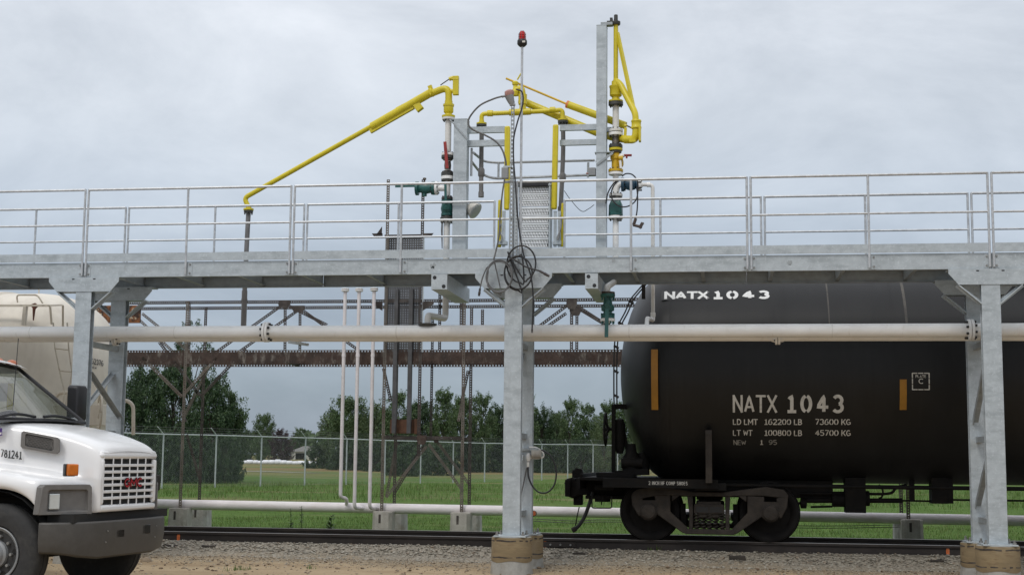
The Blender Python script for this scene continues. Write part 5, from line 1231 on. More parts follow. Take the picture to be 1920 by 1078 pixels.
# bogie
BX = 8.594
def bogie(parent, bx, both=True):
    WZ, WR = RZ + .425, .425
    for dx in (-.862, .862):
        for sgn, yf in ((1, 2.615), (-1, 2 * TY - 2.615)):
            m = MB(); m.lathe((bx + dx, yf, WZ), (0, sgn, 0), [(-.012, .09), (-.012, .10), (.03, .13), (.045, .30), (.01, .345), (.0, .375), (.0, .418), (.004, .425), (.1, .43), (.112, .452), (.135, .452), (.14, .44), (.145, .36), (.1, .3), (.11, .12), (.16, .1)], 48)
            w = m.build('wheel', M['wheel'], parent, smooth=40)
            m = MB(); m.lathe((bx + dx, yf, WZ), (0, sgn, 0), [(.0005, .4265), (.006, .4275), (.096, .4325), (.1, .43)], 48, False); m.build('tread', M['tread'], w, smooth=40)
        MB().cyl((bx + dx, 2.4, WZ), (bx + dx, 2 * TY - 2.4, WZ), .075, n=16).build('axle', M['bogie'], parent)
    K = .002108
    def q(zx, zy): return ((zx - 1055) * K, .777 - (zy - 540) * K)
    for sgn in (1, -1):
        yo = 2.40 if sgn > 0 else 2 * TY - 2.40
        def pr(m, poly, y0, th): m.prism([q(*p_) for p_ in poly], (bx, yo + sgn * y0, 0), (1, 0, 0), (0, 0, 1), -th * sgn if True else th)
        m = MB()
        pr(m, [(525, 420), (560, 388), (700, 368), (860, 388), (950, 402), (1160, 402), (1260, 388), (1440, 362), (1560, 380), (1590, 412), (1590, 440), (1420, 425), (1300, 425), (1180, 432), (930, 432), (810, 428), (690, 432), (525, 470)], 0, .13)        # top chord
        pr(m, [(520, 430), (600, 440), (590, 575), (570, 570), (528, 500)], .003, .12); pr(m, [(1510, 440), (1590, 420), (1582, 500), (1545, 570), (1528, 575)], .003, .12)   # pedestal outer horns
        pr(m, [(680, 430), (790, 426), (790, 540), (900, 640), (935, 690), (900, 690), (870, 680), (700, 560)], .002, .14); pr(m, [(1430, 430), (1315, 426), (1315, 540), (1220, 640), (1185, 690), (1215, 690), (1245, 680), (1420, 560)], .002, .14)   # inner pedestals and diagonals
        pr(m, [(900, 655), (1215, 655), (1225, 690), (890, 690)], -.003, .15)       # bottom chord
        pr(m, [(905, 430), (945, 432), (945, 660), (915, 660), (920, 560)], .004, .13); pr(m, [(1165, 432), (1200, 430), (1192, 560), (1195, 660), (1165, 660)], .004, .13)    # columns
        pr(m, [(800, 425), (860, 425), (800, 470)], .006, .1); pr(m, [(1310, 425), (1250, 425), (1310, 470)], .006, .1)
        sf = m.build('side_frame', M['bogie'], parent, smooth=30, bevel=.012)
        for zx in (640, 1470):
            x_, z_ = q(zx, 540); m = MB(); m.lathe((bx + x_, yo + sgn * .1, z_), (0, -sgn, 0), [(0, .13), (.1, .13), (.105, .115), (.17, .11), (.185, .095), (.19, .06)], 24)
            for t in range(3): m.cyl((bx + x_ + .06 * math.cos(t * 2.09), yo - sgn * .088, z_ + .06 * math.sin(t * 2.09)), (bx + x_ + .06 * math.cos(t * 2.09), yo - sgn * .105, z_ + .06 * math.sin(t * 2.09)), .016, n=6)
            m.span((bx + x_ - .12, yo - .0, z_ + .08), (bx + x_ + .12, yo + sgn * .11, z_ + .16)); m.build('bearing', M['bogie'], sf, smooth=35)
        m = MB(); pr(m, [(955, 485), (1155, 485), (1160, 505), (1160, 550), (950, 550), (950, 505)], .02, .16)
        b_ = m.build('bolster_end', M['bogie'], sf, smooth=0, bevel=.012); m = MB()
        for u0, u1 in ((968, 1048), (1060, 1140)): pr(m, [(u0, 502), (u1, 502), (u1, 540), (u0, 540)], .017, .004)
        m.build('bolster_pocket', M['patch_black'], b_, smooth=0)
        for zx in (968, 1012, 1055, 1098, 1142):
            x_, z_ = q(zx, 655); top = q(zx, 552)[1]; m = MB(); off = .05 if zx in (968, 1055, 1142) else .11
            hp = [(bx + x_ + .036 * math.cos(t * .7), yo + sgn * off + .036 * math.sin(t * .7), z_ + (top - z_) * t / 45) for t in range(46)]; m.tube(hp, .0095, 6); m.build('spring', M['bogie'], sf)
    m = MB(); m.span((bx - .17, 2.45, .70), (bx + .17, 4.4, .93)); m.cyl((bx, TY, .93), (bx, TY, .99), .2, n=20); m.build('bolster', M['bogie'], parent, smooth=0, bevel=.012)
    m = MB()
    for dx in (-.36, .36): m.bar((bx + dx, 2.7, .68), (bx + dx, 4.15, .68), .08, .07); m.bar((bx + dx * 1.05, 2.66, .74), (bx + dx * 1.05, 2.75, .74), .07, .3)
    m.build('brake_beam', M['black_steel'], parent, smooth=0)
bogie(car, BX)
bogie(car, 21.3)
# underslung brake gear
YU = 3.0
def ub(m, x0, y0, x1, y1, d=.1, Y=YU):
    a, b = A(x0, y1, Y), A(x1, y0, Y); m.span((a.x, Y - d / 2, a.z), (b.x, Y + d / 2, b.z)); return m
m = MB(); m.cyl(A(1350, 909, 2.5), A(1350, 909, 2.5) + V((11, 0, 0)), .03, n=10); m.build('train_pipe', M['black_steel'], car)
m = MB(); ub(m, 1584, 895, 1621, 960, .3); m.cyl(A(1560, 937, YU), A(1584, 937, YU), .1, n=16); m.cyl(A(1621, 934, YU), A(1630, 934, YU), .11, n=16); m.cyl(A(1505, 938, YU), A(1692, 938, YU), .035, n=10); m.build('brake_cylinder', M['black_steel'], car, smooth=30)
m = MB(); m.cyl(A(1690, 938, YU), A(1745, 939, YU), .014, n=8); m.cyl(A(1783, 936.5, YU), A(1783, 936.5, YU) + V((3, 0, 0)), .014, n=8); m.cyl(A(1486, 943, YU), A(1505, 943, YU), .02, n=8); m.lathe(A(1500, 943, YU), (1, 0, 0), [(0, .03), (.01, .075), (.09, .075), (.1, .03)], 14); m.cyl(A(1520, 950, YU), A(1560, 949, YU), .016, n=8); m.build('brake_rod', M['black_steel'], car)
m = MB(); ub(m, 1745, 880, 1772, 943, .3); ub(m, 1774, 880, 1783.5, 943, .25); ub(m, 1706, 898, 1714, 940, .06); m.build('lever_bracket', M['black_steel'], car, smooth=0)
MB().tube(spline([A(x, y, YU) for x, y in ((1500, 925), (1600, 925), (1665, 925), (1680, 915), (1700, 908))], 6), .02, 8).build('branch_pipe', M['black_steel'], car)
MB().tube(spline([A(x, y, YU) for x, y in ((1648, 908), (1655, 918), (1654, 930), (1648, 934))], 6), .014, 8).build('air_hose', M['black_steel'], car)
m = MB(); m.bar(A(1480, 908, 3.1), A(1500, 922, 3.1), .04, .04); m.bar(A(1497, 926, 3.1), A(1528, 905, 3.1), .025, .025); m.bar(A(1480, 924, 3.1), A(1590, 924, 3.1), .03, .05); m.build('brake_lever', M['black_steel'], car, smooth=0)
# top running board and dome bits, mostly hidden by the platform
m = MB(); m.span((12.3, TY - 1.0, 4.36), (17.3, TY + 1.0, 4.40)); m.build('running_board', M['black_steel'], car, smooth=0)
m = MB(); m.lathe((14.8, TY, 4.36), (0, 0, 1), [(0, .5), (.35, .5), (.4, .45)], 24); m.build('dome', M['tank'], car)

# two black lines hanging from the platform at the end of the tank
tc_ = thing('hanging_lines', 'pair of black tied lines hanging from the platform beside the tank end', 'cable', A(1158, 650, 2.0))
for dx in (0, 5.5):
    MB().tube(spline([A(x + dx, y, 2.0) for x, y in ((1206, 533), (1193, 548), (1182, 562), (1172, 585), (1161, 606), (1155, 625), (1152, 650), (1151, 690), (1151, 740), (1151.5, 758))], 6), .011, 7).build('line', M['cable'], tc_)
m = MB()
for x, y in ((1182, 566), (1162, 606), (1154, 650), (1153.5, 696), (1154, 742)): m.bar(A(x - 3, y - 2, 1.98), A(x + 6, y + 3, 1.98), .035, .035)
m.build('tie', M['cable'], tc_, smooth=0)
m = MB(); a = A(1206, 545, 2.0); m.span((a.x - .02, 1.96, a.z - .12), (a.x + .03, 2.04, a.z + .14)); m.build('hanger', M['black_steel'], tc_, smooth=0)

# ------------------------------------------------------------------ cream covered hopper car at the left
HY = TRACK_Y
hop = thing('hopper_car', 'cream covered hopper railcar with rounded end, ladder and brake wheel', 'hopper car', (-6, HY, RZ))
HX = A(205, 690, HY).x
m = MB(); secs = []; n = 64
def hsec(x, k, zc, sz):
    out = []
    for j in range(n):
        t = 2 * math.pi * j / n; c, s_ = math.cos(t), math.sin(t); e = .72
        out.append(V((x, HY - 1.52 * k * abs(c) ** e * (1 if c > 0 else -1), zc + sz * k * abs(s_) ** e * (1 if s_ > 0 else -1))))
    return out
for i in range(11):
    t = i / 10 * math.pi / 2; k = math.sin(t) ** .92
    secs.append(hsec(HX - 1.0 * (1 - math.cos(t)) ** 1.0, max(.01, k), 2.72 - .0 * (1 - k), 1.40))
for x in (HX - 1.25, HX - 1.6, HX - 1.62, HX - 4, HX - 9, HX - 14): secs.append(hsec(x, 1.0 if x > HX - 1.61 else 1.025, 2.72, 1.40))
hb = m.build('hopper_body', M['cream'], secs and hop, smooth=50) if False else m.loft(secs).build('hopper_body', M['cream'], hop, smooth=50)
m = MB()
for i in range(9):
    zz = 3.62 + i * .045; m.span((HX - 9, HY - 1.50 + .02 * i ** 1.3, zz), (HX - 1.72, HY - 1.40 + .0 * i, zz + .016))
m.build('roof_rib', M['cream'], hop, smooth=0)
m = MB(); m.lathe((HX - 1.62, HY, 2.72), (1, 0, 0), [(0, 1.3), (.01, 1.3)], 8)
# vertical posts and rails on the near side
YN = HY - 1.62
def hp(px, py, Y=YN): return A(px, py, Y)
def htube(name, pts, r_, Y=YN, mt='cream_rail', f=.05): return MB().tube(fillet([hp(x, y, Y) for x, y in pts], f, 4), r_, 8).build(name, M[mt], hop)
lad = MB()
for pts in ([(100, 605), (103, 652), (112, 697), (121, 735), (117, 765)], [(126, 605), (129, 655), (135, 700), (128, 735), (121, 765)]): lad.tube([hp(*q) for q in pts], .012, 6)
for a, b in (((103, 653), (129, 656)), ((112, 695), (134, 697))): lad.tube([hp(*a), hp(*b)], .012, 6)
lad.build('ladder', M['cream_rail'], hop)
htube('roof_grab_rail', [(33, 567), (31, 553), (70, 553), (80, 568)], .013)
htube('roof_post', [(73, 552), (73, 535)], .01, HY)
htube('end_handrail', [(101, 800), (104, 745), (112, 736), (150, 736)], .028, 2.2)
htube('end_handrail', [(228, 751), (240, 751), (250, 760), (250, 815)], .03, 2.3, f=.1)
c = hp(187, 772, 2.6); m = MB(); rr_ = .26
m.tube([c + V((rr_ * .55 * math.cos(t * math.pi / 14) * .9, -rr_ * .8 * math.cos(t * math.pi / 14), rr_ * math.sin(t * math.pi / 14))) for t in range(29)], .016, 8)
for k in range(5): t = k * 1.2566; m.tube([c, c + V((rr_ * .5 * math.cos(t), -rr_ * .8 * math.cos(t), rr_ * math.sin(t)))], .011, 6)
m.build('brake_wheel', M['cream_rail'], hop)
m = MB(); a, b = hp(165, 797, 2.7), hp(190, 758, 2.7); m.span((a.x, 2.7, a.z), (b.x, 3.3, b.z)); m.span((HX - .6, 2.1, 1.25), (HX + .35, 4.7, 1.33)); m.span((HX - 9, 2.6, .9), (HX + .3, 4.2, 1.24)); m.build('end_platform', M['cream'], hop, smooth=0, bevel=.01)
m = MB(); m.span((HX + .3, HY - .14, .95), (HX + .9, HY + .14, 1.2)); m.build('coupler', M['bogie'], hop, smooth=0, bevel=.02)
m = MB(); q = hp(63, 574, HY - 1.535); poly = [(-.06, .02), (.02, .05), (.06, .0), (.02, -.04), (.0, -.22), (-.015, -.03)]; m.prism(poly, (q.x, HY - 1.50, q.z), (1, 0, 0), (0, 0, 1), .04); m.build('rust_spot', M['rust_stain'], hop, smooth=0)
m = MB(); a, b = hp(0, 570, YN + .1), hp(92, 573, YN + .1); m.bar(a - V((4, 0, 0)), b, .05, .03); m.bar(hp(92, 573, YN + .1), hp(118, 572, YN + .25), .04, .02); m.bar(hp(48, 575, YN + .1), hp(45, 610, YN + .1), .07, .05); m.bar(hp(94, 575, YN + .1), hp(97, 608, YN + .2), .03, .02); m.bar(hp(118, 572, YN + .1), hp(118, 612, YN + .25), .03, .02); m.build('eave_rail', M['cream'], hop, smooth=0)
# number on the rounded end
def hop_y(x, z):
    def ya(sec):
        c = sorted([q for q in sec if q.y <= HY], key=lambda q: abs(q.z - z)); p_, q_ = c[0], c[1]
        if abs(z - 2.72) > max(abs(q.z - 2.72) for q in sec): return HY
        f = 0 if abs(q_.z - p_.z) < 1e-6 else (z - p_.z) / (q_.z - p_.z); return p_.y + (q_.y - p_.y) * max(0, min(1, f))
    j = [s_ for s_ in secs if s_[0].x <= x]; k_ = [s_ for s_ in secs if s_[0].x > x]
    if not k_: return HY
    s1, s2 = max(j, key=lambda s_: s_[0].x), min(k_, key=lambda s_: s_[0].x); f = (x - s1[0].x) / (s2[0].x - s1[0].x)
    return ya(s1) * (1 - f) + ya(s2) * f
def hop_hit(px, py):
    lo, hi = 1.5, HY
    for _ in range(40):
        md = (lo + hi) / 2; q = A(px, py, md)
        if q.y < hop_y(q.x, q.z): lo = md
        else: hi = md
    q = A(px, py, lo); return q + (CAM - q).normalized() * .035
for tx, a_, b_, y0, y1, sl_, st_ in (('62376', 172, 195, 672, 681, 5, .2), ('NEW', 172, 182, 686, 690, 2, .16)):
    pr_, w = lettering(tx, lambda u, v: V((u, v, 0)), 1, 1, st_, .3, None, .4)
    m, _ = lettering(tx, lambda u, v: hop_hit(a_ + (b_ - a_) * u / w, y1 + sl_ * u / w - (y1 - y0) * v), 1, 1, st_, .3, None, .4, .2); m.build('number_lettering', M['letter_black'], hb, smooth=0)

# ------------------------------------------------------------------ white truck, lower left
TRK_LOC, TRK_ROT, TRK_S = V((2.621, -4.178, .045)), R(-6.5), .942
trk = thing('truck', 'white heavy truck with grey bumper, seen from its front right corner', 'truck', TRK_LOC, rot=(0, 0, TRK_ROT))
trk.scale = (TRK_S,) * 3
trk['_local'] = 1
_TM = Matrix.LocRotScale(TRK_LOC, trk.rotation_euler, trk.scale).inverted()
def TL(px, py, p, q):
    """truck-space point where a sighting meets the upright plane through p and q (truck x, y)"""
    o = _TM @ CAM; d = (_TM.to_3x3() @ _ray(px, py)); p = V((p[0], p[1], 0)); e = V((q[0] - p.x, q[1] - p.y, 0)); nrm = V((-e.y, e.x, 0))
    return o + d * ((p - o).dot(nrm) / d.dot(nrm))
def prof(wh, top, zf, wf, zb):
    return [(0, top + .012), (wh * .55, top + .004), (wh - .10, top - .012), (wh - .03, top - .045), (wh, top - .11), (wh + .015, zf + .10), (wh + .03, zf + .035), (wh + .07 if wf > wh + .12 else wh + .03, zf + .005), (max(wh + .03, wf - .10), zf - .015), (max(wh + .03, wf - .03), zf - .05), (wf, zf - .12), (wf, (zf - .12 + zb) / 2), (wf - .01, zb + .02), (wf - .03, zb)]
ST = [(x, prof(*q_)) for x, q_ in ((-.015, (.575, 1.605, 1.27, .60, .975)), (-.03, (.60, 1.640, 1.285, .625, .962)), (-.06, (.612, 1.672, 1.295, .64, .955)), (-.12, (.622, 1.708, 1.305, .66, .95)), (-.18, (.63, 1.732, 1.31, .70, .95)), (-.25, (.64, 1.757, 1.315, .80, .945)), (-.33, (.655, 1.782, 1.325, .94, .945)), (-.40, (.668, 1.802, 1.335, 1.06, .945)), (-.44, (.675, 1.812, 1.342, 1.12, .95)),
      (-.47, (.68, 1.82, 1.35, 1.14, 1.03)), (-.55, (.70, 1.84, 1.365, 1.155, 1.12)), (-.72, (.735, 1.872, 1.39, 1.16, 1.195)), (-.94, (.785, 1.902, 1.42, 1.165, 1.22)), (-1.14, (.83, 1.925, 1.44, 1.165, 1.19)), (-1.32, (.87, 1.944, 1.46, 1.16, 1.08)), (-1.40, (.89, 1.95, 1.465, 1.155, .98)), (-1.48, (.91, 1.958, 1.47, 1.15, .8)))]
m = MB(); secs = []
for x, p_ in ST:
    half = [V((x, -y, z)) for y, z in p_]; oth = [V((x, y, z)) for y, z in p_]
    secs.append(list(reversed(half)) + oth[1:])
m.loft(secs, closed=False, caps=False)
n = len(secs[0])
# nose closing ring round the grille opening
hood = m.build('hood', M['truck_white'], trk, smooth=38)
sub = hood.modifiers.new('subdivision', 'SUBSURF'); sub.levels = 1; sub.render_levels = 2
def TX(px, py, x): return TL(px, py, (x, -1), (x, 1))
gx = -.012
# nose face: frame round the grille
m = MB(); oy, oz0, oz1 = .598, .958, 1.60; iy, iz0, iz1 = .525, 1.035, 1.53
for a, b, c, d in ((-oy, oy, iz1, oz1), (-oy, oy, oz0, iz0), (-oy, -iy, iz0, iz1), (iy, oy, iz0, iz1)): m.span((gx - .06, a, c), (gx, b, d))
m.span((gx - .12, -.585, 1.53), (gx - .005, .585, 1.622))
gr = m.build('grille_surround', M['truck_white'], trk, smooth=35, bevel=.028)
MB().span((gx - .07, -iy - .02, iz0 - .02), (gx - .055, iy + .02, iz1 + .02)).build('grille_back', M['black_plastic'], gr, smooth=0)
m = MB(); rows, cols = 7, 6; rh = (iz1 - iz0) / rows; cw = 2 * iy / cols
for i in range(1, rows): m.span((gx - .05, -iy - .01, iz0 + i * rh - .0155), (gx - .004, iy + .01, iz0 + i * rh + .0155))
for i in range(1, cols): m.span((gx - .018, -iy + i * cw - .012, iz0 - .01), (gx - .010, -iy + i * cw + .012, iz1 + .01))
m.build('grille_bars', M['truck_white'], gr, smooth=35, bevel=.004)
# badge
a = TX(233.5, 911.5, gx + .012); b = TX(267, 909.5, gx + .012); t_ = TX(233.5, 897.5, gx + .012)
pr_, w = lettering('GMC', lambda u, v: V((u, v, 0)), 1, 1, .2, .16); h = t_.z - a.z; ws = (b - a).length / w / h; dirn = (b - a).normalized()
def bf(off): return lambda u, v: V((gx + .012 + off, a.y + u, a.z + v))
m, _ = lettering('GMC', bf(0), h, ws, .42, .16, step=.01); bd = m.build('badge', M['chrome'], trk, smooth=0)
m, _ = lettering('GMC', bf(.006), h, ws, .24, .16, step=.01); m.build('badge_face', M['badge_red'], bd, smooth=0)
# hood slot mark
m = MB(); m.bar(V((-.25, -.06, 1.722)), V((-.23, .12, 1.72)), .02, .008); m.build('hood_slot', M['truck_grey'], hood, smooth=0)
# headlamp bezels on both swept corners
for sgn in (-1, 1):
    p, q = V((-.125, sgn * .66, 0)), V((-.435, sgn * 1.16, 0)); e = (q - p).normalized(); L = (q - p).length; out = V((e.y, -e.x, 0)) * sgn; out = out if out.x > 0 else -out
    z0, z1 = .945, 1.258
    def bp(u, z, o): return p + e * u * L + V((0, 0, z)) + out * o
    m = MB(); ro = [(-.02, z0), (1.03, z0), (.98, z1 - .03), (.93, z1), (.04, z1), (0, z1 - .03)]; ri = [(.07, z0 + .032), (.86, z0 + .032), (.85, z1 - .075), (.81, z1 - .055), (.12, z1 - .055), (.08, z1 - .075)]
    vs = [bp(u, z, -.02) for u, z in ro] + [bp(u * .97 + .01, z * .998 + .002, .085) for u, z in ro] + [bp(u, z, .082) for u, z in ri] + [bp(.12 + (u - .12) * .9, z * .99 + .012, .045 - .02 * (u - .1)) for u, z in ri]
    k = len(ro); fs = []
    for j in range(3): fs += [(j * k + i, j * k + (i + 1) % k, (j + 1) * k + (i + 1) % k, (j + 1) * k + i) for i in range(k)]
    fs += [tuple(3 * k + i for i in range(k))]
    m.add(vs, fs); bz = m.build('headlight', M['bezel'], trk, smooth=30, bevel=.006)
    m = MB(); cs = [(.60, z0 + .055), (.80, z0 + .055), (.80, z1 - .095), (.60, z1 - .095)]
    vs = [bp(u, z, .02) for u, z in cs] + [bp(u + .0, z, .066) for u, z in cs]; m.add(vs, [(0, 1, 2, 3), (4, 5, 6, 7)] + [(i, (i + 1) % 4, 4 + (i + 1) % 4, 4 + i) for i in range(4)]); m.build('lamp_lens', M['lamp_glass'], bz, smooth=0, bevel=.01)
    # turn signal above
    p2, q2 = (-.40, sgn * .93), (-.62, sgn * 1.15)
    c = TL(135, 880.5, (-.33, -1.03), (-.46, -1.16)) if sgn < 0 else V((-.36, 1.06, 1.36))
    if sgn > 0: c.z = TL(135, 880.5, (-.33, -1.03), (-.46, -1.16)).z
    rot = Matrix.Rotation(sgn * R(38), 3, 'Z')
    MB().box(c, (.10, .115, .125), rot).build('turn_signal', M['amber'], trk, smooth=30, bevel=.014)
    MB().box(c + V((-.04, .012 * -sgn, -.003)), (.07, .118, .132), rot).build('turn_signal_base', M['black_plastic'], trk, smooth=30, bevel=.01)
# bumper
m = MB(); plan = [(-.38, -1.175), (-.29, -1.155), (-.17, -1.08), (-.06, -.92), (.0, -.62), (.015, -.3), (.015, .3), (.0, .60), (-.06, .88), (-.17, 1.03), (-.29, 1.10), (-.38, 1.12)]
secs = []
for i, (x, y) in enumerate(plan):
    f = 1 - min(1, max(0, (abs(y) - .75) / .38)); k = (x + .5) / .512
    zlo = .465 + .075 * (1 - f); inn = .04
    pr_ = [(-.10, .86), (-.012, .868), (.008, .855), (.012, .80), (.012, .66), (-.02, zlo + .02), (-.06, zlo), (-.14, zlo)]
    nx, ny = (1, 0) if abs(y) < .5 else ((.72, math.copysign(.7, y)) if abs(y) < 1.07 else (.18, math.copysign(.98, y)))
    secs.append([V((x + o * nx, y + o * ny * .8, z)) for o, z in pr_])
m.loft(secs, closed=True); bu = m.build('bumper', M['truck_grey'], trk, smooth=45, bevel=.008)
for (xa, ya, xb_, yb_) in ((217, 990, 233, 1009), (266, 981, 282, 1002)):
    a, b = TX(xa, yb_, .02), TX(xb_, ya, .02); m = MB()
    m.span((-.09, a.y, a.z + .005), (.027, b.y, b.z - .005)); m.build('tow_opening', M['patch_black'], bu, smooth=30, bevel=.008)
for px, py in ((202, 995), (198, 1016), (293, 985), (290, 1006)):
    c = TX(px, py, .025); MB().cyl(c, c + V((.006, 0, 0)), .009, n=8).build('bumper_bolt', M['bolt_zinc'], bu)
# dark gap above the bumper, chassis, engine bay underside, inner wheel arches
m = MB(); m.span((-.4, -1.0, .86), (-.08, 1.0, .95)); m.span((-5.6, -.45, .62), (-.08, -.33, .86)); m.span((-5.6, .33, .62), (-.08, .45, .86)); m.span((-1.7, -.6, .66), (-.3, .6, 1.1)); m.span((-1.42, -.55, 1.1), (-.12, .55, 1.45)); m.span((-.35, -.9, .6), (-.2, .9, .8))
m.build('chassis', M['chassis'], trk, smooth=0)
for sgn in (-1, 1):
    m = MB(); vs = []
    for i in range(13):
        t = math.pi * i / 12; r_ = .635; vs += [V((-.94 + r_ * math.cos(t), sgn * .62, .55 + r_ * math.sin(t))), V((-.94 + r_ * math.cos(t), sgn * 1.13, .55 + r_ * math.sin(t)))]
    m.add(vs, [(2 * i, 2 * i + 1, 2 * i + 3, 2 * i + 2) for i in range(12)]); m.build('wheel_arch', M['chassis'], trk, smooth=60)
def wheel(x, y, sgn, steer=0):
    c = V((x, y, .525)); d = V((math.sin(steer) * 1, sgn * math.cos(steer), 0))
    m = MB(); m.lathe(c - d * .14, d, [(0, .30), (.0, .40), (.02, .485), (.045, .515), (.075, .525), (.078, .512), (.086, .512), (.089, .526), (.15, .526), (.153, .513), (.161, .513), (.164, .526), (.20, .525), (.235, .512), (.258, .482), (.272, .42), (.27, .36), (.262, .305), (.235, .283)], 56); w = m.build('wheel', M['rubber'], trk, smooth=40)
    m = MB(); m.lathe(c - d * .10, d, [(0, .25), (.2, .282), (.222, .285), (.226, .278), (.215, .262), (.190, .24), (.185, .16), (.18, .15), (.23, .145), (.24, .12), (.27, .105), (.28, .07), (.285, .02)], 40); rm = m.build('rim', M['rim'], w, smooth=35)
    m = MB(); a = V((d.y, -d.x, 0)); u = V((0, 0, 1))
    for k in range(10): t = k * .628; q = c + d * .088 + a * .195 * math.cos(t) + u * .195 * math.sin(t); m.cyl(q, q + d * .045, .017, n=6)
    m.build('wheel_nut', M['bolt_zinc'], rm); m = MB()
    for k in range(5): t = k * 1.2566 + .5; q = c + d * .0935 + a * .225 * math.cos(t) + u * .225 * math.sin(t); m.cyl(q - d * .02, q + d * .004, .03, n=14)
    m.build('hand_hole', M['patch_black'], rm, smooth=0)
wheel(-.94, -.98, -1, R(0)); wheel(-.94, .98, 1)
wheel(-5.2, -.98, -1); wheel(-5.2, .98, 1)
MB().cyl((-.94, -.9, .5), (-.94, .9, .5), .07).build('axle', M['chassis'], trk)
# vent, number and decal on the side of the hood
hp0, hp1 = (-.13, -.652), (-1.40, -.925)
def HS(px, py, off=0):
    o = (off * math.sin(.21), -off * math.cos(.21)); return TL(px, py, (hp0[0] + o[0], hp0[1] + o[1]), (hp1[0] + o[0], hp1[1] + o[1]))
oc = [(44, 807.5), (108, 820), (113, 824), (112, 847), (107, 851), (42, 840), (38.5, 836), (40, 811)]; ic = [(50, 813), (96, 822), (100, 824), (100, 843), (97, 845), (49, 836), (47, 834), (48, 815)]
m = MB(); k = len(oc); vs = [HS(*c, -.03) for c in oc] + [HS(*c, .05) for c in oc] + [HS(*c, .054) for c in ic] + [HS(*c, .03) for c in ic]
m.add(vs, [(j * k + i, j * k + (i + 1) % k, (j + 1) * k + (i + 1) % k, (j + 1) * k + i) for j in range(3) for i in range(k)]); vt = m.build('hood_vent', M['bezel'], trk, smooth=30, bevel=.005)
m = MB(); m.add([HS(*c, .032) for c in ic], [tuple(range(k))]); m.build('vent_back', M['black_plastic'], vt, smooth=0)
m = MB(); c0, c1, c2, c3 = [HS(*c, .038) for c in ((48, 814), (99, 823.5), (99, 844), (47.5, 835))]
for i in range(-8, 22):
    for s_ in (-1, 1):
        f0 = i / 20; f1 = f0 + s_ * .16
        pts = []
        for f, v in ((f0, 0), (f1, 1)):
            f = min(1, max(0, f)); pts.append((c0.lerp(c1, f)).lerp(c3.lerp(c2, f), v))
        if 0 <= f0 <= 1 or 0 <= f1 <= 1: m.bar(pts[0], pts[1], .004, .003, (0, 1, 0))
m.build('vent_mesh', M['bezel'], vt, smooth=0)
a, b, t_ = HS(1.5, 856, .014), HS(40, 860, .014), HS(1.5, 842.5, .014); e = (b - a); h = (t_ - a).length
pr_, w = lettering('781241', lambda u, v: V((u, v, 0)), 1, 1, .2, .3); ws = e.length / (w - .3) / h
m, _ = lettering('781241', lambda u, v: a + e.normalized() * u + V((0, 0, v)), h, ws, .17, .3); m.build('number_lettering', M['letter_black'], trk, smooth=0)
m = MB(); m.add([HS(-30, 806, .016), HS(4, 802, .016), HS(4.2, 816, .016), HS(-30, 824, .016)], [(0, 1, 2, 3)]); dc = m.build('decal', M['purple'], trk, smooth=0)
m = MB(); m.add([HS(0, 811, .019), HS(2.6, 809.5, .019), HS(2.8, 813.5, .019), HS(0, 815, .019)], [(0, 1, 2, 3)]); m.build('decal_mark', M['letter_bright'], dc, smooth=0)
# cab
fb = TL(156, 791, (0, .93), (-1, .93)); ft = TL(36, 692, (0, .80), (-1, .80))
bxx, bz, txx, tz = fb.x, fb.z, ft.x, ft.z
def W_(s_, t): # windscreen surface: s_ across -1..1, t up 0..1
    y = s_ * (.93 + (.80 - .93) * t); bow = .09 * (1 - s_ * s_) * (1 - .35 * t); return V((bxx + (txx - bxx) * t + bow, y, bz - .03 * (1 - s_ * s_) * 0 + (tz - bz) * t + .03 * (1 - s_ * s_) * t))
m = MB(); vs = [W_(-1 + 2 * i / 12, j / 6) for j in range(7) for i in range(13)]; m.add(vs, [(j * 13 + i, j * 13 + i + 1, (j + 1) * 13 + i + 1, (j + 1) * 13 + i) for j in range(6) for i in range(12)]); ws_ = m.build('windscreen', M['glass'], trk, smooth=60)
m = MB()
for s_ in (-1, 1): m.tube([W_(s_, t / 5) for t in range(6)], 0.024, 8)
m.tube([W_(-1 + i / 6, 1) for i in range(13)], .022, 8); m.tube([W_(-1 + i / 6, 0) + V((.01, 0, -.012)) for i in range(13)], .03, 8); m.build('windscreen_seal', M['black_plastic'], ws_)
m = MB(); vs = []
for i in range(13):
    q = W_(-1 + i / 6, 0); vs += [q + V((.01, 0, -.01)), q + V((.13, 0, -.05 + .035 * (1 - (-1 + i / 6) ** 2)))]
m.add(vs, [(2 * i, 2 * i + 1, 2 * i + 3, 2 * i + 2) for i in range(12)]); m.build('cowl', M['black_plastic'], trk, smooth=60)
m = MB(); yr = .84; secs = []
for x, dz in ((txx + .12, -.01), (txx + .02, .03), (txx - .3, .10), (txx - 1.0, .12), (txx - 1.5, .06)):
    secs.append([V((x + .1 * (1 - (y / .84) ** 2) * (1 if dz < .05 else 0), y, tz + dz + .05 * (1 - (y / .84) ** 2))) for y in (-.86, -.8, -.5, -.2, .2, .5, .8, .86)])
m.loft(secs, closed=False, caps=False)
for s_ in (-1, 1):
    m.span((-3.3, s_ * 1.02, .75), (-1.48, s_ * .97, 1.94)); m.bar((txx - .02, s_ * .84, tz), (-3.2, s_ * .86, tz), .06, .1); m.bar((-3.2, s_ * .9, 1.9), (-3.2, s_ * .86, tz + .03), .12, .08)
m.span((-3.32, -1.0, .7), (-3.24, 1.0, 1.95)); m.span((-3.3, -.86, tz - .2), (-3.24, .86, tz + .08)); m.span((-3.3, -.95, .68), (-1.7, .95, .75)); cab = m.build('cab', M['truck_white'], trk, smooth=35)
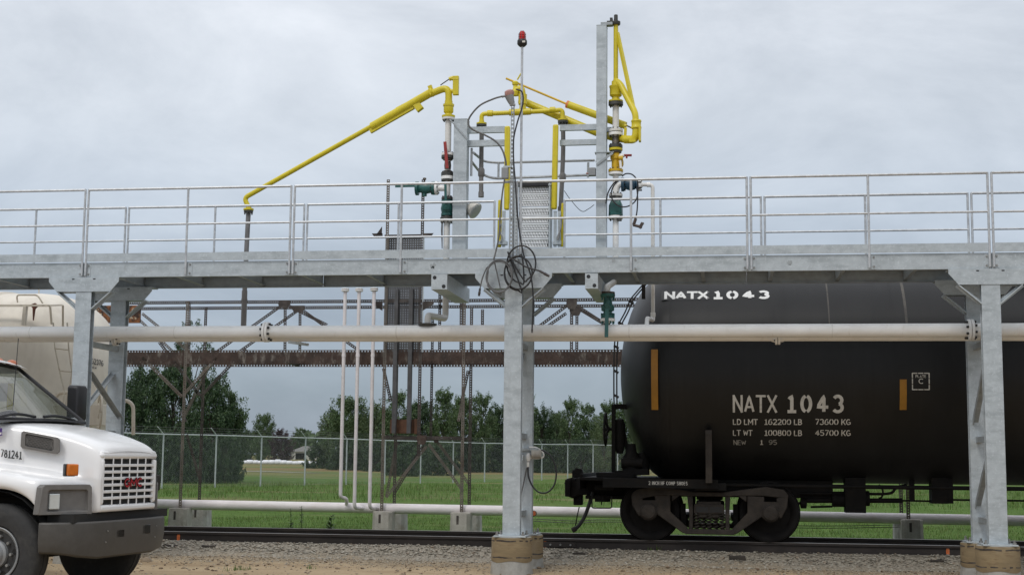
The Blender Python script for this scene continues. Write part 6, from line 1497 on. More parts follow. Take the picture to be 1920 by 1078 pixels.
for s_ in (-1, 1):
    m = MB(); m.add([V((bxx - .02, s_ * .95, 1.95)), V((-3.15, s_ * .95, 1.95)), V((-3.15, s_ * .85, tz - .04)), V((txx - .03, s_ * .83, tz - .04))], [(0, 1, 2, 3)]); m.build('side_window', M['glass'], trk, smooth=0)
m = MB(); m.span((-1.9, -.85, 1.4), (-1.42, .85, 1.90)); m.span((-2.9, -.75, 1.1), (-2.35, .75, 1.3)); m.span((-2.98, -.7, 1.25), (-2.84, -.15, 1.98)); m.span((-2.98, .15, 1.25), (-2.84, .7, 1.98)); m.build('cab_interior', M['cab_grey'], trk, smooth=30, bevel=.03)
c = V((-2.05, .42, 1.97)); m = MB(); ax = V((-.45, 0, .9)).normalized(); b1 = V((0, 1, 0)); b2 = ax.cross(b1); m.tube([c + b1 * .22 * math.cos(t * .2244) + b2 * .22 * math.sin(t * .2244) for t in range(29)], .017, 8); m.tube([c - b1 * .21, c + b1 * .21], .014, 6); m.tube([c, c - ax * .3], .03, 8); m.build('steering_wheel', M['black_plastic'], trk)
# papers and a yellow vest left against the far door window
m = MB(); a_, b_ = TL(-14, 718, (0, .80), (-1, .80)), TL(16, 752, (0, .80), (-1, .80)); m.span((a_.x, .79, b_.z), (b_.x, .80, a_.z)); m.build('paper_sheet', M['letter_bright'], trk, smooth=0)
m = MB(); a_, b_ = TL(16.5, 718, (0, .79), (-1, .79)), TL(25, 768, (0, .79), (-1, .79)); m.span((a_.x, .76, b_.z), (b_.x, .785, a_.z)); m.build('safety_vest', M['yellow'], trk, smooth=30, bevel=.01)
m = MB()
for pts in (((-20, 786), (10, 778.5), (35, 776), (66, 781)), ((82, 781), (100, 779.5), (120, 782), (140, 788))):
    m.tube(spline([TL(x, y, (bxx + .15, -1), (bxx + .05, 1)) for x, y in pts], 5), .017, 6)
m.build('wiper', M['black_plastic'], trk)
MB().tube([TL(22.5, 787, (-1.35, -.3), (-1.35, .3)), TL(34.5, 634, (-1.35, -.3), (-1.35, .3))], .0045, 6).build('antenna', M['black_plastic'], trk)
for px, py in ((22, 678.5), (-3, 675)):
    c = TL(px, py, (txx - .02, -1), (txx - .02, 1)); m = MB(); m.lathe(c + V((0, 0, -.03)), (0, 0, 1), [(0, .07), (.02, .068), (.045, .045), (.055, .02)], 16); m.build('roof_lamp', M['roof_amber'], trk)
a_, b_ = TL(131, 789, (0, 1.2), (-1, 1.2)), TL(155, 722, (0, 1.2), (-1, 1.2))
m = MB(); cx, cz = (a_.x + b_.x) / 2, (a_.z + b_.z) / 2; hx, hz = abs(b_.x - a_.x) / 2, abs(b_.z - a_.z) / 2
m.loft([[V((cx + u * hx * k, 1.2 + dy, cz + w * hz * k)) for u, w in ((-1, -.95), (.9, -1), (1, -.9), (.97, .85), (.8, .98), (-.85, 1), (-1, .9))] for dy, k in ((-.1, .9), (-.07, 1), (.1, 1), (.13, .9))]); mr = m.build('mirror', M['black_plastic'], trk, smooth=35, bevel=.015)
m = MB(); m.tube([V((bxx - .15, .92, 1.9)), V((cx, 1.1, cz - .2))], .02, 8); m.build('mirror_arm', M['black_plastic'], mr)
MB().span((-8.2, -1.2, .95), (-3.5, 1.2, 3.0)).build('cargo_body', M['truck_white'], trk, smooth=30, bevel=.05)

# ------------------------------------------------------------------ old rusty slotted angle walkway behind the track
YR, YB = 5.9, 6.9
rack = thing('old_walkway', 'old rusty truss walkway of slotted steel angle behind the track', 'walkway', (2, YR, .6))
FX, BX_ = V((0, -1, 0)), V((0, 1, 0))
def rp(px, py, Y): return A(px, py, Y)
def rang(name, p0, p1, Y, mt='rust_dark', w=.055, up=(0, 0, 1), fl=None):
    a, b = rp(*p0, Y), rp(*p1, Y); d = (b - a).normalized()
    side = d.cross(V((0, 1, 0))).normalized()
    m = MB(); m.angle(a, b, w, V((0, 1, 0)), side if fl is None else side * fl, .042, .0165); return m.build(name, M[mt], rack, smooth=0)
# main deck beams (front and back), cut and rusty with slotted flanges
for Y in (YR, YB):
    xl, xr = A(208, 660, Y).x, 15.0; z1 = A(600, 656, YR).z; z0 = A(600, 681, YR).z
    m = MB(); m.span((xl, Y, z0 + .05), (xr, Y + .006, z1 - .05)); 
    m.perf((xl, Y - .001, z1 - .025), (xr, Y - .001, z1 - .025), .05, (0, 1, 0), .055, .02); m.perf((xl, Y - .001, z0 + .025), (xr, Y - .001, z0 + .025), .05, (0, 1, 0), .055, .022)
    m.span((xl, Y + .007, z1 - .056), (xr, Y + .07, z1 - .05)); m.span((xl, Y + .007, z0 + .05), (xr, Y + .07, z0 + .056)); m.build('deck_beam', M['rust'], rack, smooth=0)
    zt0 = A(600, 568, YR).z
    m = MB(); m.angle((xl, Y, zt0), (xr, Y, zt0), .055, (0, 1, 0), (0, 0, 1), .042, .0165); m.build('top_chord', M['rust_dark'], rack, smooth=0)
m = MB()
for i in range(24): x = A(208, 660, YR).x + .2 + i * .62; m.span((x, YR + .07, z1 - .11), (x + .04, YB, z1 - .07))
m.build('cross_angle', M['rust'], rack, smooth=0)
# legs: pairs standing on piers
zp = .585
def leg(px, py, ytop, Y, mt='rust_post', zb=zp):
    x = rp(px, py, Y).x; zt_ = rp(px, ytop, Y).z; m = MB(); m.angle((x - .03, Y - .003, zb), (x - .03, Y - .003, zt_), .058, (0, 1, 0), (1, 0, 0), .044, .0165); return m.build('leg', M[mt], rack, smooth=0)
for px, py, yt in ((349, 650, 564), (721, 700, 337), (869, 700, 566)): leg(px, py, yt, YR)
for px, py, yt in ((384, 650, 577), (744, 700, 577), (883, 700, 577)): leg(px, py, yt, YB, 'rust_dark')
leg(1703, 940, 600, YR); leg(1690, 940, 600, YB, 'rust_dark')
# middle posts above the lower tie
x = rp(791, 500, YR).x; m = MB(); m.angle((x - .03, YR - .004, rp(0, 826, YR).z - .2), (x - .03, YR - .004, rp(791, 337, YR).z), .058, (0, 1, 0), (1, 0, 0), .044, .0165); m.build('mid_post', M['rust_dark'], rack, smooth=0)
x = rp(811, 650, YB).x; m = MB(); m.angle((x - .03, YB, rp(811, 826, YB).z), (x - .03, YB, rp(811, 590, YB).z), .05, (0, 1, 0), (1, 0, 0), .044, .0165); m.build('mid_post', M['rust_dark'], rack, smooth=0)
rang('lower_tie', (719, 823), (866, 824), YR - .004); rang('lower_tie', (744, 824), (883, 825), YB)
# rail posts and truss diagonals above the beam
for px, y0, Y in ((352, 566, YR), (532, 566, YR), (560, 578, YB), (1069, 566, YR), (1079, 578, YB), (862, 566, YR), (902, 580, YB), (822, 550, YB)):
    rang('rail_post', (px, y0), (px - .5, 657), Y)
for (a, b, Y) in (((527, 570), (398, 662), YR), ((532, 572), (612, 612), YR), ((554, 582), (440, 662), YB), ((563, 582), (675, 662), YB), ((1062, 570), (940, 661), YR), ((1074, 572), (1180, 640), YR), ((1060, 585), (960, 655), YB), ((1085, 582), (1135, 612), YB), ((470, 622), (470, 640), YB)):
    rang('truss_diagonal', a, b, Y)
def gusset(px0, py0, px1, py1, Y, mt='rust_dark', nm='gusset'):
    a, b = rp(px0, py1, Y), rp(px1, py0, Y); w, h = b.x - a.x, b.z - a.z; m = MB(); m.prism([(w * .18, 0), (w * .82, 0), (w, h * .45), (w, h), (0, h), (0, h * .45)], (a.x, Y - .012, a.z), (1, 0, 0), (0, 0, 1), .006); m.build(nm, M[mt], rack, smooth=0)
gusset(522, 564, 545, 577, YR); gusset(548, 573, 572, 586, YB); gusset(1062, 560, 1082, 580, YR); gusset(1068, 573, 1090, 592, YB); gusset(782, 816, 800, 833, YR - .01, 'rust'); gusset(813, 817, 823, 830, YB, 'rust')
for px, s_ in ((718, -1), (793, 1)):       # corner plates by the tower, above and below
    for py in (438, 566):
        a = rp(px, py, YR); m = MB(); m.prism([(0, 0), (s_ * .2, 0), (s_ * .2, -.045), (0, -.16)] if py > 500 else [(0, 0), (s_ * .2, 0), (s_ * .16, -.05), (0, -.05), ], (a.x, YR - .02, a.z), (1, 0, 0), (0, 0, 1), .006); m.build('corner_plate', M['rust_dark'], rack, smooth=0)
m = MB(); a = rp(715, 425, YR); m.prism([(0, 0), (0, -.14), (-.1, -.14)], (a.x + .02, YR - .02, a.z), (1, 0, 0), (0, 0, 1), .006); m.build('corner_plate', M['rust_dark'], rack, smooth=0)
# knee braces
for a, b, Y, mt in (((349, 790), (341, 770), YR, 'rust_dark'), ((345, 742), (408, 672), YR, 'rust_post'), ((342, 742), (268, 668), YR, 'rust_post'), ((378, 745), (462, 655), YB, 'rust_dark'), ((376, 740), (300, 640), YB, 'rust_dark'), ((346, 784), (392, 690), YB, 'rust_post'),
                    ((735, 752), (721, 690), YB, 'rust_dark'), ((866, 760), (880, 695), YB, 'rust_dark'), ((862, 790), (868, 760), YR, 'rust_post'), ((256, 598), (330, 668), YB, 'rust_post'), ((265, 590), (352, 660), YR, 'rust_post'),
                    ((798, 834), (722, 930), YR, 'rust_post'), ((802, 834), (866, 922), YR, 'rust_post'), ((790, 836), (738, 922), YB, 'rust_dark'), ((818, 830), (880, 912), YB, 'rust_post'), ((741, 830), (722, 930), YB, 'rust_post'), ((348, 815), (374, 905), YB, 'rust_dark')):
    rang('brace', a, b, Y, mt, .05)
m = MB(); a, b = rp(731, 812, YR + .1), rp(778, 786, YR + .1); m.span((a.x, YR + .1, a.z), (b.x, YR + .106, b.z)); m.span((a.x, YR + .1, b.z - .005), (b.x, YR + .3, b.z)); m.span((b.x, YR + .05, a.z - .01), (b.x + .05, YR + .35, b.z + .01)); m.build('rusty_box', M['rust_orange'], rack, smooth=0)
m = MB(); a, b = rp(197, 606, YR - .3), rp(265, 573, YR - .3); m.prism([(0.02, 0), (b.x - a.x, 0), (b.x - a.x, b.z - a.z), (-.25, b.z - a.z), (-.18, .1)], (a.x, YR - .3, a.z), (1, 0, 0), (0, 0, 1), .05); m.build('rusty_tray', M['rust_flaky'], rack, smooth=0)
m = MB(); m.bar(rp(533, 676, YR), rp(560, 684, YB), .05, .06); m.build('deck_bracket', M['rust_dark'], rack, smooth=0)
# raised gangway: perforated planks between the tower posts
gw = thing('raised_gangway', 'grey perforated steel gangway raised upright between the rusty tower posts', 'gangway', rp(757, 560, YR + .05))
for px0, px1, y0, y1, Y, cut in ((723.5, 790, 443, 541, YR + .12, 1), (721, 790, 538, 664, YR + .03, 1)):
    a, b = rp(px0, y1, Y), rp(px1, y0, Y); m = MB(); nx = max(3, int((b.x - a.x) / .042)); 
    for i in range(nx):
        x0 = a.x + (b.x - a.x) * i / nx; m.perf((x0 + (b.x - a.x) / nx / 2, Y, a.z), (x0 + (b.x - a.x) / nx / 2, Y, b.z), (b.x - a.x) / nx, (0, 1, 0), .042, .0115)
    m.build('perforated_plank', M['plank'], gw, smooth=0)
a, b = rp(722, 445, YR + .12), rp(791, 440, YR + .12); MB().span((a.x, YR + .08, a.z), (b.x, YR + .2, b.z)).build('plank_end', M['rust_dark'], gw, smooth=0)
for px in (738.5, 766.5):
    a, b = rp(px, 812, YR - .02), rp(px, 542, YR - .02); m = MB(); m.span((a.x - .035, YR - .055, a.z), (a.x + .035, YR - .049, b.z)); m.span((a.x - .035, YR - .049, a.z), (a.x - .029, YR + .02, b.z)); m.span((a.x + .029, YR - .049, a.z), (a.x + .035, YR + .02, b.z)); m.build('slide_channel', M['plank'], gw, smooth=0)
a = rp(793.5, 500, YR); MB().span((a.x, YR - .02, rp(793, 660, YR).z), (a.x + .018, YR + .0, rp(793, 442, YR).z)).build('guide_rod', M['galv'], gw, smooth=0)
# concrete piers
pl_ = {336: 'short concrete pier with a rusty slot under the left leg of the old walkway', 718: 'short concrete pier under the left leg of the gangway tower', 863: 'short concrete pier under the right leg of the gangway tower', 1706: 'short concrete pier seen under the black tank car'}
for px, lab in pl_.items():
    for k, Y in enumerate((YR, YB)):
        c = A(px, 960, YR); x = c.x + .02; zt_ = zp - .002; t_ = thing('concrete_pier', lab if k == 0 else lab.replace('short concrete pier', 'darker rear concrete pier').replace(' with a rusty slot', ''), 'pier', (x, Y, .1), 'concrete piers of the old walkway')
        w = .17; m = MB(); ch = .05; po = [(-w + ch, -w), (w - ch, -w), (w, -w + ch), (w, w - ch), (w - ch, w), (-w + ch, w), (-w, w - ch), (-w, -w + ch)]
        m.loft([[V((x + u * kk, Y + v_ * kk + .0, z)) for u, v_ in po] for z, kk in ((.02, 1.06), (zt_ - .02, 1.0), (zt_, .94))]); m.build('block', M['concrete'] if k == 0 else M['concrete_grey'], t_, smooth=30)
        m = MB(); m.span((x - .055, Y - w - .004, zt_ - .2), (x - .015, Y - w + .02, zt_ - .05)); m.build('slot', M['rust_dark'], t_, smooth=0)
# ground pipe and risers
YG_ = 6.05
gp0, gp1 = A(300, 944.5, YG_), A(1300, 964, YG_); s_ = (gp1 - gp0).normalized()
gp = thing('ground_pipe', 'chalky white pipe running low along the far side of the track', 'pipe', (4, YG_, .6))
MB().cyl(gp0 - s_ * 8, gp1 + s_ * 12, .088, n=24).build('pipe', M['pink_white'], gp)
zg = lambda px: A(px, 944.5 + (px - 300) * .0195, YG_).z
YV = 5.72
for i, (pt_, pb, yt, jog, lab) in enumerate(((646.5, 638.5, 545, 1, 'leftmost of three thin white vent risers, jogging sideways at its foot'), (675, 665, 545, 0, 'middle one of three thin white vent risers'), (703, 693.5, 544, 0, 'rightmost of three thin white vent risers'))):
    x = A(pb + .5, 900, YV).x; zt_ = A(pt_, yt, YV).z; t_ = thing('vent_riser', lab, 'pipe', (x, YV, .6), 'thin white vent risers')
    zf = A(pb, 960 if not jog else 930, YV).z
    if jog: pts = fillet([(x, YV, zt_), (x, YV, A(638, 932, YV).z), (A(650, 936, YV + .15).x, YV + .15, A(638, 934, YV).z), (A(650, 936, YG_).x, YG_, zg(650))], .07, 5)
    else: pts = fillet([(x, YV, zt_), (x, YV, A(pb, 952, YV).z), (x + .1, YG_ - .02, zg(pb) - .0)], .09, 6)
    MB().tube(pts, .031, 12).build('pipe', M['pink_white'], t_)
    m = MB(); zz = zt_ - .02; m.lathe((x, YV, zz), (0, 0, 1), [(0, .05), (.01, .07), (.03, .07), (.034, .06), (.04, .06), (.042, .07), (.06, .07), (.065, .05)], 20); f_ = m.build('flange', M['white_pipe'], t_, smooth=35)
    m = MB(); m.cyl((x, YV, zz + .032), (x, YV, zz + .041), .066, n=20); m.build('gasket', M['rust_stain'], f_)
    m = MB(); m.cyl((x, YV, A(pb, 667, YV).z - .02), (x, YV, A(pb, 665, YV).z + .01), .036); m.build('coupling', M['pink_white'], t_)
# two thin wires low over the grass
wi = thing('ground_wire', 'two thin slack wires just above the grass behind the ground pipe', 'wire', A(1100, 975, 6.4))
for dy in (0, 4): MB().tube(spline([A(x, y + dy, 6.4) for x, y in ((1000, 972), (1080, 976), (1160, 974), (1500, 985), (1700, 983))], 6), .006, 5).build('wire', M['cable'], wi)

# ------------------------------------------------------------------ chain link fence
f0, f1 = AD(230, 60), AD(1160, 101)
fd = (f1 - f0); fl_len = fd.length; fd.normalize()
fence = thing('chain_link_fence', 'long chain link fence with slanted barbed wire arms across the field', 'fence', (f0 + f1) / 2)
def fence_at(px):
    d = _ray(px, 850); # intersection in plan
    # solve CAM + t d on line f0 + s fd
    det = d.x * (-fd.y) + fd.x * d.y; rx, ry = f0.x - CAM.x, f0.y - CAM.y
    t = (rx * (-fd.y) + fd.x * ry) / det; q = CAM + d * t; return V((q.x, q.y, gz(q.x, q.y)))
HF = 2.28
pxs = [118, 212, 305.5, 405, 490, 572.5, 650, 722, 789, 850, 909, 964, 1016, 1064.5, 1112, 1158, 1203, 1247, 1290]
pts = [fence_at(px) for px in pxs]
arm_d = (-fd * .62 + V((0, 0, .5)))
for q in pts:
    m = MB(); m.cyl(q, q + V((0, 0, HF)), .038, n=8); po = m.build('fence_post', M['fence'], fence)
    MB().cyl(q + V((0, 0, HF)), q + V((0, 0, HF)) + arm_d * .62, .024, n=6).build('barb_arm', M['fence'], po)
m = MB(); m.tube([q + V((0, 0, HF)) for q in pts], .032, 8); m.build('top_rail', M['fence'], fence)
m = MB()
for k in (.2, .4, .6): m.tube([q + V((0, 0, HF)) + arm_d * k for q in pts], .006, 5)
m.build('barbed_wire', M['cable_grey'], fence)
me = bpy.data.meshes.new('chain_link'); vs, fs, uv = [], [], []
d_ = 0
for i, q in enumerate(pts):
    if i: d_ += (q - pts[i - 1]).length
    vs += [tuple(q + V((0, 0, .02))), tuple(q + V((0, 0, HF)))]; uv.append(d_)
fs = [(2 * i, 2 * i + 2, 2 * i + 3, 2 * i + 1) for i in range(len(pts) - 1)]
me.from_pydata(vs, [], fs); ul = me.uv_layers.new(name='UVMap')
for p_ in me.polygons:
    for li in p_.loop_indices:
        vi = me.loops[li].vertex_index; ul.data[li].uv = (uv[vi // 2] / .10, (HF if vi % 2 else 0) / .10)
me.materials.append(M['chain']); cl = bpy.data.objects.new('chain_link', me); COL.objects.link(cl); cl.parent = fence; cl.matrix_parent_inverse = W(fence).inverted()

# ------------------------------------------------------------------ trees: trunk, limbs and leaf clumps
def make_tree(name, h, w, seed, leafmat, leaf=.2, clumps=46, per=130, base=.12, shape='broad', trunk_r=.16, loose=1.0):
    rr = random.Random(seed); t_ = bpy.data.objects.new(name, None); COL.objects.link(t_); t_['_local'] = 1
    tr = MB(); cr = MB(); fork = h * (.32 if shape != 'poplar' else .2)
    tr.tube([(0, 0, -.2), (.03 * h * rr.uniform(-1, 1), .02 * h, fork * .6), (.03 * h * rr.uniform(-1, 1), 0, fork), (0, .02 * h * rr.uniform(-1, 1), h * .75)], [trunk_r, trunk_r * .8, trunk_r * .6, trunk_r * .12], 8)
    for c in range(clumps):
        for _ in range(30):
            a = rr.uniform(0, 6.2832); f = rr.random(); z = base * h + (h * .97 - base * h) * f
            g = (z - base * h) / (h - base * h)
            if shape == 'broad': prof_ = math.sin(math.pi * min(1, .12 + g * .86)) ** .55 * (1 - .25 * g)
            elif shape == 'poplar': prof_ = (1 - g) ** .55 * .9 + .06
            elif shape == 'bush': prof_ = (1 - g * g) ** .5
            else: prof_ = math.sin(math.pi * min(1, .05 + g * .9)) ** .8
            rad = w / 2 * prof_ * math.sqrt(rr.uniform(.25, 1)) * rr.uniform(.72, 1.16)
            break
        cx, cy = rad * math.cos(a), rad * math.sin(a); cs = rr.uniform(.045, .105) * (h * .5 + w * .5) * loose
        out = V((math.cos(a) * .7, math.sin(a) * .7, rr.uniform(.2, 1.3))).normalized(); st_ = rr.uniform(1.0, 2.0)
        if c % 3 == 0:
            tr.tube([(0, 0, z * .62), (cx * .5, cy * .5, z * .86), (cx, cy, z), tuple(V((cx, cy, z)) + out * cs * st_)], [trunk_r * .28, trunk_r * .16, trunk_r * .07, trunk_r * .03], 5)
        for _ in range(per):
            u = V((rr.gauss(0, 1), rr.gauss(0, 1), rr.gauss(0, .8))); u.normalize(); r_ = cs * rr.uniform(.25, 1.0) ** .7
            along = rr.uniform(-.8, 1.0); p = V((cx, cy, z)) + u * r_ * (1.05 - .55 * max(0, along)) + out * (along * cs * st_)
            if p.z < .1: continue
            nrm = (u * .6 + V((rr.uniform(-1, 1), rr.uniform(-1, 1), rr.uniform(-.2, 1.3)))).normalized(); d1 = nrm.orthogonal().normalized(); d1 = (Matrix.Rotation(rr.uniform(0, 6.28), 3, nrm) @ d1); d2 = nrm.cross(d1)
            l = leaf * rr.uniform(.5, 1.3); cr.add([p - d1 * l * .5, p + d2 * l * .26, p + d1 * l * .55, p - d2 * l * .26], [(0, 1, 2, 3)])
    a_ = tr.build('trunk', M['bark'], t_, smooth=50); b_ = cr.build('crown', M[leafmat], t_, smooth=0)
    return t_
protos = {
 'broad_a': make_tree('tree', 8, 6.5, 1, 'leaf', .25, 150, 115, .04), 'broad_b': make_tree('tree', 8, 6.0, 2, 'leaf', .25, 140, 115, .03), 'tall': make_tree('tree', 9, 4.6, 3, 'leaf', .24, 130, 105, .03, 'oval'),
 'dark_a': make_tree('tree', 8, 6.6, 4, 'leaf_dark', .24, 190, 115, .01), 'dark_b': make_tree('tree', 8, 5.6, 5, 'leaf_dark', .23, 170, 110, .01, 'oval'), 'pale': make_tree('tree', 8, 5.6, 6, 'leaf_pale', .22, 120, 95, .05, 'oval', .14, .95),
 'purple': make_tree('tree', 7, 7.0, 7, 'leaf_purple', .25, 140, 100, .04), 'bush': make_tree('shrub', 3, 4.4, 8, 'leaf_dark', .2, 110, 110, .0, 'bush', .06), 'wispy': make_tree('tree', 9, 4.6, 9, 'leaf_dark', .19, 70, 70, .2, 'oval', .13, .85)}
used = set()
def plant(kind, px, ytop, dist, wpx, label, group, rot=0.0, cat='tree', ybase=None):
    """px: where it stands in the sighting, height from the sighted top"""
    p = protos[kind]; q = AD(px, dist); q.z = gz(q.x, q.y) - .05
    d = _ray(px, ytop); k = dist / math.hypot(d.x, d.y); ztop = CAM.z + d.z * k
    H = max(.6, ztop - q.z); ph = max(v_.co.z for v_ in [c for c in p.children if c.name.startswith('crown')][0].data.vertices); pw = 2 * max(abs(v_.co.x) for v_ in [c for c in p.children if c.name.startswith('crown')][0].data.vertices)
    wm = wpx * (1.22 if dist > 100 and kind != 'purple' else 1.0) * dist / F_PX
    if kind in used: o = copy_tree(p)
    else: o = p; used.add(kind)
    o.location = q; o.rotation_euler = (0, 0, rot); o.scale = (wm / pw, wm / pw, H / ph)
    tag(o, label, cat, group); return o
G1, G2 = 'trees at the left behind the fence', 'trees of the far wood edge'
plant('dark_b', 225, 700, 80, 120, 'dark tree half hidden behind the left column pair', G1, .5)
plant('dark_a', 268, 672, 82, 120, 'dense dark green tree just right of the left column pair', G1, 1.2)
plant('dark_b', 322, 650, 79, 120, 'dark upright tree behind the left rusty leg', G1, 2.2)
plant('wispy', 352, 596, 84, 120, 'tallest of the left trees, with sparse top branches reaching above the white pipeline', G1, .4)
plant('dark_a', 395, 688, 77, 120, 'dark bushy tree behind the rear leg of the left tower', G1, 3.0)
plant('broad_b', 432, 722, 78, 88, 'lighter green tree forming the right edge of the left group', G1, 4.0)
for px, yt, w, lab in ((262, 812, 80, 'low dark shrub at the foot of the trees nearest the left column pair'), (318, 800, 90, 'low dark shrub at the foot of the trees, left of the rusty legs'), (372, 806, 90, 'low dark shrub at the foot of the trees, just right of the rusty legs'), (424, 806, 72, 'low dark shrub closing the left group of trees at its right end')):
    plant('bush', px, yt, 74, w, lab, 'shrubs at the foot of the left trees', px * .1, 'shrub')
plant('broad_a', 493, 772, 246, 48, 'round green tree on the far side of the field, left of the purple one', G2, .2)
plant('dark_b', 463, 800, 252, 34, 'dim dark tree far off between the left group and the round tree', G2, .2)
plant('purple', 527, 800, 240, 52, 'dark purple leaved tree left of the far house', G2, 1.0)
plant('broad_b', 562, 799, 425, 42, 'small brownish green tree behind the far house', G2, 2.6)
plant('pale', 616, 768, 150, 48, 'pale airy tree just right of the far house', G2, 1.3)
plant('broad_a', 655, 738, 140, 96, 'broad green tree behind the three white risers', G2, 3.3)
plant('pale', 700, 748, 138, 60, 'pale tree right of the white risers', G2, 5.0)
plant('broad_b', 745, 727, 132, 84, 'tall leafy tree behind the raised gangway', G2, .9)
plant('dark_a', 790, 742, 138, 80, 'dark green tree right of the raised gangway', G2, 2.9)
plant('tall', 832, 722, 130, 66, 'tall slender tree between the gangway and the right rusty legs', G2, .3)
plant('broad_a', 866, 738, 136, 72, 'green tree behind the right rusty legs', G2, 4.6)
plant('tall', 902, 730, 134, 60, 'upright tree left of the central column', G2, 2.0)
plant('dark_b', 938, 744, 140, 66, 'dark tree partly hidden by the central front column', G2, 1.6)
plant('broad_b', 985, 738, 138, 70, 'tree hidden mostly by the central column pair', G2, 5.5)
plant('dark_b', 1014, 752, 140, 56, 'dark tree just right of the central column pair', G2, .7)
plant('broad_a', 1044, 768, 142, 52, 'lower rounded tree in the dip of the wood edge', G2, 1.9)
plant('tall', 1070, 740, 136, 54, 'peaked tree halfway between the central column and the tank car', G2, 3.9)
plant('broad_b', 1100, 750, 138, 60, 'broad tree left of the tank car brake wheel', G2, 2.4)
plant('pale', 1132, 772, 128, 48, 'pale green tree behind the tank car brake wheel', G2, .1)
plant('tall', 1142, 746, 140, 60, 'tree rising beside the black tank end', G2, 4.4)
plant('broad_a', 1185, 744, 142, 80, 'tree hidden behind the left end of the tank car', G2, 3.6)
for i, (px, yt, w, dd, lab) in enumerate(((600, 826, 60, 150, 'dark shrub right beside the far house'), (650, 822, 70, 138, 'dark shrub below the broad tree at the white risers'), (706, 824, 66, 132, 'dark shrub at the foot of the gangway tower'), (757, 826, 76, 105, 'wide dark shrub seen through the lower braces of the tower'), (822, 828, 80, 110, 'wide dark shrub right of the lower braces'),
                                   (880, 815, 70, 134, 'shrub behind the right rusty legs'), (932, 818, 70, 136, 'shrub left of the central column foot'), (1000, 815, 66, 136, 'shrub right of the central columns'), (1045, 818, 62, 136, 'shrub below the dip of the wood edge'), (1090, 815, 64, 134, 'shrub left of the tank car coupler'), (1140, 815, 60, 134, 'shrub behind the tank car brake stand'))):
    plant('bush', px, yt, dd, w, lab, 'shrubs along the wood edge', i * .9, 'shrub')
for k in list(protos):
    if k not in used:
        for c in list(protos[k].children): bpy.data.objects.remove(c)
        bpy.data.objects.remove(protos[k])
# dim wood closing the horizon
m = MB(); rr = random.Random(77)
for _ in range(7500):
    px = rr.uniform(-300, 2300); d = rr.uniform(440, 480); q = AD(px, d); hgt = 9.5 + 3.5 * math.sin(px * .021) + 1.2 * math.sin(px * .09 + 1)
    z = rr.uniform(.2, 1) ** .7 * hgt; l = rr.uniform(.9, 1.9); nrm = V((rr.uniform(-1, 1), -rr.uniform(.1, 1), rr.uniform(-.2, 1))).normalized(); a = nrm.orthogonal().normalized(); b = nrm.cross(a); p = V((q.x, q.y, z))
    m.add([p - a * l, p + b * l * .7, p + a * l, p - b * l * .7], [(0, 1, 2, 3)])
tag(m.build('far_wood', M['leaf_dark'], smooth=0), 'dim far wood along the horizon', 'wood', kind='stuff')

# ------------------------------------------------------------------ far house with open garage
hq = AD(572, 405); hd = V((CAM.x - hq.x, CAM.y - hq.y, 0)).normalized(); hr = V((-hd.y, hd.x, 0)); K = 405 / F_PX
ho = thing('house', 'small pale far house with hipped roof and open dark garage', 'house', (hq.x, hq.y, 0))
def hpnt(px, z, dep=0): return V((hq.x, hq.y, 0)) + hr * ((px - 572) * K) * 1.0 - hd * dep + V((0, 0, z))
sgn = 1 if (hr.dot(RC.col[0]) > 0) else -1
hr = hr * sgn
wz = 2.35
m = MB(); x0, x1, y1 = 545.5, 596, 8
g0, g1 = 554.5, 574
for a, b in ((x0, g0), (g1, x1)): m.add([hpnt(a, -.2), hpnt(b, -.2), hpnt(b, wz), hpnt(a, wz)], [(0, 1, 2, 3)])
m.add([hpnt(g0, 1.95), hpnt(g1, 1.95), hpnt(g1, wz), hpnt(g0, wz)], [(0, 1, 2, 3)])
m.add([hpnt(x0, -.2), hpnt(x0, -.2, y1), hpnt(x0, wz, y1), hpnt(x0, wz)], [(0, 1, 2, 3)]); m.add([hpnt(x1, -.2), hpnt(x1, -.2, y1), hpnt(x1, wz, y1), hpnt(x1, wz)], [(0, 1, 2, 3)]); m.add([hpnt(x0, -.2, y1), hpnt(x1, -.2, y1), hpnt(x1, wz, y1), hpnt(x0, wz, y1)], [(0, 1, 2, 3)])
m.build('wall', M['siding'], ho, smooth=0)
m = MB(); e = 2.5; b0 = [hpnt(x0 - e, wz, -.4), hpnt(x1 + e, wz, -.4), hpnt(x1 + e, wz, y1 + .4), hpnt(x0 - e, wz, y1 + .4)]; t0 = [hpnt(569, 3.95, 3.5), hpnt(586, 3.95, 3.5)]
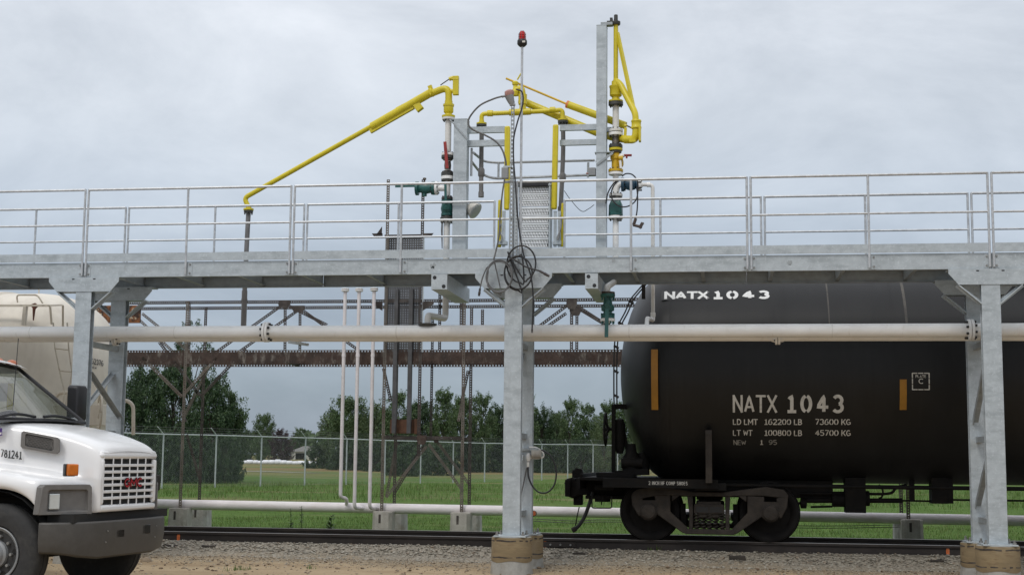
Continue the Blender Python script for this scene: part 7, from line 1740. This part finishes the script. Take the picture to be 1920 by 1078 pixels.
m.add(b0 + t0, [(0, 1, 5, 4), (1, 2, 5), (2, 3, 4, 5), (3, 0, 4), (3, 2, 1, 0)]); m.build('roof', M['shingle'], ho, smooth=0)
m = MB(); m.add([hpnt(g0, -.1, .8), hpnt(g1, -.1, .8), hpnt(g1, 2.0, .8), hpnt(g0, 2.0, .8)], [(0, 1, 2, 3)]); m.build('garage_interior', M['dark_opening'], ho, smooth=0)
m = MB(); [m.add([hpnt(a, -.1, -.02), hpnt(a + .9, -.1, -.02), hpnt(a + .9, 2.0, -.02), hpnt(a, 2.0, -.02)], [(0, 1, 2, 3)]) for a in (g0 - .9, 572.5)]; m.build('door_frame', M['letter_white'], ho, smooth=0)
# row of white wrapped bales
rr = random.Random(4); px = 450.0; i = 0
while px < 612:
    d = 222 - (px - 450) * .08; q = AD(px, d); w = rr.uniform(9.5, 12.5) * d / F_PX; h = rr.uniform(.55, .70)
    if 505 < px < 535: h += .12
    if px > 588: h *= .75
    m = MB(); ax = V((RC.col[0].x, RC.col[0].y, 0)).normalized(); m.lathe(V((q.x, q.y, h * .5)) - ax * w * .5, ax, [(0, h * .2), (.03, h * .4), (.12, h * .5), (w - .12, h * .5 * rr.uniform(.95, 1.05)), (w - .03, h * .4), (w, h * .2)], 14)
    o = m.build('wrapped_bale', M['wrap_white'], smooth=60); tag(o, 'white plastic wrapped bale in the long row across the far field', 'bale', 'white wrapped bales in a row'); px += w * F_PX / d * .93; i += 1
# white car half hidden far off between the risers
q = AD(703, 205); m = MB(); vx_ = thing('white_tank', 'small white tank far off right of the white risers', 'tank', (q.x, q.y, 0))
ax = V((RC.col[0].x, RC.col[0].y, 0)).normalized(); m.lathe(V((q.x, q.y, .62)) - ax * .4, ax, [(0, .1), (.06, .28), (.2, .34), (.6, .34), (.74, .28), (.8, .1)], 14); m.build('shell', M['wrap_white'], vx_)
m = MB(); [m.box(V((q.x, q.y, .15)) + ax * s_ * .25, (.1, .3, .4)) for s_ in (-1, 1)]; m.build('cradle', M['bolt'], vx_, smooth=0)
for o in bpy.data.objects:
    if '_local' in o: del o['_local']
for mm in bpy.data.materials:
    if '_base' in mm: del mm['_base']
